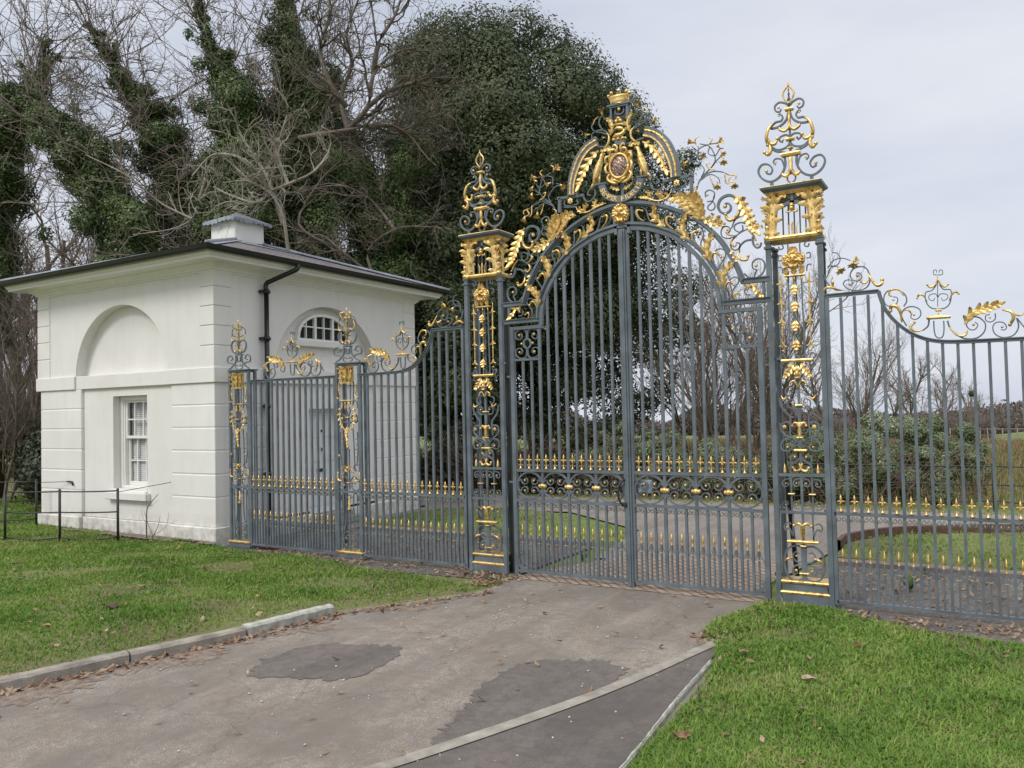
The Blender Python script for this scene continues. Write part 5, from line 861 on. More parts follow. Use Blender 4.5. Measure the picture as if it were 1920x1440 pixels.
# sash window on the front
WP = M['window_paint']; d0 = .165
fr = MB(); u0, u1, z0, z1 = WIN; F = FA
for a in ((u0, u0+.07, z0, z1), (u1-.07, u1, z0, z1), (u0+.07, u1-.07, z1-.07, z1), (u0+.07, u1-.07, z0, z0+.04)): blk(fr, F, *a, d0, d0+.12, .006)
for a in ((u0+.07, u0+.10, z0+.04, z1-.07), (u1-.10, u1-.07, z0+.04, z1-.07)): blk(fr, F, *a, d0+.015, d0+.11, .004)
win = fr.build('window', [WP], LODGE)
zm = 1.50
def sash(za, zb, dd, hb=.045):
    mb = MB(); a0, a1 = u0+.10, u1-.10
    for a in ((a0, a0+.04, za, zb), (a1-.04, a1, za, zb), (a0+.04, a1-.04, za, za+hb), (a0+.04, a1-.04, zb-.035, zb)): blk(mb, F, *a, dd, dd+.04, .005)
    for i in (1, 2): u = a0+(a1-a0)*i/3; blk(mb, F, u-.011, u+.011, za+hb, zb-.035, dd+.004, dd+.036, .003)
    z = (za+zb)/2; blk(mb, F, a0+.04, a1-.04, z-.011, z+.011, dd+.006, dd+.034, .003)
    s_ = mb.build('sash', [WP], LODGE); s_.parent = win
    mb = MB(); rect(mb, F, a0+.04, a1-.04, za+hb, zb-.035, dd+.02); g_ = mb.build('pane', [M['glass']], LODGE); g_.parent = win
sash(zm-.02, z1-.07, d0+.03); sash(z0+.04, zm+.02, d0+.075, .06)
mb = MB()
for i in range(46):
    z = z0+.06+i*.029; mb.add([F(u0+.1, z, d0+.122), F(u1-.1, z, d0+.122), F(u1-.1, z+.025, d0+.132), F(u0+.1, z+.025, d0+.132)], [(0, 1, 2, 3)])
b_ = mb.build('blind', [M['blind']], LODGE); b_.parent = win
mb = MB(); mb.box(-9.1, -7.2, .42, 1.2, .4, 2.2); 
room = mb.build('dark_interior', [M['dark_room']], LODGE)
mb = MB(); blk(mb, F, u0-.1, u1+.07, .56, .675, -.04, .055, .01); mb.add([F(u0, .72, .19), F(u1, .72, .19), F(u1, .676, -.02), F(u0, .676, -.02)], [(3, 2, 1, 0)]); s_ = mb.build('sill', [WL], LODGE); s_.parent = win
# lunette
F = FB; uc, R, zs = 2.17, 1.16, 2.99
mb = MB(); Rl = .60; hgt = .43; D = .10
def arcp(rx, rz, n=24, c0=0): 
    a = np.linspace(pi, 0, n+1); return [(uc+rx*cos(t)*1.0, 3.0+rz*(sin(t)**.85 if sin(t) > 0 else 0)) for t in a]
o_, i_ = arcp(Rl, hgt), arcp(Rl-.05, hgt-.045)
for k_ in range(24):
    quad(mb, F, [(*i_[k_], D), (*i_[k_+1], D), (*o_[k_+1], D), (*o_[k_], D)]); quad(mb, F, [(*i_[k_], D), (*i_[k_+1], D), (*i_[k_+1], .16), (*i_[k_], .16)]); quad(mb, F, [(*o_[k_], D), (*o_[k_+1], D), (*o_[k_+1], .18), (*o_[k_], .18)])
blk(mb, F, uc-Rl, uc+Rl, 2.96, 3.01, D-.005, .168, .005)
for u in (-.40, 0.0, .40):
    zt = 3.0+(hgt-.045)*max(0, 1-(u/(Rl-.05))**2)**.42
    blk(mb, F, uc+u-.009, uc+u+.009, 3.01, zt, D+.008, .16, .003)
for u in (-.2, .2): 
    zt = 3.0+(hgt-.045)*max(0, 1-(u/(Rl-.05))**2)**.42; blk(mb, F, uc+u-.024, uc+u+.024, 3.01, zt, D+.004, .16, .003)
blk(mb, F, uc-Rl+.06, uc+Rl-.06, 3.19, 3.212, D+.012, .158, .003)
lun = mb.build('lunette_window', [WP], LODGE)
mb = MB(); 
for k_ in range(24): quad(mb, F, [(i_[k_][0], 3.0, .14), (i_[k_+1][0], 3.0, .14), (*i_[k_+1], .14), (*i_[k_], .14)])
g_ = mb.build('pane', [M['glass']], LODGE); g_.parent = lun
mb = MB()
for k_ in range(24): quad(mb, F, [(i_[k_][0], 3.0, .1655), (i_[k_+1][0], 3.0, .1655), (*i_[k_+1], .1655), (*i_[k_], .1655)])
g_ = mb.build('dark_interior', [M['dark_room']], LODGE); g_.parent = lun
mb = MB(); blk(mb, F, uc-.68, uc+.68, 2.88, 2.957, .06, .168, .008); g_ = mb.build('sill', [WL], LODGE); g_.parent = lun
# door
mb = MB(); a, b, c_, e_ = DOOR
for q in ((a, a+.05, c_, e_), (b-.05, b, c_, e_), (a+.05, b-.05, e_-.05, e_)): blk(mb, F, *q, .17, .298, .005)
blk(mb, F, a+.05, b-.05, c_, e_-.05, .215, .26, .003)
for q in ((a+.13, (a+b)/2-.04, .85, 1.2), ((a+b)/2+.04, b-.13, .85, 1.2)): pass
for zz in ((.30, .78), (1.02, 1.30), (1.42, 1.76)):
    for uu in ((a+.12, (a+b)/2-.035), ((a+b)/2+.035, b-.12)): blk(mb, F, *uu, *zz, .207, .2145, .004)
door = mb.build('door', [M['door_paint']], LODGE)
mb = MB(); mb.ball(F((a+b)/2, 1.22, .185), .03, 0, 10); mb.box(*(lambda p: (p[0]-.01, p[0]+.04, p[1]-.01, p[1]+.01, p[2]-.01, p[2]+.01))(F((a+b)/2, 1.22, .20))); k_ = mb.build('handle', [M['black_iron']], LODGE); k_.parent = door
mb = MB(); blk(mb, F, (a+b)/2-.13, (a+b)/2+.06, .85, .905, .2, .2065, .003); k_ = mb.build('letterbox', [M['black_iron']], LODGE); k_.parent = door
mb = MB(); mb.ball(F((a+b)/2, 1.52, .205), .022, 0, 8); k_ = mb.build('knocker', [M['black_iron']], LODGE); k_.parent = door
mb = MB(); mb.bbox(-6.2, -5.9, DOOR[0]-.05, DOOR[1]+.05, 0, .12, .01); mb.bbox(-6.2, -6.0, DOOR[0], DOOR[1], .12, .2, .01); mb.build('doorstep', [M['stone']] if 'stone' in M else [simple('stone_step', (.3, .29, .26), .8)], LODGE)
# ------------------------------------------------------------------ thin iron estate railing by the lodge
BI = M['black_iron']
def railing(name, label, posts, rails, r=.012, hp=.78, rp=.018, extra=None):
    root = thing(name, label, 'railing', (*posts[0][:2], 0))
    for x, y in posts: 
        mb = MB(); mb.tube([(x, y, -.05), (x, y, hp)], rp, 6); mb.ball((x, y, hp), rp*1.05, 0, 6); mb.build('post', [BI], root)
    for z in rails:
        mb = MB(); pts = [(x, y, z+(0 if i % 1 == 0 else 0)) for i, (x, y) in enumerate(posts)]; q = []
        for a, b in zip(pts[:-1], pts[1:]):
            for t in np.linspace(0, 1, 6)[:-1]: q.append((a[0]+(b[0]-a[0])*t, a[1]+(b[1]-a[1])*t, z-.03*sin(pi*t)*(z < .3)-.008*sin(pi*t)))
        q.append(pts[-1]); mb.tube(q, r, 6); mb.build('rail', [BI], root)
    return root
rl = railing('estate_railing', 'thin black iron railing on the grass before the lodge window', [(-9.25, -1.26), (-8.42, -.93), (-7.62, -.55)], (.1, .46, .76), .010)
mb = MB(); mb.tube([(-7.62, -.55, .74), (-7.0, -.13, .86)], .005, 5); mb.build('stay_wire', [BI], rl)
r2 = railing('estate_railing', 'black iron railing running out of the picture from the lodge corner', [(-10.2, -.30), (-11.6, -.9), (-13.0, -1.5)], (.2, .5, .8), .009, .82)
mb = MB(); mb.tube([(-10.2, -.30, .78), (-9.6, -.12, .80)], .005, 5); mb.tube([(-9.62, -.13, .80), (-9.5, -.12, .80), (-9.47, -.12, .74)], .014, 6); mb.build('wall_hook', [BI], r2)
# ------------------------------------------------------------------ ground
def struct(name, V, F, mat, kind='structure', smooth=False): 
    o = fast_mesh(name, np.array(V, float), np.array(F), mat, smooth=smooth); o['kind'] = kind; return o
def inside(P, poly):
    x, y = P[:, 0], P[:, 1]; poly = np.asarray(poly); r = np.zeros(len(P), bool); j = len(poly)-1
    for i in range(len(poly)):
        a, b = poly[i], poly[j]; c = (a[1] > y) != (b[1] > y)
        with np.errstate(divide='ignore', invalid='ignore'): r ^= c & (x < (b[0]-a[0])*(y-a[1])/(b[1]-a[1])+a[0])
        j = i
    return r
def poly_sheet(name, poly, z, mat, kind='structure', skirt=.0):
    """flat sheet with the given outline (triangulated), optional small edge thickness"""
    import mathutils
    P = [Vector((p[0], p[1], 0)) for p in poly]; tris = mathutils.geometry.tessellate_polygon([P])
    mb = MB(); mb.add([(p[0], p[1], z) for p in poly], [t if ((P[t[1]]-P[t[0]]).cross(P[t[2]]-P[t[0]])).z > 0 else t[::-1] for t in tris])
    if skirt:
        n = len(poly); mb.add([(p[0], p[1], z) for p in poly]+[(p[0], p[1], z-skirt) for p in poly], [(i, (i+1) % n, n+(i+1) % n, n+i) for i in range(n)])
    o = mb.build(name, [mat]); o['kind'] = kind; return o
def rough_poly(pts, amp=.02, step=.12, seed=1):
    r = np.random.default_rng(seed); p = np.array(pts, float); out = []
    for a, b in zip(p, np.roll(p, -1, 0)):
        L = np.linalg.norm(b-a); k = max(1, int(L/step)); nrm = np.array([-(b-a)[1], (b-a)[0]])/(L+1e-9)
        for i in range(k): out.append(a+(b-a)*i/k+nrm*r.normal()*amp*(i > 0))
    return out
def soil():
    m, nt, p = new_mat('grass_soil'); v = geo_pos(nt); n1 = noise(nt, v, .9, 6); n2 = noise(nt, v, 25, 6, .7)
    a = ramp(nt, n2, [(.3, (.10, .105, .035)), (.5, (.16, .20, .055)), (.75, (.26, .23, .11))])
    nt.links.new(mixc(nt, ramp(nt, n1, [(.35, (0,)*3), (.7, (1,)*3)]), a, (.12, .10, .05)), p.inputs['Base Color']); p.inputs['Roughness'].default_value = .95
    bump(nt, p, n2, .8, .03); return m
def asphalt(name, c, dk=.6, aggr=.5, warm=(.28, .2, .15), stain=.5, sc=220):
    m, nt, p = new_mat(name); v = geo_pos(nt)
    vo = N(nt, 'ShaderNodeTexVoronoi', i_Scale=sc); nt.links.new(v, vo.inputs['Vector'])
    vr = N(nt, 'ShaderNodeSeparateColor'); nt.links.new(vo.outputs['Color'], vr.inputs[0])
    v3 = noise(nt, v, .28, 5, .6)
    g = ramp(nt, vr.outputs[0], [(0, tuple(x*(1-aggr) for x in c)), (.6, c), (.93, tuple(min(1, x*(1+aggr)) for x in c)), (1, tuple(min(1, x*(1+2.2*aggr)) for x in c))])
    n1 = noise(nt, v, .8, 7, .62); n2 = noise(nt, v, 2.6, 7, .65)
    a = mixc(nt, ramp(nt, n1, [(.44, (0,)*3), (.58, (stain,)*3)]), g, tuple(x*dk for x in c))
    b = mixc(nt, ramp(nt, n2, [(.47, (0,)*3), (.66, (stain,)*3)]), a, warm)
    n4 = noise(nt, v, 11, 6, .7)
    b = mixc(nt, ramp(nt, n4, [(.38, (.55,)*3), (.55, (0,)*3)]), b, tuple(x*.6 for x in c))
    n5 = noise(nt, v, 5, 5, .7); b = mixc(nt, ramp(nt, n5, [(.56, (0,)*3), (.72, (.4,)*3)]), b, tuple(min(1, x*1.35) for x in c))
    mp = N(nt, 'ShaderNodeMapping'); mp.inputs['Scale'].default_value = (2.4, .55, 1); mp.inputs['Rotation'].default_value = (0, 0, .25); nt.links.new(v, mp.inputs[0]); n6 = noise(nt, mp.outputs[0], 1.1, 6, .6)
    b = mixc(nt, ramp(nt, n6, [(.40, (.5,)*3), (.52, (0,)*3)]), b, tuple(x*.58 for x in c)); b = mixc(nt, ramp(nt, n6, [(.58, (0,)*3), (.68, (.35,)*3)]), b, tuple(x*1.3 for x in c))
    vc = N(nt, 'ShaderNodeTexVoronoi', feature='DISTANCE_TO_EDGE', i_Scale=.75); wv = N(nt, 'ShaderNodeVectorMath', operation='MULTIPLY_ADD'); nz = N(nt, 'ShaderNodeTexNoise', i_Scale=3.0, i_Detail=5); nt.links.new(v, nz.inputs['Vector']); nt.links.new(nz.outputs['Color'], wv.inputs[0]); wv.inputs[1].default_value = (.5, .5, .5); nt.links.new(v, wv.inputs[2]); nt.links.new(wv.outputs[0], vc.inputs['Vector'])
    ck = ramp(nt, vc.outputs['Distance'], [(.0, (.32,)*3), (.010, (0,)*3)]); b = mixc(nt, ck, b, (.07, .06, .05))
    nt.links.new(b, p.inputs['Base Color']); p.inputs['Roughness'].default_value = .85
    n3 = noise(nt, v, 160, 3, .7); bump(nt, p, n3, .8, .008); return m
def paving():
    m, nt, p = new_mat('brick_setts'); v = geo_pos(nt); br = nt.nodes.new('ShaderNodeTexBrick'); mp = N(nt, 'ShaderNodeMapping'); mp.inputs['Rotation'].default_value = (0, 0, radians(45)); nt.links.new(v, mp.inputs[0]); nt.links.new(mp.outputs[0], br.inputs['Vector'])
    br.inputs['Scale'].default_value = 1; br.inputs['Brick Width'].default_value = .19; br.inputs['Row Height'].default_value = .085; br.inputs['Mortar Size'].default_value = .011; br.inputs['Mortar Smooth'].default_value = .4; br.offset = 0
    br.inputs['Color1'].default_value = (.30, .21, .16, 1); br.inputs['Color2'].default_value = (.40, .30, .23, 1); br.inputs['Mortar'].default_value = (.07, .055, .04, 1)
    n2 = noise(nt, v, 3, 6); nt.links.new(mixc(nt, ramp(nt, n2, [(.45, (0,)*3), (.7, (.7,)*3)]), br.outputs[0], (.25, .23, .18)), p.inputs['Base Color']); p.inputs['Roughness'].default_value = .9
    bump(nt, p, br.outputs['Fac'], -1, .012); return m
M['soil'] = soil(); M['road'] = asphalt('worn_drive_tarmac', (.285, .252, .215), .6, .45, (.225, .182, .138), .7); M['patch'] = asphalt('newer_tarmac_patch', (.155, .136, .124), .75, .3, (.2, .17, .14), .35, 300)
M['path'] = asphalt('footpath_tarmac', (.145, .128, .117), .72, .25, (.2, .16, .13), .4, 300); M['drive2'] = asphalt('inner_drive_tarmac', (.27, .24, .215), .7, .35, (.3, .24, .19), .5)
M['gravel'] = asphalt('dark_gravel', (.16, .145, .13), .5, .75, (.2, .16, .1), .5, 70); M['setts'] = paving()
M['kerb'] = simple('kerb_concrete', (.29, .265, .225), .9, .35, 7, bs=.8, bd=.01, fine=90); M['kerb_white'] = simple('pale_kerb_concrete', (.39, .39, .345), .88, .35, 12, bs=.5, bd=.006, fine=70)
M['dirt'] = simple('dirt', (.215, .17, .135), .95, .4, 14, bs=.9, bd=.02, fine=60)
M['wood'] = simple('weathered_timber', (.12, .065, .045), .85, .4, 12, bs=.7, bd=.01)
M['brick'] = simple('red_brick', (.28, .10, .07), .9, .3, 12)
ROADL = spline([(-3.6, -9.5), (-3.05, -6.8), (-2.80, -5.6), (-2.60, -4.75), (-2.38, -3.9), (-2.14, -3.03), (-1.99, -2.15), (-1.78, -1.75), (-1.60, -1.5), (-1.42, -1.15), (-1.24, -.84), (-1.20, -.4), (-1.22, -.12)], 4)
LAND = [(-400, -60), (400, -60), (400, 700), (-400, 700)]
# one ground sheet to the horizon, swelling into a low hill on the far right
gx = np.unique(np.r_[np.linspace(-600, 600, 61), np.linspace(-40, 60, 51)]); gy = np.unique(np.r_[np.linspace(-80, 900, 61), np.linspace(-12, 60, 37)])
GX, GY = np.meshgrid(gx, gy)
def hz(x, y):
    return 1.9*np.exp(-((x-17)/10)**2-((y-112)/26)**2)-.034*np.clip(y-22, 0, 200)-.06*np.clip(y-260, 0, 400)+7*np.exp(-((x-60)/70)**2-((y-330)/50)**2)*0
GZ = hz(GX, GY)-.03; a, b = GX.shape
F_ = np.array([(i*b+j, i*b+j+1, (i+1)*b+j+1, (i+1)*b+j) for i in range(a-1) for j in range(b-1)])
def field_mat():
    m, nt, p = new_mat('pasture'); v = geo_pos(nt); n1 = noise(nt, v, .05, 5); n2 = noise(nt, v, 3, 6, .7)
    a = ramp(nt, n2, [(.3, (.09, .13, .03)), (.7, (.17, .21, .055))]); nt.links.new(mixc(nt, ramp(nt, n1, [(.45, (0,)*3), (.6, (.5,)*3)]), a, (.2, .16, .09)), p.inputs['Base Color']); p.inputs['Roughness'].default_value = 1; return m
M['field'] = field_mat()
struct('ground', np.stack([GX, GY, GZ], -1).reshape(-1, 3), F_, M['field'], smooth=True)
# lawns as gently uneven sheets
def lawn_sheet(name, poly, z0, bumps, seed, mat=None):
    poly = np.array(poly); x0, y0 = poly.min(0); x1, y1 = poly.max(0); s = .12
    xs = np.arange(x0, x1+s, s); ys = np.arange(y0, y1+s, s); X, Y = np.meshgrid(xs, ys); P = np.stack([X.ravel(), Y.ravel()], 1); ok = inside(P, poly).reshape(X.shape)
    Z = lawn_h(P, z0, bumps).reshape(X.shape); idx = np.full(X.size, -1); c = ok[:-1, :-1] & ok[1:, :-1] & ok[:-1, 1:] & ok[1:, 1:]
    I = np.arange(X.size).reshape(X.shape); F = np.stack([I[:-1, :-1][c], I[:-1, 1:][c], I[1:, 1:][c], I[1:, :-1][c]], 1)
    return struct(name, np.stack([X.ravel(), Y.ravel(), Z.ravel()], 1), F, mat or M['soil'], smooth=True)
def lawn_h(P, z0, bumps=1.0):
    x, y = P[:, 0], P[:, 1]
    z0 = z0-.06*np.clip((y+2.3)/.5, 0, 1)*np.clip((x+4.2)/1.6, 0, 1)*(x < 0)+(x > 0)*(y < 0)*(.05*np.clip((x-1.5)/1.2, 0, 1)*np.clip((-y-.7)/1.5, 0, 1)-.012*np.clip((y+.9)/.5, 0, 1))
    return z0+bumps*.02*np.clip(abs(x+.2)-1.3, .15, 1)*(np.sin(x*1.7+y*.6)+np.sin(y*2.3-x*.9)+.5*np.sin(x*4.1+y*3.3))
LL = [(-16, -10)]+[(p[0]-.13, p[1]) for p in ROADL[:-3]]+[(-1.5, -.62), (-3.5, -.42), (-6.0, -.28), (-6.3, -.16), (-10.6, -.16), (-10.7, 6), (-16, 6)]
LR = [(1.32, -.10), (1.24, -.45), (1.14, -.95), (1.16, -1.35), (1.36, -1.6), (1.47, -2.0), (1.52, -2.6), (1.57, -3.4), (1.60, -4.0), (1.65, -4.8), (1.85, -7), (2.0, -10), (9, -10), (9, -1.3), (3.6, -.62), (2.7, -.42), (2.2, -.28), (1.98, -.1)]
poly_sheet('verge_soil', [(-22, -14), (14, -14), (14, -.02), (-22, -.02)], -.012, M['soil'])
lawn_sheet('left_lawn', LL, .055, .6, 1); lawn_sheet('right_lawn', LR, .006, .6, 2)
e_ = np.array([q for q in ROADL if -6.5 < q[1] < -.9]); o_ = np.linspace(-.05, -.42, 7); G_ = np.zeros((len(e_), 7, 3))
for j, dx in enumerate(o_): P_ = np.stack([e_[:, 0]+dx, e_[:, 1]], 1); G_[:, j, :2] = P_; G_[:, j, 2] = lawn_h(P_, .055, .6)+.003-.012*(j == 0)
G_[:, 0, 2] = np.where(e_[:, 1] > -2.2, -.006, G_[:, 0, 2])
mb = MB(); mb.grid(G_, 0, True, True); o = mb.build('soil_or_shade_margin', [M['soil']]); o['kind'] = 'structure'
road = [tuple(p) for p in ROADL]+[(1.3, -.12), (1.35, -1.5), (1.1, -3.0), (.55, -4.4), (-.2, -6), (-.9, -8), (-1.4, -9.5)]
poly_sheet('drive', [(-3.8, -12)]+[(p[0]-.04, p[1]) for p in ROADL]+[(1.45, -.12), (1.5, -1.3), (1.9, -12)], .0, M['road'])
poly_sheet('tarmac_patch', rough_poly(spline([(-1.33, -3.66), (-1.46, -3.3), (-1.42, -2.95), (-1.15, -2.78), (-.78, -2.66), (-.62, -3.0), (-.62, -3.42), (-.95, -3.55)], 4, True), .022, .03, 3), .004, M['patch'])
poly_sheet('tarmac_patch', rough_poly([(.55, -4.25), (.50, -3.95), (.42, -3.65), (.25, -3.1), (.24, -2.6), (.40, -2.42), (.80, -2.25), (1.0, -2.42), (1.02, -2.75), (.92, -3.05), (.74, -3.6)], .02, .03, 4), .004, M['patch'])
poly_sheet('tarmac_patch', rough_poly([(-2.55, -5.3), (-2.38, -4.95), (-2.05, -4.9), (-1.95, -5.15), (-2.1, -5.7), (-2.5, -6.2)], .015, .08, 6), .004, M['patch'])
dp = [(x+.05+.30*abs(math.sin(3*y))+.12*(y < -3.6)+.1*math.sin(7*y+1), y) for x, y in [tuple(q) for q in ROADL] if -5.4 < y < -1.2]
poly_sheet('dirt', rough_poly([tuple(q) for q in ROADL if -5.4 < q[1] < -1.2]+dp[::-1], .05, .03, 12), .0025, M['dirt'])
poly_sheet('soil_or_shade_margin', rough_poly([(-10.6, -.15), (-10.6, -.36), (-9, -.31), (-7.5, -.37), (-6.3, -.40), (-5.9, -.30), (-6.0, -.15)], .03, .06, 31), .075, M['dirt'])  # earth strip along the lodge foot, added as painted contact shade
# flush edging band and footpath on the right
band = spline([(1.335, -1.50), (1.25, -1.85), (1.14, -2.35), (.98, -2.95), (.76, -3.6), (.47, -4.35), (.0, -5.4), (-.6, -6.8)], 4)
mb = MB(); k = len(band); T = np.gradient(band, axis=0); T /= np.linalg.norm(T, axis=1)[:, None]; Nn = np.stack([-T[:, 1], T[:, 0]], 1)
wv = np.linspace(.045, .05, k)[:, None]
mb.add(np.vstack([np.c_[band+Nn*wv, np.full(k, .012)], np.c_[band-Nn*wv, np.full(k, .012)]]), [(k+i, k+i+1, i+1, i) for i in range(k-1)]); 
mb.add(np.vstack([np.c_[band-Nn*wv, np.full(k, .012)], np.c_[band-Nn*wv, np.full(k, -.01)]]), [(i, i+1, k+i+1, k+i) for i in range(k-1)])
o = mb.build('edging_band', [M['kerb']]); o['kind'] = 'structure'
R_ = band+Nn*.045
inner = [(1.36, -1.48), (1.44, -2.1), (1.475, -2.7), (1.53, -3.3), (1.57, -4.0), (1.62, -4.8), (1.75, -6), (2.0, -8), (1.0, -9)]
poly_sheet('footpath', [tuple(p) for p in R_]+inner[::-1], .006, M['path'])
# kerb stones, each a thing
def kerb_stone(path, w, h, mat, label, name='kerb_stone', grp='kerb stones along the drive', seed=0, z0=-.05):
    P = spline(np.array(path), 5) if len(path) > 2 else np.array(path)+0.; q = np.linspace(0, 1, 14); L = np.r_[0, np.cumsum(np.linalg.norm(np.diff(P, axis=0), axis=1))]; P = np.stack([np.interp(q*L[-1], L, P[:, i]) for i in (0, 1)], 1)
    T = np.gradient(P, axis=0); T /= np.linalg.norm(T, axis=1)[:, None]; Nn = np.stack([-T[:, 1], T[:, 0]], 1); r = np.random.default_rng(seed)
    prof = [(-w/2, z0), (-w/2, h-.012), (-w/2+.014, h), (w/2-.018, h-.002), (w/2, h-.02), (w/2+.004, z0)]
    mb = MB(); G = np.zeros((14, len(prof), 3))
    for j, (o_, z) in enumerate(prof):
        G[:, j, :2] = P+Nn*(-(o_+r.normal(0, .0016, 14)))[:, None]; G[:, j, 2] = z+(r.normal(0, .0016, 14) if z > 0 else 0)
    mb.grid(G, 0, False); n_ = len(prof); mb.f += [tuple(range(n_)), tuple(13*n_+j for j in range(n_))[::-1]]; mb.m += [0, 0]; mb.sm += [False, False]
    o = mb.build(name, [mat]); return tag(o, label, 'kerb stone', grp)
KL = ROADL
def seg(y0, y1): 
    p = KL[(KL[:, 1] > y0+.01) & (KL[:, 1] < y1-.01)]; e = lambda y: (float(np.interp(y, KL[:, 1], KL[:, 0])), y); return [e(y0)]+[tuple(q) for q in p]+[e(y1)]
kerb_stone(seg(-2.985, -2.14), .10, .085, M['kerb_white'], 'pale concrete kerb length at the gate end of the left kerb', seed=1)
kerb_stone(seg(-3.855, -3.0), .10, .075, M['kerb'], 'mossy grey kerb length next to the pale one', seed=2)
kerb_stone(seg(-4.75, -3.87), .10, .08, M['kerb'], 'worn grey kerb length with a rounded joint, nearest the left edge', seed=3)
kerb_stone(seg(-5.7, -4.765), .10, .08, M['kerb'], 'grey kerb length cut off by the left edge', seed=4)
for i, (a_, b_, lb) in enumerate((((1.44, -2.0), (1.475, -2.78), 'pale thin path edging nearest the gate on the right'), ((1.477, -2.79), (1.53, -3.5), 'pale thin path edging in the middle of its row'), ((1.532, -3.51), (1.60, -4.6), 'pale thin path edging running out of the bottom of the photo'))):
    kerb_stone([a_, b_], .024, .035, M['kerb_white'], lb, 'path_edging', 'pale edging slabs between path and right lawn', 5+i)
# beyond the gate
poly_sheet('brick_setts', rough_poly([(-1.32, -.13), (1.38, -.13), (1.25, .6), (1.05, 1.9), (.2, 1.75), (-.75, 1.35), (-1.0, .8)], .01, .12, 8), .004, M['setts'])
poly_sheet('gravel_strip', [(-6.0, -.30), (-3.5, -.44), (-1.45, -.30), (-1.4, -.1), (-1.33, -.05), (-1.33, 2.0), (-6.05, 2.0)], -.006, M['gravel'])
poly_sheet('gravel_strip', [(1.42, -.2), (2.0, -.22), (2.6, -.40), (3.6, -.68), (9, -1.0), (9, 2.1), (1.42, 2.1)], -.006, M['gravel'])
poly_sheet('inner_drive', [(-14, 5.0), (-6.1, 4.8), (-5.9, 1.0), (-5.5, 1.5), (-5.4, 4.6), (-3.2, 5.0), (-1.3, 3.5), (-1.0, 1.3), (1.28, 1.3), (1.5, 3.2), (2.1, 4.6), (3.4, 5.45), (6, 5.9), (14, 6), (14, 7.4), (5, 7.2), (1.5, 7.0), (-2, 7.2), (-6, 6.9), (-14, 7.2)], -.004, M['drive2'])
IL = spline([(-5.35, 2.15), (-1.35, 2.15), (-1.25, 3.0), (-1.75, 3.75), (-3.0, 4.75), (-5.35, 4.6)], 4, True); lawn_sheet('inner_left_lawn', IL, .02, .3, 3)
IR_ = [(1.55, 2.25), (9, 2.0), (9, 5.3), (5, 5.4), (3.5, 5.15), (2.14, 4.42), (1.75, 3.95), (1.55, 3.5)]; lawn_sheet('inner_right_lawn', IR_, .02, .3, 4)
for nm, pth in (('timber_edging', [(1.5, 3.0), (1.56, 3.65), (2.12, 4.5), (3.48, 5.25), (5, 5.5), (9, 5.4)]),):
    P = spline(np.array(pth), 6); mb = MB(); k = len(P); T = np.gradient(P, axis=0); T /= np.linalg.norm(T, axis=1)[:, None]; Nn = np.stack([-T[:, 1], T[:, 0]], 1)
    G = np.stack([np.c_[P-Nn*.03, np.full(k, -.02)], np.c_[P-Nn*.03, np.full(k, .11)], np.c_[P+Nn*.03, np.full(k, .11)], np.c_[P+Nn*.03, np.full(k, -.02)]], 1); mb.grid(G, 0, False)
    tag(mb.build(nm, [M['wood']]), 'reddish curved timber edging round the right inner lawn', 'edging')
for i, (x0_, x1_, lb) in enumerate(((-5.35, -1.4, 'grey paved edging strip behind the left railings'), (1.6, 9, 'grey paved edging strip behind the right railings'))):
    mb = MB(); x = x0_; 
    while x < x1_-.1: mb.bbox(x, min(x+.45, x1_), 2.0 if i else 1.98, 2.16, -.03, .045, .008); x += .455
    tag(mb.build('paved_edging', [simple('brown_paver', (.19, .155, .14), .9, .3, 9)]), lb, 'edging')
# odd things at the lodge foot
mb = MB(); mb.bbox(-7.75, -6.75, -.30, -.2, -.02, .06, .01); tag(mb.build('timber_board', [M['wood']]), 'dark weathered board lying along the foot of the lodge wall', 'board')
mb = MB(); mb.bbox(-6.72, -6.22, -.34, -.22, .0, .075, .01); tag(mb.build('timber_board', [M['wood']]), 'short dark board end beside the lodge corner', 'board')
mb = MB(); mb.bbox(-10.2, -9.95, -.34, -.2, .03, .09, .008); tag(mb.build('loose_brick', [M['brick']]), 'loose brick in the grass at the left foot of the lodge', 'brick')
mb = MB(); mb.bbox(-5.42, -5.1, .05, .15, .0, .05, .006); tag(mb.build('loose_brick', [M['brick']]), 'red brick lying under the wicket gate', 'brick')
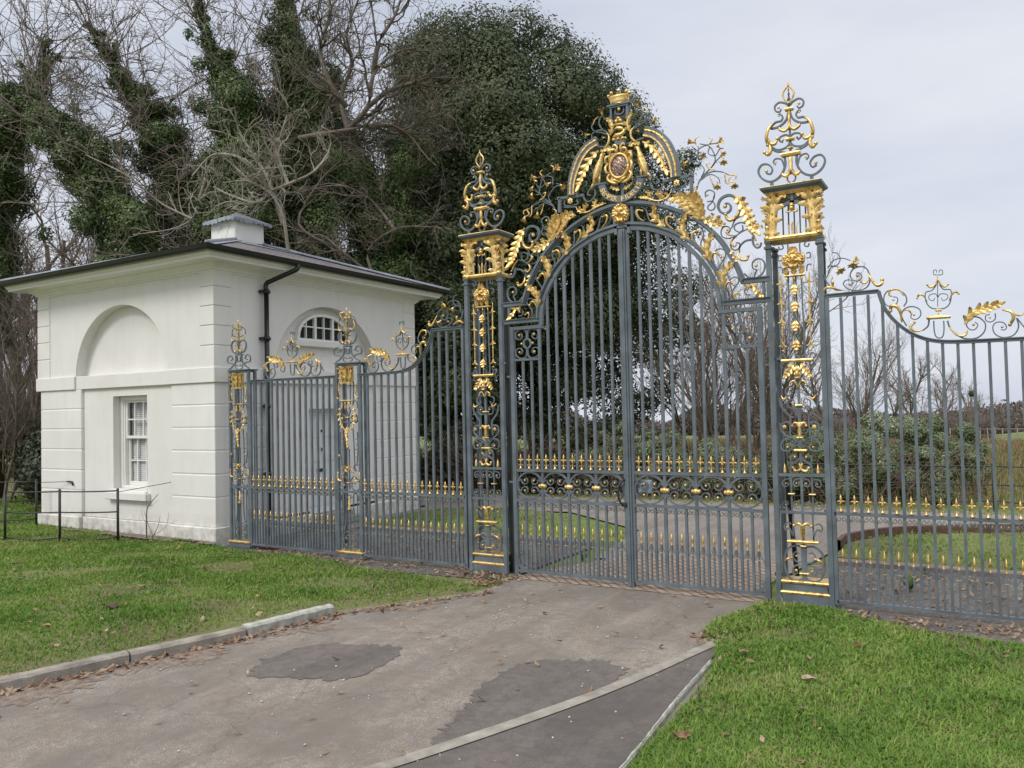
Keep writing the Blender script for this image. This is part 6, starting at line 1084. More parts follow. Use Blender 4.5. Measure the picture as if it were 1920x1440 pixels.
# ------------------------------------------------------------------ grass
def blades(name, poly, dens, hgt, cols, z0, bumps, seed, wd=.0026, label=None, wild=.5, bare=None, far=None):
    r = np.random.default_rng(seed); poly = np.array(poly); x0, y0 = poly.min(0); x1, y1 = poly.max(0)
    n = int((x1-x0)*(y1-y0)*dens); P = np.stack([r.uniform(x0, x1, n), r.uniform(y0, y1, n)], 1); P = P[inside(P, poly)]
    rel = np.c_[P, np.zeros(len(P))]-CAM; dep = rel@CF; px = 960+FPX*(rel@CX)/np.maximum(dep, .1); py = 720-FPX*(rel@CU)/np.maximum(dep, .1)
    ok = (dep > .5) & (px > -900) & (px < 3300) & (py < 2300) & (((px > -160) & (px < 2080) & (py < 1560)) | (r.random(len(P)) < .4)); P, dep = P[ok], dep[ok]
    keep = r.random(len(P)) < np.clip((3.4/dep)**1.2, .12, 1); P, dep = P[keep], dep[keep]
    cl = np.sin(P[:, 0]*3.1+1.3*np.sin(P[:, 1]*2.3))*np.sin(P[:, 1]*3.7+1.1*np.sin(P[:, 0]*2.9))
    cl2 = np.sin(P[:, 0]*9+P[:, 1]*4)*np.sin(P[:, 1]*11-P[:, 0]*3)
    pt = np.sin(P[:, 0]*2.1+2*np.sin(P[:, 1]*1.7))*np.sin(P[:, 1]*2.6+1.7*np.sin(P[:, 0]*1.9+1)); keep = r.random(len(P)) < np.clip(.78+.35*cl+.2*cl2, .15, 1)*np.where(pt > .72, .35, 1)
    if bare is not None: keep &= r.random(len(P)) > bare(P)
    P, dep, cl = P[keep], dep[keep], cl[keep]; m_ = len(P)
    h = hgt*(.55+.35*r.random(m_)+.35*np.clip(cl, 0, 1))*(1+(r.random(m_) > .97)*.8); w_ = wd*(.7+.6*r.random(m_))*np.clip(dep/3.0, 1, 4)**.9
    az = r.uniform(0, 2*pi, m_); lean = h*wild*(.3+r.random(m_)); D = np.stack([np.cos(az), np.sin(az)], 1); S = np.stack([-D[:, 1], D[:, 0]], 1)
    z = lawn_h(P, z0, bumps)-.004
    b0 = np.c_[P-S*w_[:, None], z]; b1 = np.c_[P+S*w_[:, None], z]; mid = P+D*(lean*.35)[:, None]; m0 = np.c_[mid-S*(w_*.8)[:, None], z+h*.6]; m1 = np.c_[mid+S*(w_*.8)[:, None], z+h*.6]; tp = np.c_[P+D*lean[:, None], z+h*(.98-.4*wild*r.random(m_))]
    V = np.stack([b0, b1, m1, m0, tp], 1).reshape(-1, 3); I = np.arange(m_)[:, None]*5
    F = np.concatenate([I+[0, 1, 2], I+[0, 2, 3], I+[3, 2, 4]])
    o = fast_mesh(name, V, F, cols); o['kind'] = 'stuff'; 
    tag(o, label, 'grass'); return m_
M['grass'] = leafmat('grass_blades', [(.072, .145, .02), (.13, .25, .035), (.22, .345, .06), (.40, .40, .16)], .55, .35, 1.1, 22)
M['dry'] = leafmat('dry_stalks', [(.12, .085, .04), (.25, .19, .10), (.36, .28, .16)], .8, .2, .8, 14)
bareL = lambda P: np.clip(1-(np.interp(P[:, 1], KL[:, 1], KL[:, 0])-.1-P[:, 0])/.9, 0, 1)*.72
cnt = blades('grass', LL, 8500, .042, M['grass'], .055, .6, 11, label='short green grass of the left lawn', bare=bareL)
cnt2 = blades('grass', LR, 18000, .050, M['grass'], .006, .6, 12, label='green grass of the right lawn in the foreground', bare=lambda P: np.clip(1-(P[:, 0]-1.15)/.5, 0, 1)*.3, wild=1.0)
blades('grass', IL, 1500, .05, M['grass'], .02, .3, 13, label='short grass of the left inner lawn'); blades('grass', IR_, 1500, .05, M['grass'], .02, .3, 14, label='short grass of the right inner lawn')
blades('withered_grass', LL, 800, .035, M['dry'], .055, .6, 15, label='withered straw coloured blades among the left lawn', bare=lambda P: .6*np.clip(1-bareL(P)*3, 0, 1), wd=.003, wild=1.6)
blades('withered_grass', LR, 1300, .045, M['dry'], .006, .6, 16, label='withered straw coloured blades among the right lawn', wd=.0025, wild=1.8)
# dead leaves
def leaf_quads(P, size, r, flat=.35):
    n = len(P); az = r.uniform(0, 2*pi, n); s = size*(.5+r.random(n)); D = np.stack([np.cos(az), np.sin(az), r.normal(0, flat, n)], 1); S = np.stack([-np.sin(az), np.cos(az), r.normal(0, flat, n)], 1)
    s = s[:, None]; c = r.uniform(.1, .4, n)[:, None]*s; up = np.array([0, 0, 1.])
    V = np.stack([P-D*s, P-S*s*.5+D*s*.1, P+up*c*.3, P+S*s*.5+D*s*.1, P+D*s*1.1+up*c], 1).reshape(-1, 3); I = np.arange(n)[:, None]*5
    return V, np.concatenate([I+[0, 1, 2], I+[0, 2, 3], I+[2, 1, 4], I+[2, 4, 3]])
M['dead'] = leafmat('dead_leaf', [(.10, .05, .03), (.22, .12, .07), (.36, .26, .17), (.48, .42, .32)], .8, .15, 4, 30)
r_ = np.random.default_rng(5); pts = []
def scat(n, poly, z, zf=None):
    poly = np.array(poly); a, b = poly.min(0), poly.max(0); P = r_.uniform(a, b, (n, 2)); P = P[inside(P, poly)]
    return np.c_[P, (lawn_h(P, z, .6) if zf else np.full(len(P), z))+r_.uniform(.0, .02, len(P))]
Q = [scat(1500, LL, .08, 1), scat(480, LR, .03, 1), scat(220, road, .01)]
t = r_.random(420); yk = -5.4+t*4.6; Q.append(np.c_[np.interp(yk, KL[:, 1], KL[:, 0])+.07+abs(r_.normal(0, .07, 420)), yk, r_.uniform(.006, .02, 420)])
for xa, xb, ya, n in ((-5.5, -2.0, -.12, 260), (-2, -1.2, -.18, 160), (2, 3.6, -.25, 170), (-1.6, -1.2, -.5, 90), (1.1, 1.5, -1.4, 60)): Q.append(np.c_[r_.uniform(xa, xb, n), ya+r_.normal(0, .1, n), r_.uniform(.005, .03, n)])
for xa, xb, ya, yb, n in ((-5.5, -1.4, .2, 1.9, 700), (1.5, 5, .2, 1.9, 500), (-5, 3, 6.8, 8, 900)): Q.append(np.c_[r_.uniform(xa, xb, n), r_.uniform(ya, yb, n), r_.uniform(.0, .03, n)])
V, F = leaf_quads(np.vstack(Q), .025, r_); o = fast_mesh('leaf_litter', V, F, M['dead']); o['kind'] = 'stuff'; tag(o, 'scattered dead leaves on lawns, kerb and gravel', 'leaf litter')
# larger dead leaves one can point to
def big_leaf(px, py, size, label, mat=None, z=.07, seed=0):
    d = CF+CX*(px-960)/FPX-CU*(py-720)/FPX; p = CAM+d*((z-CAM[2])/d[2]); r = np.random.default_rng(seed+99); az = r.uniform(0, 6.28); mb = MB(); n = 20
    prof = 1+.35*np.abs(np.sin(np.arange(n)*pi*2.5/n*1.0+.4))*(np.arange(n) % 2); G = np.zeros((4, n+1, 3))
    for i, q in enumerate((0, .35, .7, 1)):
        for j in range(n+1): a = 2*pi*j/n; rr = size*q*prof[j % n]; G[i, j] = (p[0]+rr*cos(a+az)*1.2, p[1]+rr*sin(a+az)*.8, p[2]+.25*size*q*q*(1+sin(2*a+seed)))
    mb.grid(G); return tag(mb.build('dead_leaf', [mat or M['dead']]), label, 'leaf', 'large dead leaves lying on the lawns')
M['dead_dark'] = simple('dark_curled_leaf', (.07, .035, .025), .8, .4, 40)
for a in ((208, 1137, .065, 'large dark brown curled leaf in the middle of the left lawn', M['dead_dark']), (265, 1098, .035, 'tan leaf on the left lawn above the dark curled leaf'), (88, 1173, .03, 'tan leaf left of the dark curled leaf'), (8, 1268, .035, 'orange brown leaf touching the kerb at the left edge'),
          (485, 1118, .03, 'leaf with upturned edge towards the kerb end on the left lawn'), (340, 1233, .028, 'pale leaf lying on the drive by the kerb', None, .012), (1275, 1378, .04, 'brown curled leaf by the path edging in the right lawn'), (1518, 1273, .035, 'tan leaf in the middle of the right lawn'), (1395, 1222, .025, 'brown leaf high on the right lawn near the band end'), (1615, 1210, .035, 'dark leaf with a white fleck in front of the right railing'), (1495, 1428, .03, 'leaf at the bottom edge of the right lawn')): big_leaf(*a, seed=a[0])
# pebbles on the tarmac
r_ = np.random.default_rng(8); mb = MB()
for i in range(130):
    p = r_.uniform([-2.2, -4.8], [1.4, -.4]); s = r_.uniform(.003, .009)
    mb.ball((p[0], p[1], .004+s*.5), s, 0, 6, .7)
o = mb.build('grit', [simple('pale_grit', (.5, .47, .42), .8, .4, 20)]); o['kind'] = 'stuff'; tag(o, 'pale grit and small stones loose on the tarmac', 'grit')
# ------------------------------------------------------------------ trees and hedges
def gz(x, y): return float(hz(np.float64(x), np.float64(y)))
def tubes(P, R, n=3):
    """P (B,k,3) polylines, R (B,k) radii -> one mesh array"""
    B, k = P.shape[:2]; T = np.gradient(P, axis=1); T /= np.linalg.norm(T, axis=2)[..., None]+1e-9
    ref = np.where(np.abs(T[..., 2:3]) > .9, np.array([1., 0, 0]), np.array([0, 0, 1.])); A = np.cross(T, ref); A /= np.linalg.norm(A, axis=2)[..., None]+1e-9; C_ = np.cross(T, A)
    an = np.arange(n)*2*pi/n; V = P[:, :, None]+R[:, :, None, None]*(A[:, :, None]*np.cos(an)[:, None]+C_[:, :, None]*np.sin(an)[:, None])
    I = (np.arange(B)*k*n)[:, None, None, None]; i = np.arange(k-1)[None, :, None, None]*n; j = np.arange(n)[None, None, :, None]; j2 = (j+1) % n
    F = np.concatenate([I+i+j, I+i+j2, I+i+n+j2, I+i+n+j], 3).reshape(-1, 4)
    return V.reshape(-1, 3), F
def grow(seed, H, r0, spread, kids, up=.25, wob=.16, lean=(0, 0), first=.25, lenf=(.55, .5, .45, .42), stems=1, k=7):
    """branching skeleton; returns per level arrays of polylines and radii"""
    r = np.random.default_rng(seed)
    P0, R0 = [], []
    for s_ in range(stems):
        a = r.uniform(0, 2*pi); d = np.array([lean[0]+(stems > 1)*.35*cos(a)+r.normal(0, .03), lean[1]+(stems > 1)*.35*sin(a)+r.normal(0, .03), 1.]); h = H*(1 if s_ == 0 else r.uniform(.6, 1)); p = np.array([0.15*(stems > 1)*cos(a), .15*(stems > 1)*sin(a), -.1]); pts = [p.copy()]
        for i in range(k-1):
            d = d/np.linalg.norm(d); p = p+d*h*.62/(k-1); pts.append(p.copy()); d = d+r.normal(0, wob*.8, 3)*[1, 1, .3]
        P0.append(pts); R0.append(np.linspace(r0*(1 if s_ == 0 else .6), r0*.42, k))
    L = [(np.array(P0), np.array(R0))]; length = H*.62
    for lv, nk in enumerate(kids):
        P, R = L[-1]; B = len(P); tot = B*nk
        t = (first if lv == 0 else .18)+(1-(first if lv == 0 else .18))*(np.tile(np.arange(nk), B)+r.uniform(0.1, .9, tot))/nk; t = np.clip(t, 0, .999); par = np.repeat(np.arange(B), nk)
        f = t*(k-1); i0 = f.astype(int); w_ = (f-i0)[:, None]; S = P[par, i0]*(1-w_)+P[par, i0+1]*w_; D = P[par, i0+1]-P[par, i0]; D /= np.linalg.norm(D, axis=1)[:, None]+1e-9; rad = R[par, i0]*.62
        rn = r.normal(size=(tot, 3)); side = rn-(rn*D).sum(1)[:, None]*D; side /= np.linalg.norm(side, axis=1)[:, None]
        plen = np.linalg.norm(np.diff(P, axis=1), axis=2).sum(1)[par]
        ln = plen*lenf[lv]*r.uniform(.6, 1.25, tot)*(1.15-.45*t); sp_ = spread*r.uniform(.7, 1.3, tot)[:, None]
        d = D*np.cos(sp_)+side*np.sin(sp_); q = S.copy(); pts = [q.copy()]
        for i in range(k-1):
            d = d/np.linalg.norm(d, axis=1)[:, None]; q = q+d*(ln/(k-1))[:, None]; pts.append(q.copy()); d = d+r.normal(0, wob*(1+.4*lv), (tot, 3))+np.array([0, 0, up*.25])
        tip = max(.002, rad.mean()*.25); L.append((np.stack(pts, 1), np.stack([rad*(1-x)+np.maximum(rad*.3, .0022)*x for x in np.linspace(0, 1, k)], 1)))
    return L
def bark(name, a, b, sc=8): 
    m, nt, p = new_mat(name); v = geo_pos(nt); n1 = noise(nt, v, sc, 5, .65); nt.links.new(ramp(nt, n1, [(.3, a), (.7, b)]), p.inputs['Base Color']); p.inputs['Roughness'].default_value = .9; bump(nt, p, n1, .6, .02); return m
M['bark'] = bark('grey_brown_bark', (.085, .068, .052), (.19, .16, .125)); M['bark_pale'] = bark('pale_lichened_bark', (.20, .175, .14), (.36, .33, .27), 5); M['bark_dark'] = bark('dark_bark', (.03, .024, .018), (.08, .06, .045)); M['twig_red'] = bark('reddish_twigs', (.12, .075, .055), (.22, .145, .11), 3)
M['bark_mid'] = bark('brown_twigs', (.13, .10, .08), (.27, .225, .185), 4)
def tree(name, label, L, x, y, rz, sc, mt, mc, group=None, cat='tree', split=2):
    root = thing(name, label, cat, (0, 0, 0), group)
    for nm, lv, n, m_ in (('trunk', L[:split], 6, mt), ('crown', L[split:], 3, mc)):
        vs_, fs_, o_ = [], [], 0
        for P, R in lv: V, F = tubes(P, R, n); vs_.append(V); fs_.append(F+o_); o_ += len(V)
        fast_mesh(nm, np.vstack(vs_), np.vstack(fs_), m_, root)
    root.location = (x, y, gz(x, y)); root.rotation_euler.z = rz; root.scale = (sc,)*3
    return root
def tree_copy(o, label, x, y, rz, sc):
    c = copy_tree(o); c['group'] = G1 if x < -4 else G2; c.location = (x, y, gz(x, y)); c.rotation_euler.z = rz; c.scale = (sc if isinstance(sc, tuple) else (sc,)*3); c['label'] = label; return c
def xy(px, dep): p = at(px, 770, dep); return float(p[0]), float(p[1])
# -- leafy masses
def leaves(C_, R_, n, size, r, shell=.55, squash=1.0, up=.25):
    """leaf faces scattered through blobs; C_ (k,3) centres, R_ (k,) radii"""
    C_ = np.asarray(C_, float); R_ = np.asarray(R_, float); w_ = R_**2; idx = r.choice(len(C_), n, p=w_/w_.sum())
    D = r.normal(size=(n, 3)); D /= np.linalg.norm(D, axis=1)[:, None]; q = (shell+(1-shell)*r.random(n))**.6*(1+.12*r.normal(size=n))
    lump = 1+.22*np.sin(D[:, 0]*5+idx)*np.sin(D[:, 1]*6+idx*2)*np.sin(D[:, 2]*5+1)
    P = C_[idx]+D*(R_[idx]*q*lump)[:, None]*np.array([1, 1, squash])
    nn = D*1.3+r.normal(0, .42, (n, 3))+np.array([0, 0, up]); nn /= np.linalg.norm(nn, axis=1)[:, None]
    a = np.cross(nn, r.normal(size=(n, 3))); a /= np.linalg.norm(a, axis=1)[:, None]; b_ = np.cross(nn, a); s = (size*r.uniform(.6, 1.35, n))[:, None]
    V = np.stack([P-a*s, P-b_*s*.5+nn*s*.15, P+a*s, P+b_*s*.5+nn*s*.15], 1).reshape(-1, 3); I = np.arange(n)[:, None]*4
    return V, np.concatenate([I+[0, 1, 3], I+[1, 2, 3]])
M['oak'] = leafmat('holm_oak_leaves', [(.026, .04, .014), (.05, .07, .027), (.09, .112, .048), (.15, .17, .085)], .62, .12, .8, 3)
M['ivy'] = leafmat('ivy_leaves', [(.035, .055, .02), (.07, .105, .035), (.11, .16, .05), (.17, .23, .08)], .38, .1, 1.0, 7)
M['bramble'] = leafmat('bramble_leaves', [(.08, .07, .05), (.12, .15, .07), (.21, .26, .14), (.36, .40, .27)], .5, .15, .9, 8)
M['bramble_dark'] = leafmat('dark_undergrowth_leaves', [(.025, .02, .013), (.035, .045, .018), (.06, .085, .03)], .5, .1, .8, 6)
# holm oak
r_ = np.random.default_rng(21); c0 = at(975, 385, 25); base = xy(1010, 25.5)
HO = thing('holm_oak', 'big dark evergreen oak with a rounded crown rising behind the gate', 'tree', (base[0], base[1], gz(*base)))
Cc, Rr = [], []
for i in range(130):
    th = r_.uniform(0, 2*pi); u = r_.uniform(-1, 1); s_ = (1-u*u)**.5; q = r_.uniform(.72, 1)
    sq = 1.0 if u > -.2 else .88
    p = c0+(CX*[1, 1, 0])*(4.15*s_*cos(th)*q*sq)+(CF*[1, 1, 0])*(3.4*s_*sin(th)*q)+np.array([0, 0, 6.1*u*q])
    # the crown leans down to the right and runs lower behind the gate
    p = p+(CX*[1, 1, 0])*(.30*max(0, -u)*2+.0)
    Cc.append(p); Rr.append(r_.uniform(.6, 1.7)*(1 if u > -.3 else .75))
for px, py, dp, rr in ((1120, 130, 25, 1.1), (1165, 190, 25.5, .95), (1185, 250, 25, .9), (1060, 80, 24.6, 1.0), (980, 45, 24.5, 1.0), (880, 60, 25, 1.2), (820, 110, 25, 1.2), (1250, 330, 25.5, .9), (1270, 430, 25, .8), (1280, 540, 25, .8), (1250, 640, 25, .85), (1230, 740, 24.5, .7), (1080, 780, 24, .8), (990, 800, 24, .7), (1150, 800, 24.6, .6), (1290, 300, 26, .5), (1310, 620, 25, .5), (940, 300, 21.5, 1.2), (1000, 290, 21.4, 1.1), (960, 380, 21.6, 1.1), (750, 200, 25, 1.1), (740, 330, 25, 1.2), (760, 450, 25, 1.1), (1200, 500, 25, 1.1), (1240, 590, 25, 1.0), (1180, 660, 25, 1.0), (1110, 700, 25, 1.0), (1050, 620, 25, 1.1), (1130, 560, 25, 1.1), (1000, 700, 25, 1.0), (790, 170, 24.6, 1.1), (720, 270, 24.8, 1.0), (1000, 560, 24.5, 1.1), (930, 650, 25, 1.0), (930, 740, 24.5, .9), (880, 780, 24, .8), (1010, 770, 24.5, .9), (1090, 770, 24.5, .9), (960, 810, 24, .6), (1060, 815, 24, .6), (1150, 740, 24.5, .9), (1190, 760, 24.8, .75), (1120, 800, 24.4, .7), (1230, 700, 25, .8), (1180, 700, 25, .9)):
    Cc.append(at(px, py, dp)); Rr.append(rr)
for i in range(26):
    th, u = r_.uniform(0, 2*pi), r_.uniform(-.8, .85); Cc.append(c0+(CX*[1, 1, 0])*(2.6*cos(th))+(CF*[1, 1, 0])*(1.8*sin(th))+np.array([0, 0, 5.0*u])); Rr.append(1.45)
Cc, Rr = np.array(Cc), np.array(Rr)
# keep the outline of the crown: sloping shoulder on the right
rel = Cc-CAM; dp_ = rel@CF; pxx = 960+FPX*(rel@CX)/dp_; pyy = 720-FPX*(rel@CU)/dp_; rp = Rr*FPX/dp_
yb = np.minimum(np.interp(pxx+rp*.6, [690, 760, 800, 1000, 1060, 1110, 1200, 1240], [300, 50, 8, 12, 55, 100, 150, 230]), 900); yb = np.maximum(yb, np.interp(pxx-rp*.6, [690, 760, 800, 1000, 1060], [300, 50, 8, 12, 30]))
ok = pyy-rp*.92 > yb; Cc, Rr = Cc[ok], Rr[ok]
ad = ((1025, 88, 25, .95), (1075, 122, 25, .95), (1120, 160, 25, .9), (1165, 205, 25.3, .85), (975, 62, 24.6, .95), (900, 62, 24.6, 1.0), (835, 68, 24.6, .95), (780, 110, 24.6, .9), (1185, 260, 25, .8), (1100, 200, 24, 1.0), (1040, 150, 24, 1.1))
Cc = np.vstack([Cc, [at(*q[:3]) for q in ad]]); Rr = np.r_[Rr, [q[3] for q in ad]]; V, F = leaves(Cc, Rr, 470000, .055, r_, .55, .85)
low = V.reshape(-1, 4, 3)[:, 0, 2] < 3.6
keep = ~low | (np.sin(V.reshape(-1, 4, 3)[:, 0, 0]*2.3)*np.sin(V.reshape(-1, 4, 3)[:, 0, 2]*2.9)+r_.normal(0, .35, len(low)) > -.15)
Vq = V.reshape(-1, 4, 3)[keep].reshape(-1, 3); I = np.arange(len(Vq)//4)[:, None]*4
fast_mesh('crown', Vq, np.concatenate([I+[0, 1, 3], I+[1, 2, 3]]), M['oak'], HO)
L = grow(5, 13, .38, .75, (9, 6, 5), up=.3, wob=.12, first=.12); vs_, fs_, o_ = [], [], 0
for P, R in L: V, F = tubes(P, R, 5); vs_.append(V); fs_.append(F+o_); o_ += len(V)
fast_mesh('trunk', np.vstack(vs_)+np.array(HO.location), np.vstack(fs_), M['bark_dark'], HO)
# dark evergreen behind the lodge and side railings, plus low hanging sprays
def bush(name, label, blobs, n, size, mat, shell=.3, group=None, cat='tree', trunk=None, squash=.9, tmat=None):
    Cb = np.array([b[0] if len(b) == 2 else at(*b[:3]) for b in blobs]); Rb = np.array([b[-1] for b in blobs]); x, y = Cb[:, :2].mean(0); root = thing(name, label, cat, (float(x), float(y), gz(x, y)), group)
    V, F = leaves(Cb, Rb, int(n*1.9), size, r_, shell, squash); fast_mesh('foliage' if cat != 'tree' else 'crown', V, F, mat, root)
    if trunk is not None:
        mb = MB()
        for pts, r0, r1 in trunk: P = spline(np.array([at(*q) for q in pts]), 4); mb.tube(P, np.linspace(r0, r1, len(P)), 7)
        mb.build('trunk', [tmat or M['bark_dark']], root)
    return root
def ivy_tree(label, path, dep, n, extra=(), seed=0, sub=9, H=9, spread=.6, crown=True):
    """tree leaning along path (px, py, ivy radius in px) with ivy all over its limbs and bare twigs above"""
    r = np.random.default_rng(seed); base = at(path[0][0], 770, dep); x, y = base[:2]; root = thing('ivy_clad_tree', label, 'tree', (float(x), float(y), gz(x, y)), 'ivy clad trees behind the lodge')
    Cb, Rb = [], []; mbt = MB(); allp = []
    for pth in (path, *extra):
        Q = np.array([at(a, b, dep) for a, b, c in pth]); R = 1.0*np.array([c for a, b, c in pth])*dep/FPX; S = spline(Q, 6); RR = np.interp(np.linspace(0, len(pth)-1, len(S)), np.arange(len(pth)), R); allp.append((S, RR))
        mbt.tube(S, np.linspace(.16, .035, len(S)), 7)
        for s_, rr in zip(S, RR):
            Cb.append(s_+r.normal(0, .12, 3)*rr); Rb.append(rr*.62)
            for _ in range(3): 
                o = r.normal(0, .5, 3)*rr; Cb.append(s_+o); Rb.append(rr*r.uniform(.22, .6))
    g = at(path[0][0], 770, dep); g[2] = 0; mbt.tube([g, allp[0][0][0]], [.22, .16], 8)
    mbt.build('trunk', [M['bark_dark']], root)
    V, F = leaves(Cb, Rb, int(n*2.6), .037*max(1, dep/20), r, .3, 1.0); fast_mesh('ivy', V, F, M['ivy'], root)
    if crown:
        P_, R_ = [], []
        for S, RR in allp:
            for i in range(0, len(S), 2):
                for _ in range(sub):
                    d = r.normal(size=3)*[1, 1, .7]+[0, 0, .9]; d /= np.linalg.norm(d); ln = r.uniform(1.2, 3.2); p = S[i]+d*RR[i]*.6; pts = [p.copy()]
                    for _k in range(6): d = d+r.normal(0, .2, 3)+[0, 0, .06]; d /= np.linalg.norm(d); p = p+d*ln/6; pts.append(p.copy())
                    P_.append(pts); R_.append(np.linspace(.017, .004, 7))
        P_, R_ = np.array(P_), np.array(R_); B = len(P_)
        # two finer orders of twigs
        vs_, fs_, o_ = [], [], 0; lv = (P_, R_)
        for order in range(3):
            P, R = lv; V, F = tubes(P, R, 3); vs_.append(V); fs_.append(F+o_); o_ += len(V)
            nk = 4 if order == 0 else 3; par = np.repeat(np.arange(len(P)), nk); i0 = r.integers(1, 6, len(par)); S0 = P[par, i0]; D = P[par, i0+1]-P[par, i0]; D /= np.linalg.norm(D, axis=1)[:, None]; d = D+r.normal(0, .6, (len(par), 3)); ln = (.9 if order == 0 else .5)*r.uniform(.5, 1.3, len(par)); q = S0.copy(); pts = [q.copy()]
            for _k in range(6): d = d/np.linalg.norm(d, axis=1)[:, None]; q = q+d*(ln/6)[:, None]; pts.append(q.copy()); d = d+r.normal(0, .22, (len(par), 3))+[0, 0, .05]
            lv = (np.stack(pts, 1), np.tile(np.linspace(.008/(order+1)+.003, .003, 7), (len(par), 1)))
        fast_mesh('twigs', np.vstack(vs_), np.vstack(fs_), M['bark_mid'], root)
    return root
ivy_tree('ivy covered tree at the far left edge with a short ivy stub pointing up', [(-10, 620, 40), (5, 480, 55), (-5, 340, 60), (10, 250, 55), (30, 190, 38), (75, 150, 26), (85, 80, 12)], 19, 24000, seed=31, sub=4)
ivy_tree('leaning ivy covered tree with bent trunk above the left end of the lodge roof', [(300, 560, 60), (235, 440, 70), (195, 360, 62), (150, 290, 50), (90, 220, 38), (40, 195, 26)], 18, 36000, seed=32, sub=4)
ivy_tree('ivy covered limb tapering up to a thin spur left of the tallest ivy masses', [(400, 560, 55), (350, 450, 62), (325, 350, 58), (300, 255, 50), (255, 190, 34), (205, 110, 22), (165, 45, 10)], 20, 36000, seed=33, sub=5)
ivy_tree('broad ivy mass narrowing to a column above the chimney', [(450, 600, 90), (445, 440, 95), (455, 320, 88), (455, 230, 68), (420, 140, 42), (385, 60, 20), (370, -40, 14)], 19, 62000, seed=34, sub=5)
ivy_tree('tall wide ivy column right of the chimney reaching the top of the photo', [(560, 600, 85), (550, 440, 85), (530, 330, 80), (560, 215, 78), (555, 130, 62), (540, 50, 36), (530, -60, 26)], 20, 60000, extra=[[(560, 260, 50), (610, 190, 40), (625, 140, 20)]], seed=35, sub=4)
ivy_tree('ivy covered tree between the lodge roof and the big oak', [(720, 600, 85), (700, 480, 85), (690, 380, 80), (650, 290, 65), (620, 250, 45)], 21, 46000, extra=[[(700, 400, 60), (760, 320, 60), (770, 260, 45)]], seed=36, sub=4)
bush('evergreen_tree', 'dark evergreen tree behind the right end of the lodge roof', [(790, 560, 22, 1.3), (830, 470, 22, 1.2), (850, 620, 21, 1.2), (800, 660, 22, 1.1), (860, 720, 21, .9), (810, 760, 22, .9), (900, 560, 22, 1.1), (880, 660, 22, .9), (760, 520, 22.5, 1.2), (900, 400, 22.5, 1.3), (850, 380, 23, 1.2), (920, 760, 21.5, .7)], 60000, .058, M['oak'], .35, trunk=[([(840, 900, 22), (835, 700, 22), (840, 500, 22)], .2, .1), ([(835, 760, 22), (880, 700, 22), (915, 640, 22)], .08, .04)])
# bare trees
A1 = grow(41, 13, .2, .62, (9, 8, 7, 5), up=.5, wob=.13); A2 = grow(42, 12, .17, .75, (10, 8, 6, 5), up=.3, wob=.2, lean=(.15, 0)); A3 = grow(43, 8, .07, .5, (8, 7, 5, 4), up=.6, wob=.15, stems=5, first=.1)
G1 = 'bare winter trees behind the lodge'; 
t1 = tree('bare_tree', 'tall bare tree at the left edge with fine brown twigs', A1, *xy(40, 27), .3, 1.15, M['bark'], M['bark_mid'], G1)
G2 = 'bare winter trees across the field'
t3 = tree('bare_tree', 'clump of thin bare stems behind the right half of the carriage gate', A3, *xy(1345, 24), .5, 1.0, M['bark_mid'], M['bark_mid'], G2)
t2 = tree('bare_tree', 'bare spreading tree seen between the first two ivy trees', A2, *xy(230, 29), 1.2, 1.2, M['bark'], M['bark_mid'], G1)
for px, dep, src, rz, sc, lb in ((130, 24, t2, 2.2, 1.05, 'bare tree behind the left end of the lodge roof'), (340, 31, t1, 1.9, 1.3, 'bare tree with many thin upright branches above the leaning ivy limb'), (470, 28, t2, 4.0, 1.2, 'bare tree whose twigs show between the ivy columns over the chimney'), 
                                 (700, 26, t2, 5.2, .95, 'bare tree directly left of the big oak crown'), (-60, 22, t1, 5, 1.0, 'bare tree mostly beyond the left edge, its twigs reaching in'), (90, 38, t2, 3.3, 1.5, 'far bare tree near the left edge, behind the others'), (560, 38, t2, .9, 1.4, 'far bare tree behind the wide ivy column'), (180, 33, t3, 2.4, 1.9, 'many stemmed bare tree between the second ivy tree and the spur'), (420, 34, t3, 4.4, 2.0, 'many stemmed bare tree behind the chimney'), (20, 31, t3, .8, 1.9, 'many stemmed bare tree behind the leftmost ivy tree'), (660, 33, t3, 5.0, 1.9, 'many stemmed bare tree behind the broken limb')):
    tree_copy(src, lb, *xy(px, dep), rz, sc)
for px, dep, rz, sc, lb in ((0, 17, .3, .8, 'brown twiggy thicket tree at the left edge beside the lodge'), (55, 18.5, 1.7, .85, 'brown many stemmed thicket tree touching the left side of the lodge'), (-60, 19, 2.9, 1.0, 'brown thicket tree reaching in from beyond the left edge')):
    q_ = tree('thicket_tree', lb, A3, *xy(px, dep), rz, sc, M['bark_mid'], M['bark_mid'], 'thicket trees left of the lodge') if px == 0 else tree_copy(q_, lb, *xy(px, dep), rz, sc)
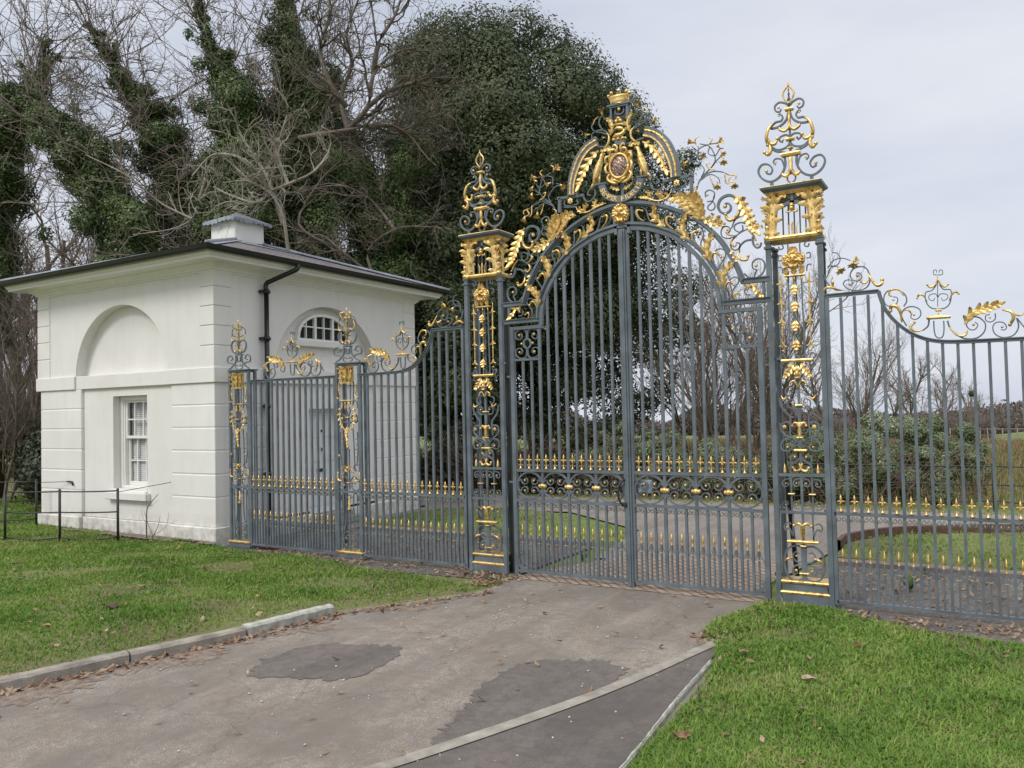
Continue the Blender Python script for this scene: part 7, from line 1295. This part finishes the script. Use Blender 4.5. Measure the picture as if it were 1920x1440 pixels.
# pale arching branches just over the lodge roof
def arch_tree(label, paths, dep, seed, mat, kids=5, sub=3, name='bare_tree', tw=1.0, group=G1, rr=.045):
    r = np.random.default_rng(seed); q = at(*paths[0][0], dep); root = thing(name, label, 'tree', (float(q[0]), float(q[1]), 0), group); P_, R_ = [], []
    for pth in paths:
        S = spline(np.array([at(a, b, dep+(0 if i == 0 else r.normal(0, .25))) for i, (a, b) in enumerate(pth)]), 6); t = np.linspace(0, len(S)-1, 13); P_.append(np.stack([np.interp(t, np.arange(len(S)), S[:, j]) for j in range(3)], 1)); R_.append(np.linspace(rr, rr*.3, 13))
    vs_, fs_, o_ = [], [], 0; V, F = tubes(np.array(P_), np.array(R_), 6); fast_mesh('trunk', V, F, mat, root); lv = (np.array(P_), np.array(R_)); ln0 = 1.25*tw
    for order in range(3):
        P, R = lv; k_ = P.shape[1]; nk = (kids+3, kids, sub)[order]; par = np.repeat(np.arange(len(P)), nk); i0 = r.integers(1, k_-1, len(par)); S0 = P[par, i0]; D = P[par, i0+1 if k_ > 2 else i0]-P[par, i0]; D /= np.linalg.norm(D, axis=1)[:, None]+1e-9; d = D*1.0+r.normal(0, .55, (len(par), 3)); ln = ln0*(1, .6, .35)[order]*r.uniform(.5, 1.3, len(par)); q = S0.copy(); pts = [q.copy()]
        for _k in range(6): d = d/np.linalg.norm(d, axis=1)[:, None]; q = q+d*(ln/6)[:, None]; pts.append(q.copy()); d = d+r.normal(0, .3, (len(par), 3))+[0, 0, .04]
        lv = (np.stack(pts, 1), R[par, i0][:, None]*.6*np.linspace(1, .4, 7)[None]+.0015); V, F = tubes(*lv, 3); vs_.append(V); fs_.append(F+o_); o_ += len(V)
    fast_mesh('crown', np.vstack(vs_), np.vstack(fs_), mat, root); return root
arch_tree('pale grey crooked branches arching over the lodge roof right of the chimney', [[(540, 470), (530, 400), (505, 360), (470, 340), (420, 295), (370, 270)], [(505, 360), (540, 345), (590, 320), (620, 270), (600, 210)], [(505, 360), (480, 380), (430, 365), (400, 350)], [(530, 420), (500, 330), (450, 250), (440, 200)], [(500, 350), (460, 300), (400, 290), (360, 330)], [(540, 345), (520, 280), (540, 200), (500, 150)]], 14.2, 51, M['bark_pale'], 3, 3, rr=.032, tw=.8)
arch_tree('low pale branches hanging in front of the ivy left of the chimney', [[(385, 335), (372, 375), (360, 410), (320, 430), (250, 440)], [(372, 375), (400, 360), (410, 390), (380, 400)], [(360, 410), (300, 380), (240, 330), (160, 290)]], 14.6, 52, M['bark_pale'], 2, 2, rr=.024, tw=.7)
arch_tree('brown broken limb with bare grey branches rising left of the oak', [[(560, 260), (610, 250), (655, 243), (690, 236)], [(652, 243), (690, 200), (700, 140), (740, 100), (780, 90)], [(652, 243), (640, 180), (660, 120), (650, 60), (680, -20)], [(690, 238), (720, 235), (750, 245), (780, 232)], [(700, 140), (710, 80), (740, 30), (760, -30)], [(650, 200), (620, 160), (600, 90), (620, 20), (600, -30)], [(690, 200), (730, 170), (790, 150), (815, 130)]], 17.5, 53, M['bark'], 4, 3, tw=1.1, rr=.065)
arch_tree('tangle of pale twigs below the oak left of the big pier', [[(700, 520), (640, 470), (600, 440), (560, 455)], [(700, 520), (690, 470), (740, 430), (790, 425), (850, 430)], [(640, 470), (560, 420), (600, 340), (640, 300)], [(740, 430), (700, 380), (650, 350), (600, 350)]], 17, 54, M['bark'], 4, 3, rr=.035)
# bare trees on the right
G2 = 'bare winter trees across the field'
for px, dep, src, rz, sc, lb in ((1395, 25, t3, 2.0, 1.05, 'second clump of thin bare stems left of the right big pier'), (1300, 27, t3, 3.6, .9, 'thin bare stems at the edge of the oak, seen through the gate'), (1465, 28, t3, 4.6, 1.25, 'bare branching tree seen through the right big pier'), (1600, 34, t3, 1.1, .9, 'bushy bare tree just right of the right big pier'),
                                 (1700, 50, t1, 1.0, .56, 'rounded bare tree in the middle of the right railing'), (1765, 54, t2, 2.0, .62, 'wide bare tree next to the one with the mistletoe'), (1660, 44, t2, .3, .52, 'small bare tree left of the rounded one behind the right railing'), (1825, 60, t1, 4.2, .52, 'bare tree carrying a dark mistletoe ball'), (1862, 75, t2, 1.4, .42, 'slim bare tree right of the mistletoe tree'), (1740, 42, t3, 2.6, .6, 'low bare bush tree behind the bramble bank'), (1560, 40, t2, 3.9, .6, 'bare tree partly hidden by the right edge of the big pier')):
    tree_copy(src, lb, *xy(px, dep), rz, sc)
bush('mistletoe_ball', 'dark round mistletoe ball high in a bare tree on the right', [(1823, 738, 58, .26)], 900, .05, M['oak'], .1, cat='mistletoe')
# brambles and hedges
def bank(label, xs, y0, y1, h0, h1, n, size, mat, seed, name='bramble_bank', stems=True):
    r = np.random.default_rng(seed); k = int((xs[1]-xs[0])*(5 if size > .045 else 26)); x = r.uniform(xs[0], xs[1], k); y = r.uniform(y0, y1, k); t = (y-y0)/max(.01, y1-y0); h = (h0+(h1-h0)*t)*(.8+.25*np.sin(x*1.3)+.2*r.random(k))
    R = r.uniform(.3, .55, k)*(1 if size > .045 else .5); Cb = np.stack([x, y, h*r.uniform(.25, 1, k)-R*.4], 1); root = thing(name, label, 'bramble bank' if name == 'bramble_bank' else 'shrub', ((xs[0]+xs[1])/2, (y0+y1)/2, 0))
    V, F = leaves(Cb, R, n, size, r, .2, .9); ok = V.reshape(-1, 4, 3)[:, 0, 2] > .0; Vq = V.reshape(-1, 4, 3)[ok].reshape(-1, 3); I = np.arange(len(Vq)//4)[:, None]*4
    fast_mesh('foliage', Vq, np.concatenate([I+[0, 1, 3], I+[1, 2, 3]]), mat, root)
    if stems:
        B = int((xs[1]-xs[0])*70); S = np.stack([r.uniform(xs[0], xs[1], B), r.uniform(y0-.3, y1, B), np.zeros(B)], 1); d = np.stack([r.normal(0, .5, B), r.normal(-.1, .5, B), np.full(B, 1.)], 1); q = S.copy(); pts = [q.copy()]
        for _k in range(6): d = d/np.linalg.norm(d, axis=1)[:, None]; q = q+d*(h1*1.2/6*r.uniform(.5, 1.1, B))[:, None]; pts.append(q.copy()); d = d+r.normal(0, .25, (B, 3))-[0, 0, .16]
        V, F = tubes(np.stack(pts, 1), np.tile(np.linspace(.009, .003, 7), (B, 1)), 3); fast_mesh('stems', V, F, M['twig_red'], root)
    return root
bank('dark bramble thicket behind the left railings and lodge side', (-9.5, -4.6), 7.6, 9.2, .7, 1.7, 40000, .04, M['bramble_dark'], 61)
bank('green bramble bank seen through the left leaf of the carriage gate', (-4.6, -1.2), 7.8, 9.6, .8, 1.5, 80000, .028, M['bramble'], 62)
bank('grey green bramble bank seen through the right leaf of the gate', (-1.2, 1.5), 7.8, 10, .8, 1.55, 80000, .028, M['bramble'], 63)
bank('tall bramble bank behind the right railing tapering towards the field', (.3, 3.0), 8.2, 13, .95, 1.35, 170000, .026, M['bramble'], 64)
bush('dark_shrub', 'dark green shrub at the left edge beside the lodge wall', [((-12.5, 1.5, .8), .8), ((-13.5, 2.2, 1.1), .9), ((-12, 2.8, 1.4), .8), ((-14.5, 2.5, .8), .9), ((-11.6, 2.2, .5), .5)], 22000, .05, M['bramble_dark'], .2, cat='shrub')
bank('brown leafless undergrowth filling the dark wood at the far left', (-30, -13), 5, 12, 1.8, 4.2, 50000, .07, M['bramble_dark'], 65, name='undergrowth')
bank('dark thicket behind the lodge at the left', (-17, -10.8), 6, 9, 1.6, 3.4, 36000, .06, M['bramble_dark'], 66, name='undergrowth')
# field fences
rl3 = railing('field_fence', 'thin black iron fence along the drive edge behind the gates', [(-9.0+1.35*i, 7.55+.02*i) for i in range(14)], (.14, .40, .70), .011, .74, .014)
mb = MB(); mb.tube([(1.65, 7.4, .6), (2.4, 7.3, .0)], .012, 6); mb.build('stay', [BI], rl3)
wf = thing('field_rail_fence', 'pale post and rail fence far across the field at the right edge', 'fence', tuple(float(v) for v in (*xy(1850, 60), 0))); mb = MB(); WPm = M['kerb']; pr = None
for i, px in enumerate(range(1780, 1990, 14)):
    x, y = xy(px, 60+(i % 2)*.0); z = gz(x, y); mb = MB(); mb.box(x-.04, x+.04, y-.04, y+.04, z-.1, z+1.0); mb.build('post', [WPm], wf)
    if pr is not None:
        for h in (.45, .9): mb = MB(); mb.tube([(pr[0], pr[1], pr[2]+h), (x, y, z+h)], .025, 4); mb.build('rail', [WPm], wf)
    pr = (x, y, z)
# dry grass in the field
def stalks(name, poly, n, h, mat, label, seed, w_=.006):
    r = np.random.default_rng(seed); poly = np.array(poly); a, b = poly.min(0), poly.max(0); P = r.uniform(a, b, (n, 2)); P = P[inside(P, poly)]; m_ = len(P); z = hz(P[:, 0], P[:, 1])-.02; az = r.uniform(0, 2*pi, m_); hh = h*r.uniform(.4, 1.15, m_)*(.75+.3*np.sin(P[:, 0]*1.7)*np.sin(P[:, 1]*1.1)); D = np.stack([np.cos(az), np.sin(az)], 1); S = np.stack([-D[:, 1], D[:, 0]], 1)*w_*np.clip((P[:, 1]+7)/12, 1, 4)[:, None]; ln = (hh*r.uniform(.1, .7, m_))[:, None]
    V = np.stack([np.c_[P-S, z], np.c_[P+S, z], np.c_[P+D*ln*.4+S*.7, z+hh*.6], np.c_[P+D*ln*.4-S*.7, z+hh*.6], np.c_[P+D*ln, z+hh]], 1).reshape(-1, 3); I = np.arange(m_)[:, None]*5
    o = fast_mesh(name, V, np.concatenate([I+[0, 1, 2], I+[0, 2, 3], I+[3, 2, 4]]), mat); o['kind'] = 'stuff'; tag(o, label, 'grass')
FP = [(-8, 7.9), (4.8, 7.9), (6, 30), (5.2, 44), (-14, 60), (-16, 30)]
stalks('dry_grass', FP, 90000, .5, M['dry'], 'tall dry tan grass of the rough field', 71); stalks('rough_grass', FP, 60000, .32, M['grass'], 'green tussocks of the rough field', 72, .008)
stalks('long_grass', [(-11.5, -.45), (-11.5, -1.9), (-7.2, -.9), (-6.9, -.4)], 2500, .16, M['dry'], 'straggling dry grass round the little iron railing', 73, .003)
# far woods
def far_wood(name, pts, n, h, mat, label, seed, thick=12, size=.45):
    r = np.random.default_rng(seed); P = np.array(pts, float); t = r.uniform(0, len(P)-1, n); i = t.astype(int); w_ = (t-i)[:, None]; Q = P[i]*(1-w_)+P[np.minimum(i+1, len(P)-1)]*w_; Q = Q+r.normal(0, thick, (n, 2)); z = hz(Q[:, 0], Q[:, 1]); hh = h*(.75+.25*np.sin(Q[:, 0]*.11)+.2*np.sin(Q[:, 0]*.37+Q[:, 1]*.2)); Z = z+hh*r.random(n)**.7
    C_ = np.c_[Q, Z]; V, F = leaves(C_, np.full(n, .01), n, size, r, .5); o = fast_mesh(name, V, F, mat); o['kind'] = 'stuff'; tag(o, label, 'wood')
M['far_brown'] = leafmat('far_winter_wood', [(.12, .095, .088), (.165, .135, .122), (.21, .178, .16)], .9, .2, .05, .4); M['far_green'] = leafmat('far_dark_wood', [(.06, .07, .05), (.10, .11, .075)], .9, .1, .05, .4)
W = lambda px, d: xy(px, d)
far_wood('far_wood', [W(300, 230), W(900, 210), W(1300, 190), W(1620, 170), W(1960, 200)], 110000, 6.6, M['far_brown'], 'reddish brown winter wood along the skyline', 81, 8, .38)
stalks('near_wood', [W(1560, 78), W(1640, 72), W(1852, 74), W(1856, 92), W(1560, 100)], 60000, 2.3, M['far_brown'], 'reddish brown winter thicket across the field', 82, .012)
far_wood('hill_wood', [W(1840, 330), W(1960, 300), W(2200, 300)], 80000, 3.4, M['far_green'], 'dark trees on the low hill at the right edge', 83, 12, .4)
# small plants
def tuft(name, label, cat, x, y, n, h, w_, mat, seed, z=0):
    r = np.random.default_rng(seed); root = MB()
    for i in range(n):
        a = r.uniform(0, 2*pi); l_ = h*r.uniform(.6, 1.1); d = np.array([cos(a), sin(a)])*r.uniform(.2, .75); G = np.zeros((6, 3, 3))
        for q, t in enumerate(np.linspace(0, 1, 6)):
            c = np.array([x, y, z])+np.array([d[0]*l_*t, d[1]*l_*t, l_*(t-.25*t*t)]); s_ = np.array([-sin(a), cos(a), 0])*w_*(1-t**1.8)
            G[q] = [c-s_, c-np.array([d[0], d[1], 0])*w_*.4, c+s_]
        root.grid(G)
    return tag(root.build(name, [mat]), label, cat)
M['sword'] = leafmat('sword_leaves', [(.06, .10, .03), (.12, .17, .05), (.3, .3, .12)], .5, .1, 9, 30)
tuft('sword_plant', 'spiky sword leaved plant in the gravel behind the right railing', 'plant', 2.45, .95, 16, .26, .016, M['sword'], 91)
tuft('weed_clump', 'small green weed clump inside the gate by the right pier', 'plant', 1.28, .35, 60, .13, .007, M['grass'], 92)
tuft('weed_clump', 'low grey green plant behind the left leaf of the gate', 'plant', -1.0, 1.0, 50, .16, .008, M['sword'], 93)
# bare sapling in front of the lodge
r = np.random.default_rng(95); mb = MB(); b0 = np.array([-7.15, -.42, 0])
for pts, ra in (([(0, 0, 0), (.0, .0, .35), (.02, 0, .52), (.13, 0, .62), (.26, 0, .72)], .011), ([(.1, 0, 0), (.13, 0, .14), (.08, 0, .22), (.0, 0, .36), (-.06, 0, .48)], .006), ([(.12, 0, .1), (.22, .02, .26), (.28, .02, .42)], .006), ([(.16, 0, .14), (.3, .02, .22), (.42, .02, .30), (.5, 0, .48)], .004), ([(.02, 0, .5), (.0, 0, .65), (.03, 0, .8)], .003), ([(.05, 0, .56), (.14, 0, .56), (.25, 0, .64)], .003), ([(.55, 0, 0), (.58, 0, .08), (.64, 0, .16)], .004), ([(.57, 0, .05), (.54, 0, .14)], .003), ([(.0, 0, .3), (-.08, 0, .38), (-.12, 0, .5)], .003)):
    P = spline(np.array(pts), 4)+b0; mb.tube(P, np.linspace(ra, ra*.4, len(P)), 5)
tag(mb.build('bare_sapling', [M['bark']]), 'bare twiggy sapling growing against the lodge wall under the window', 'sapling')
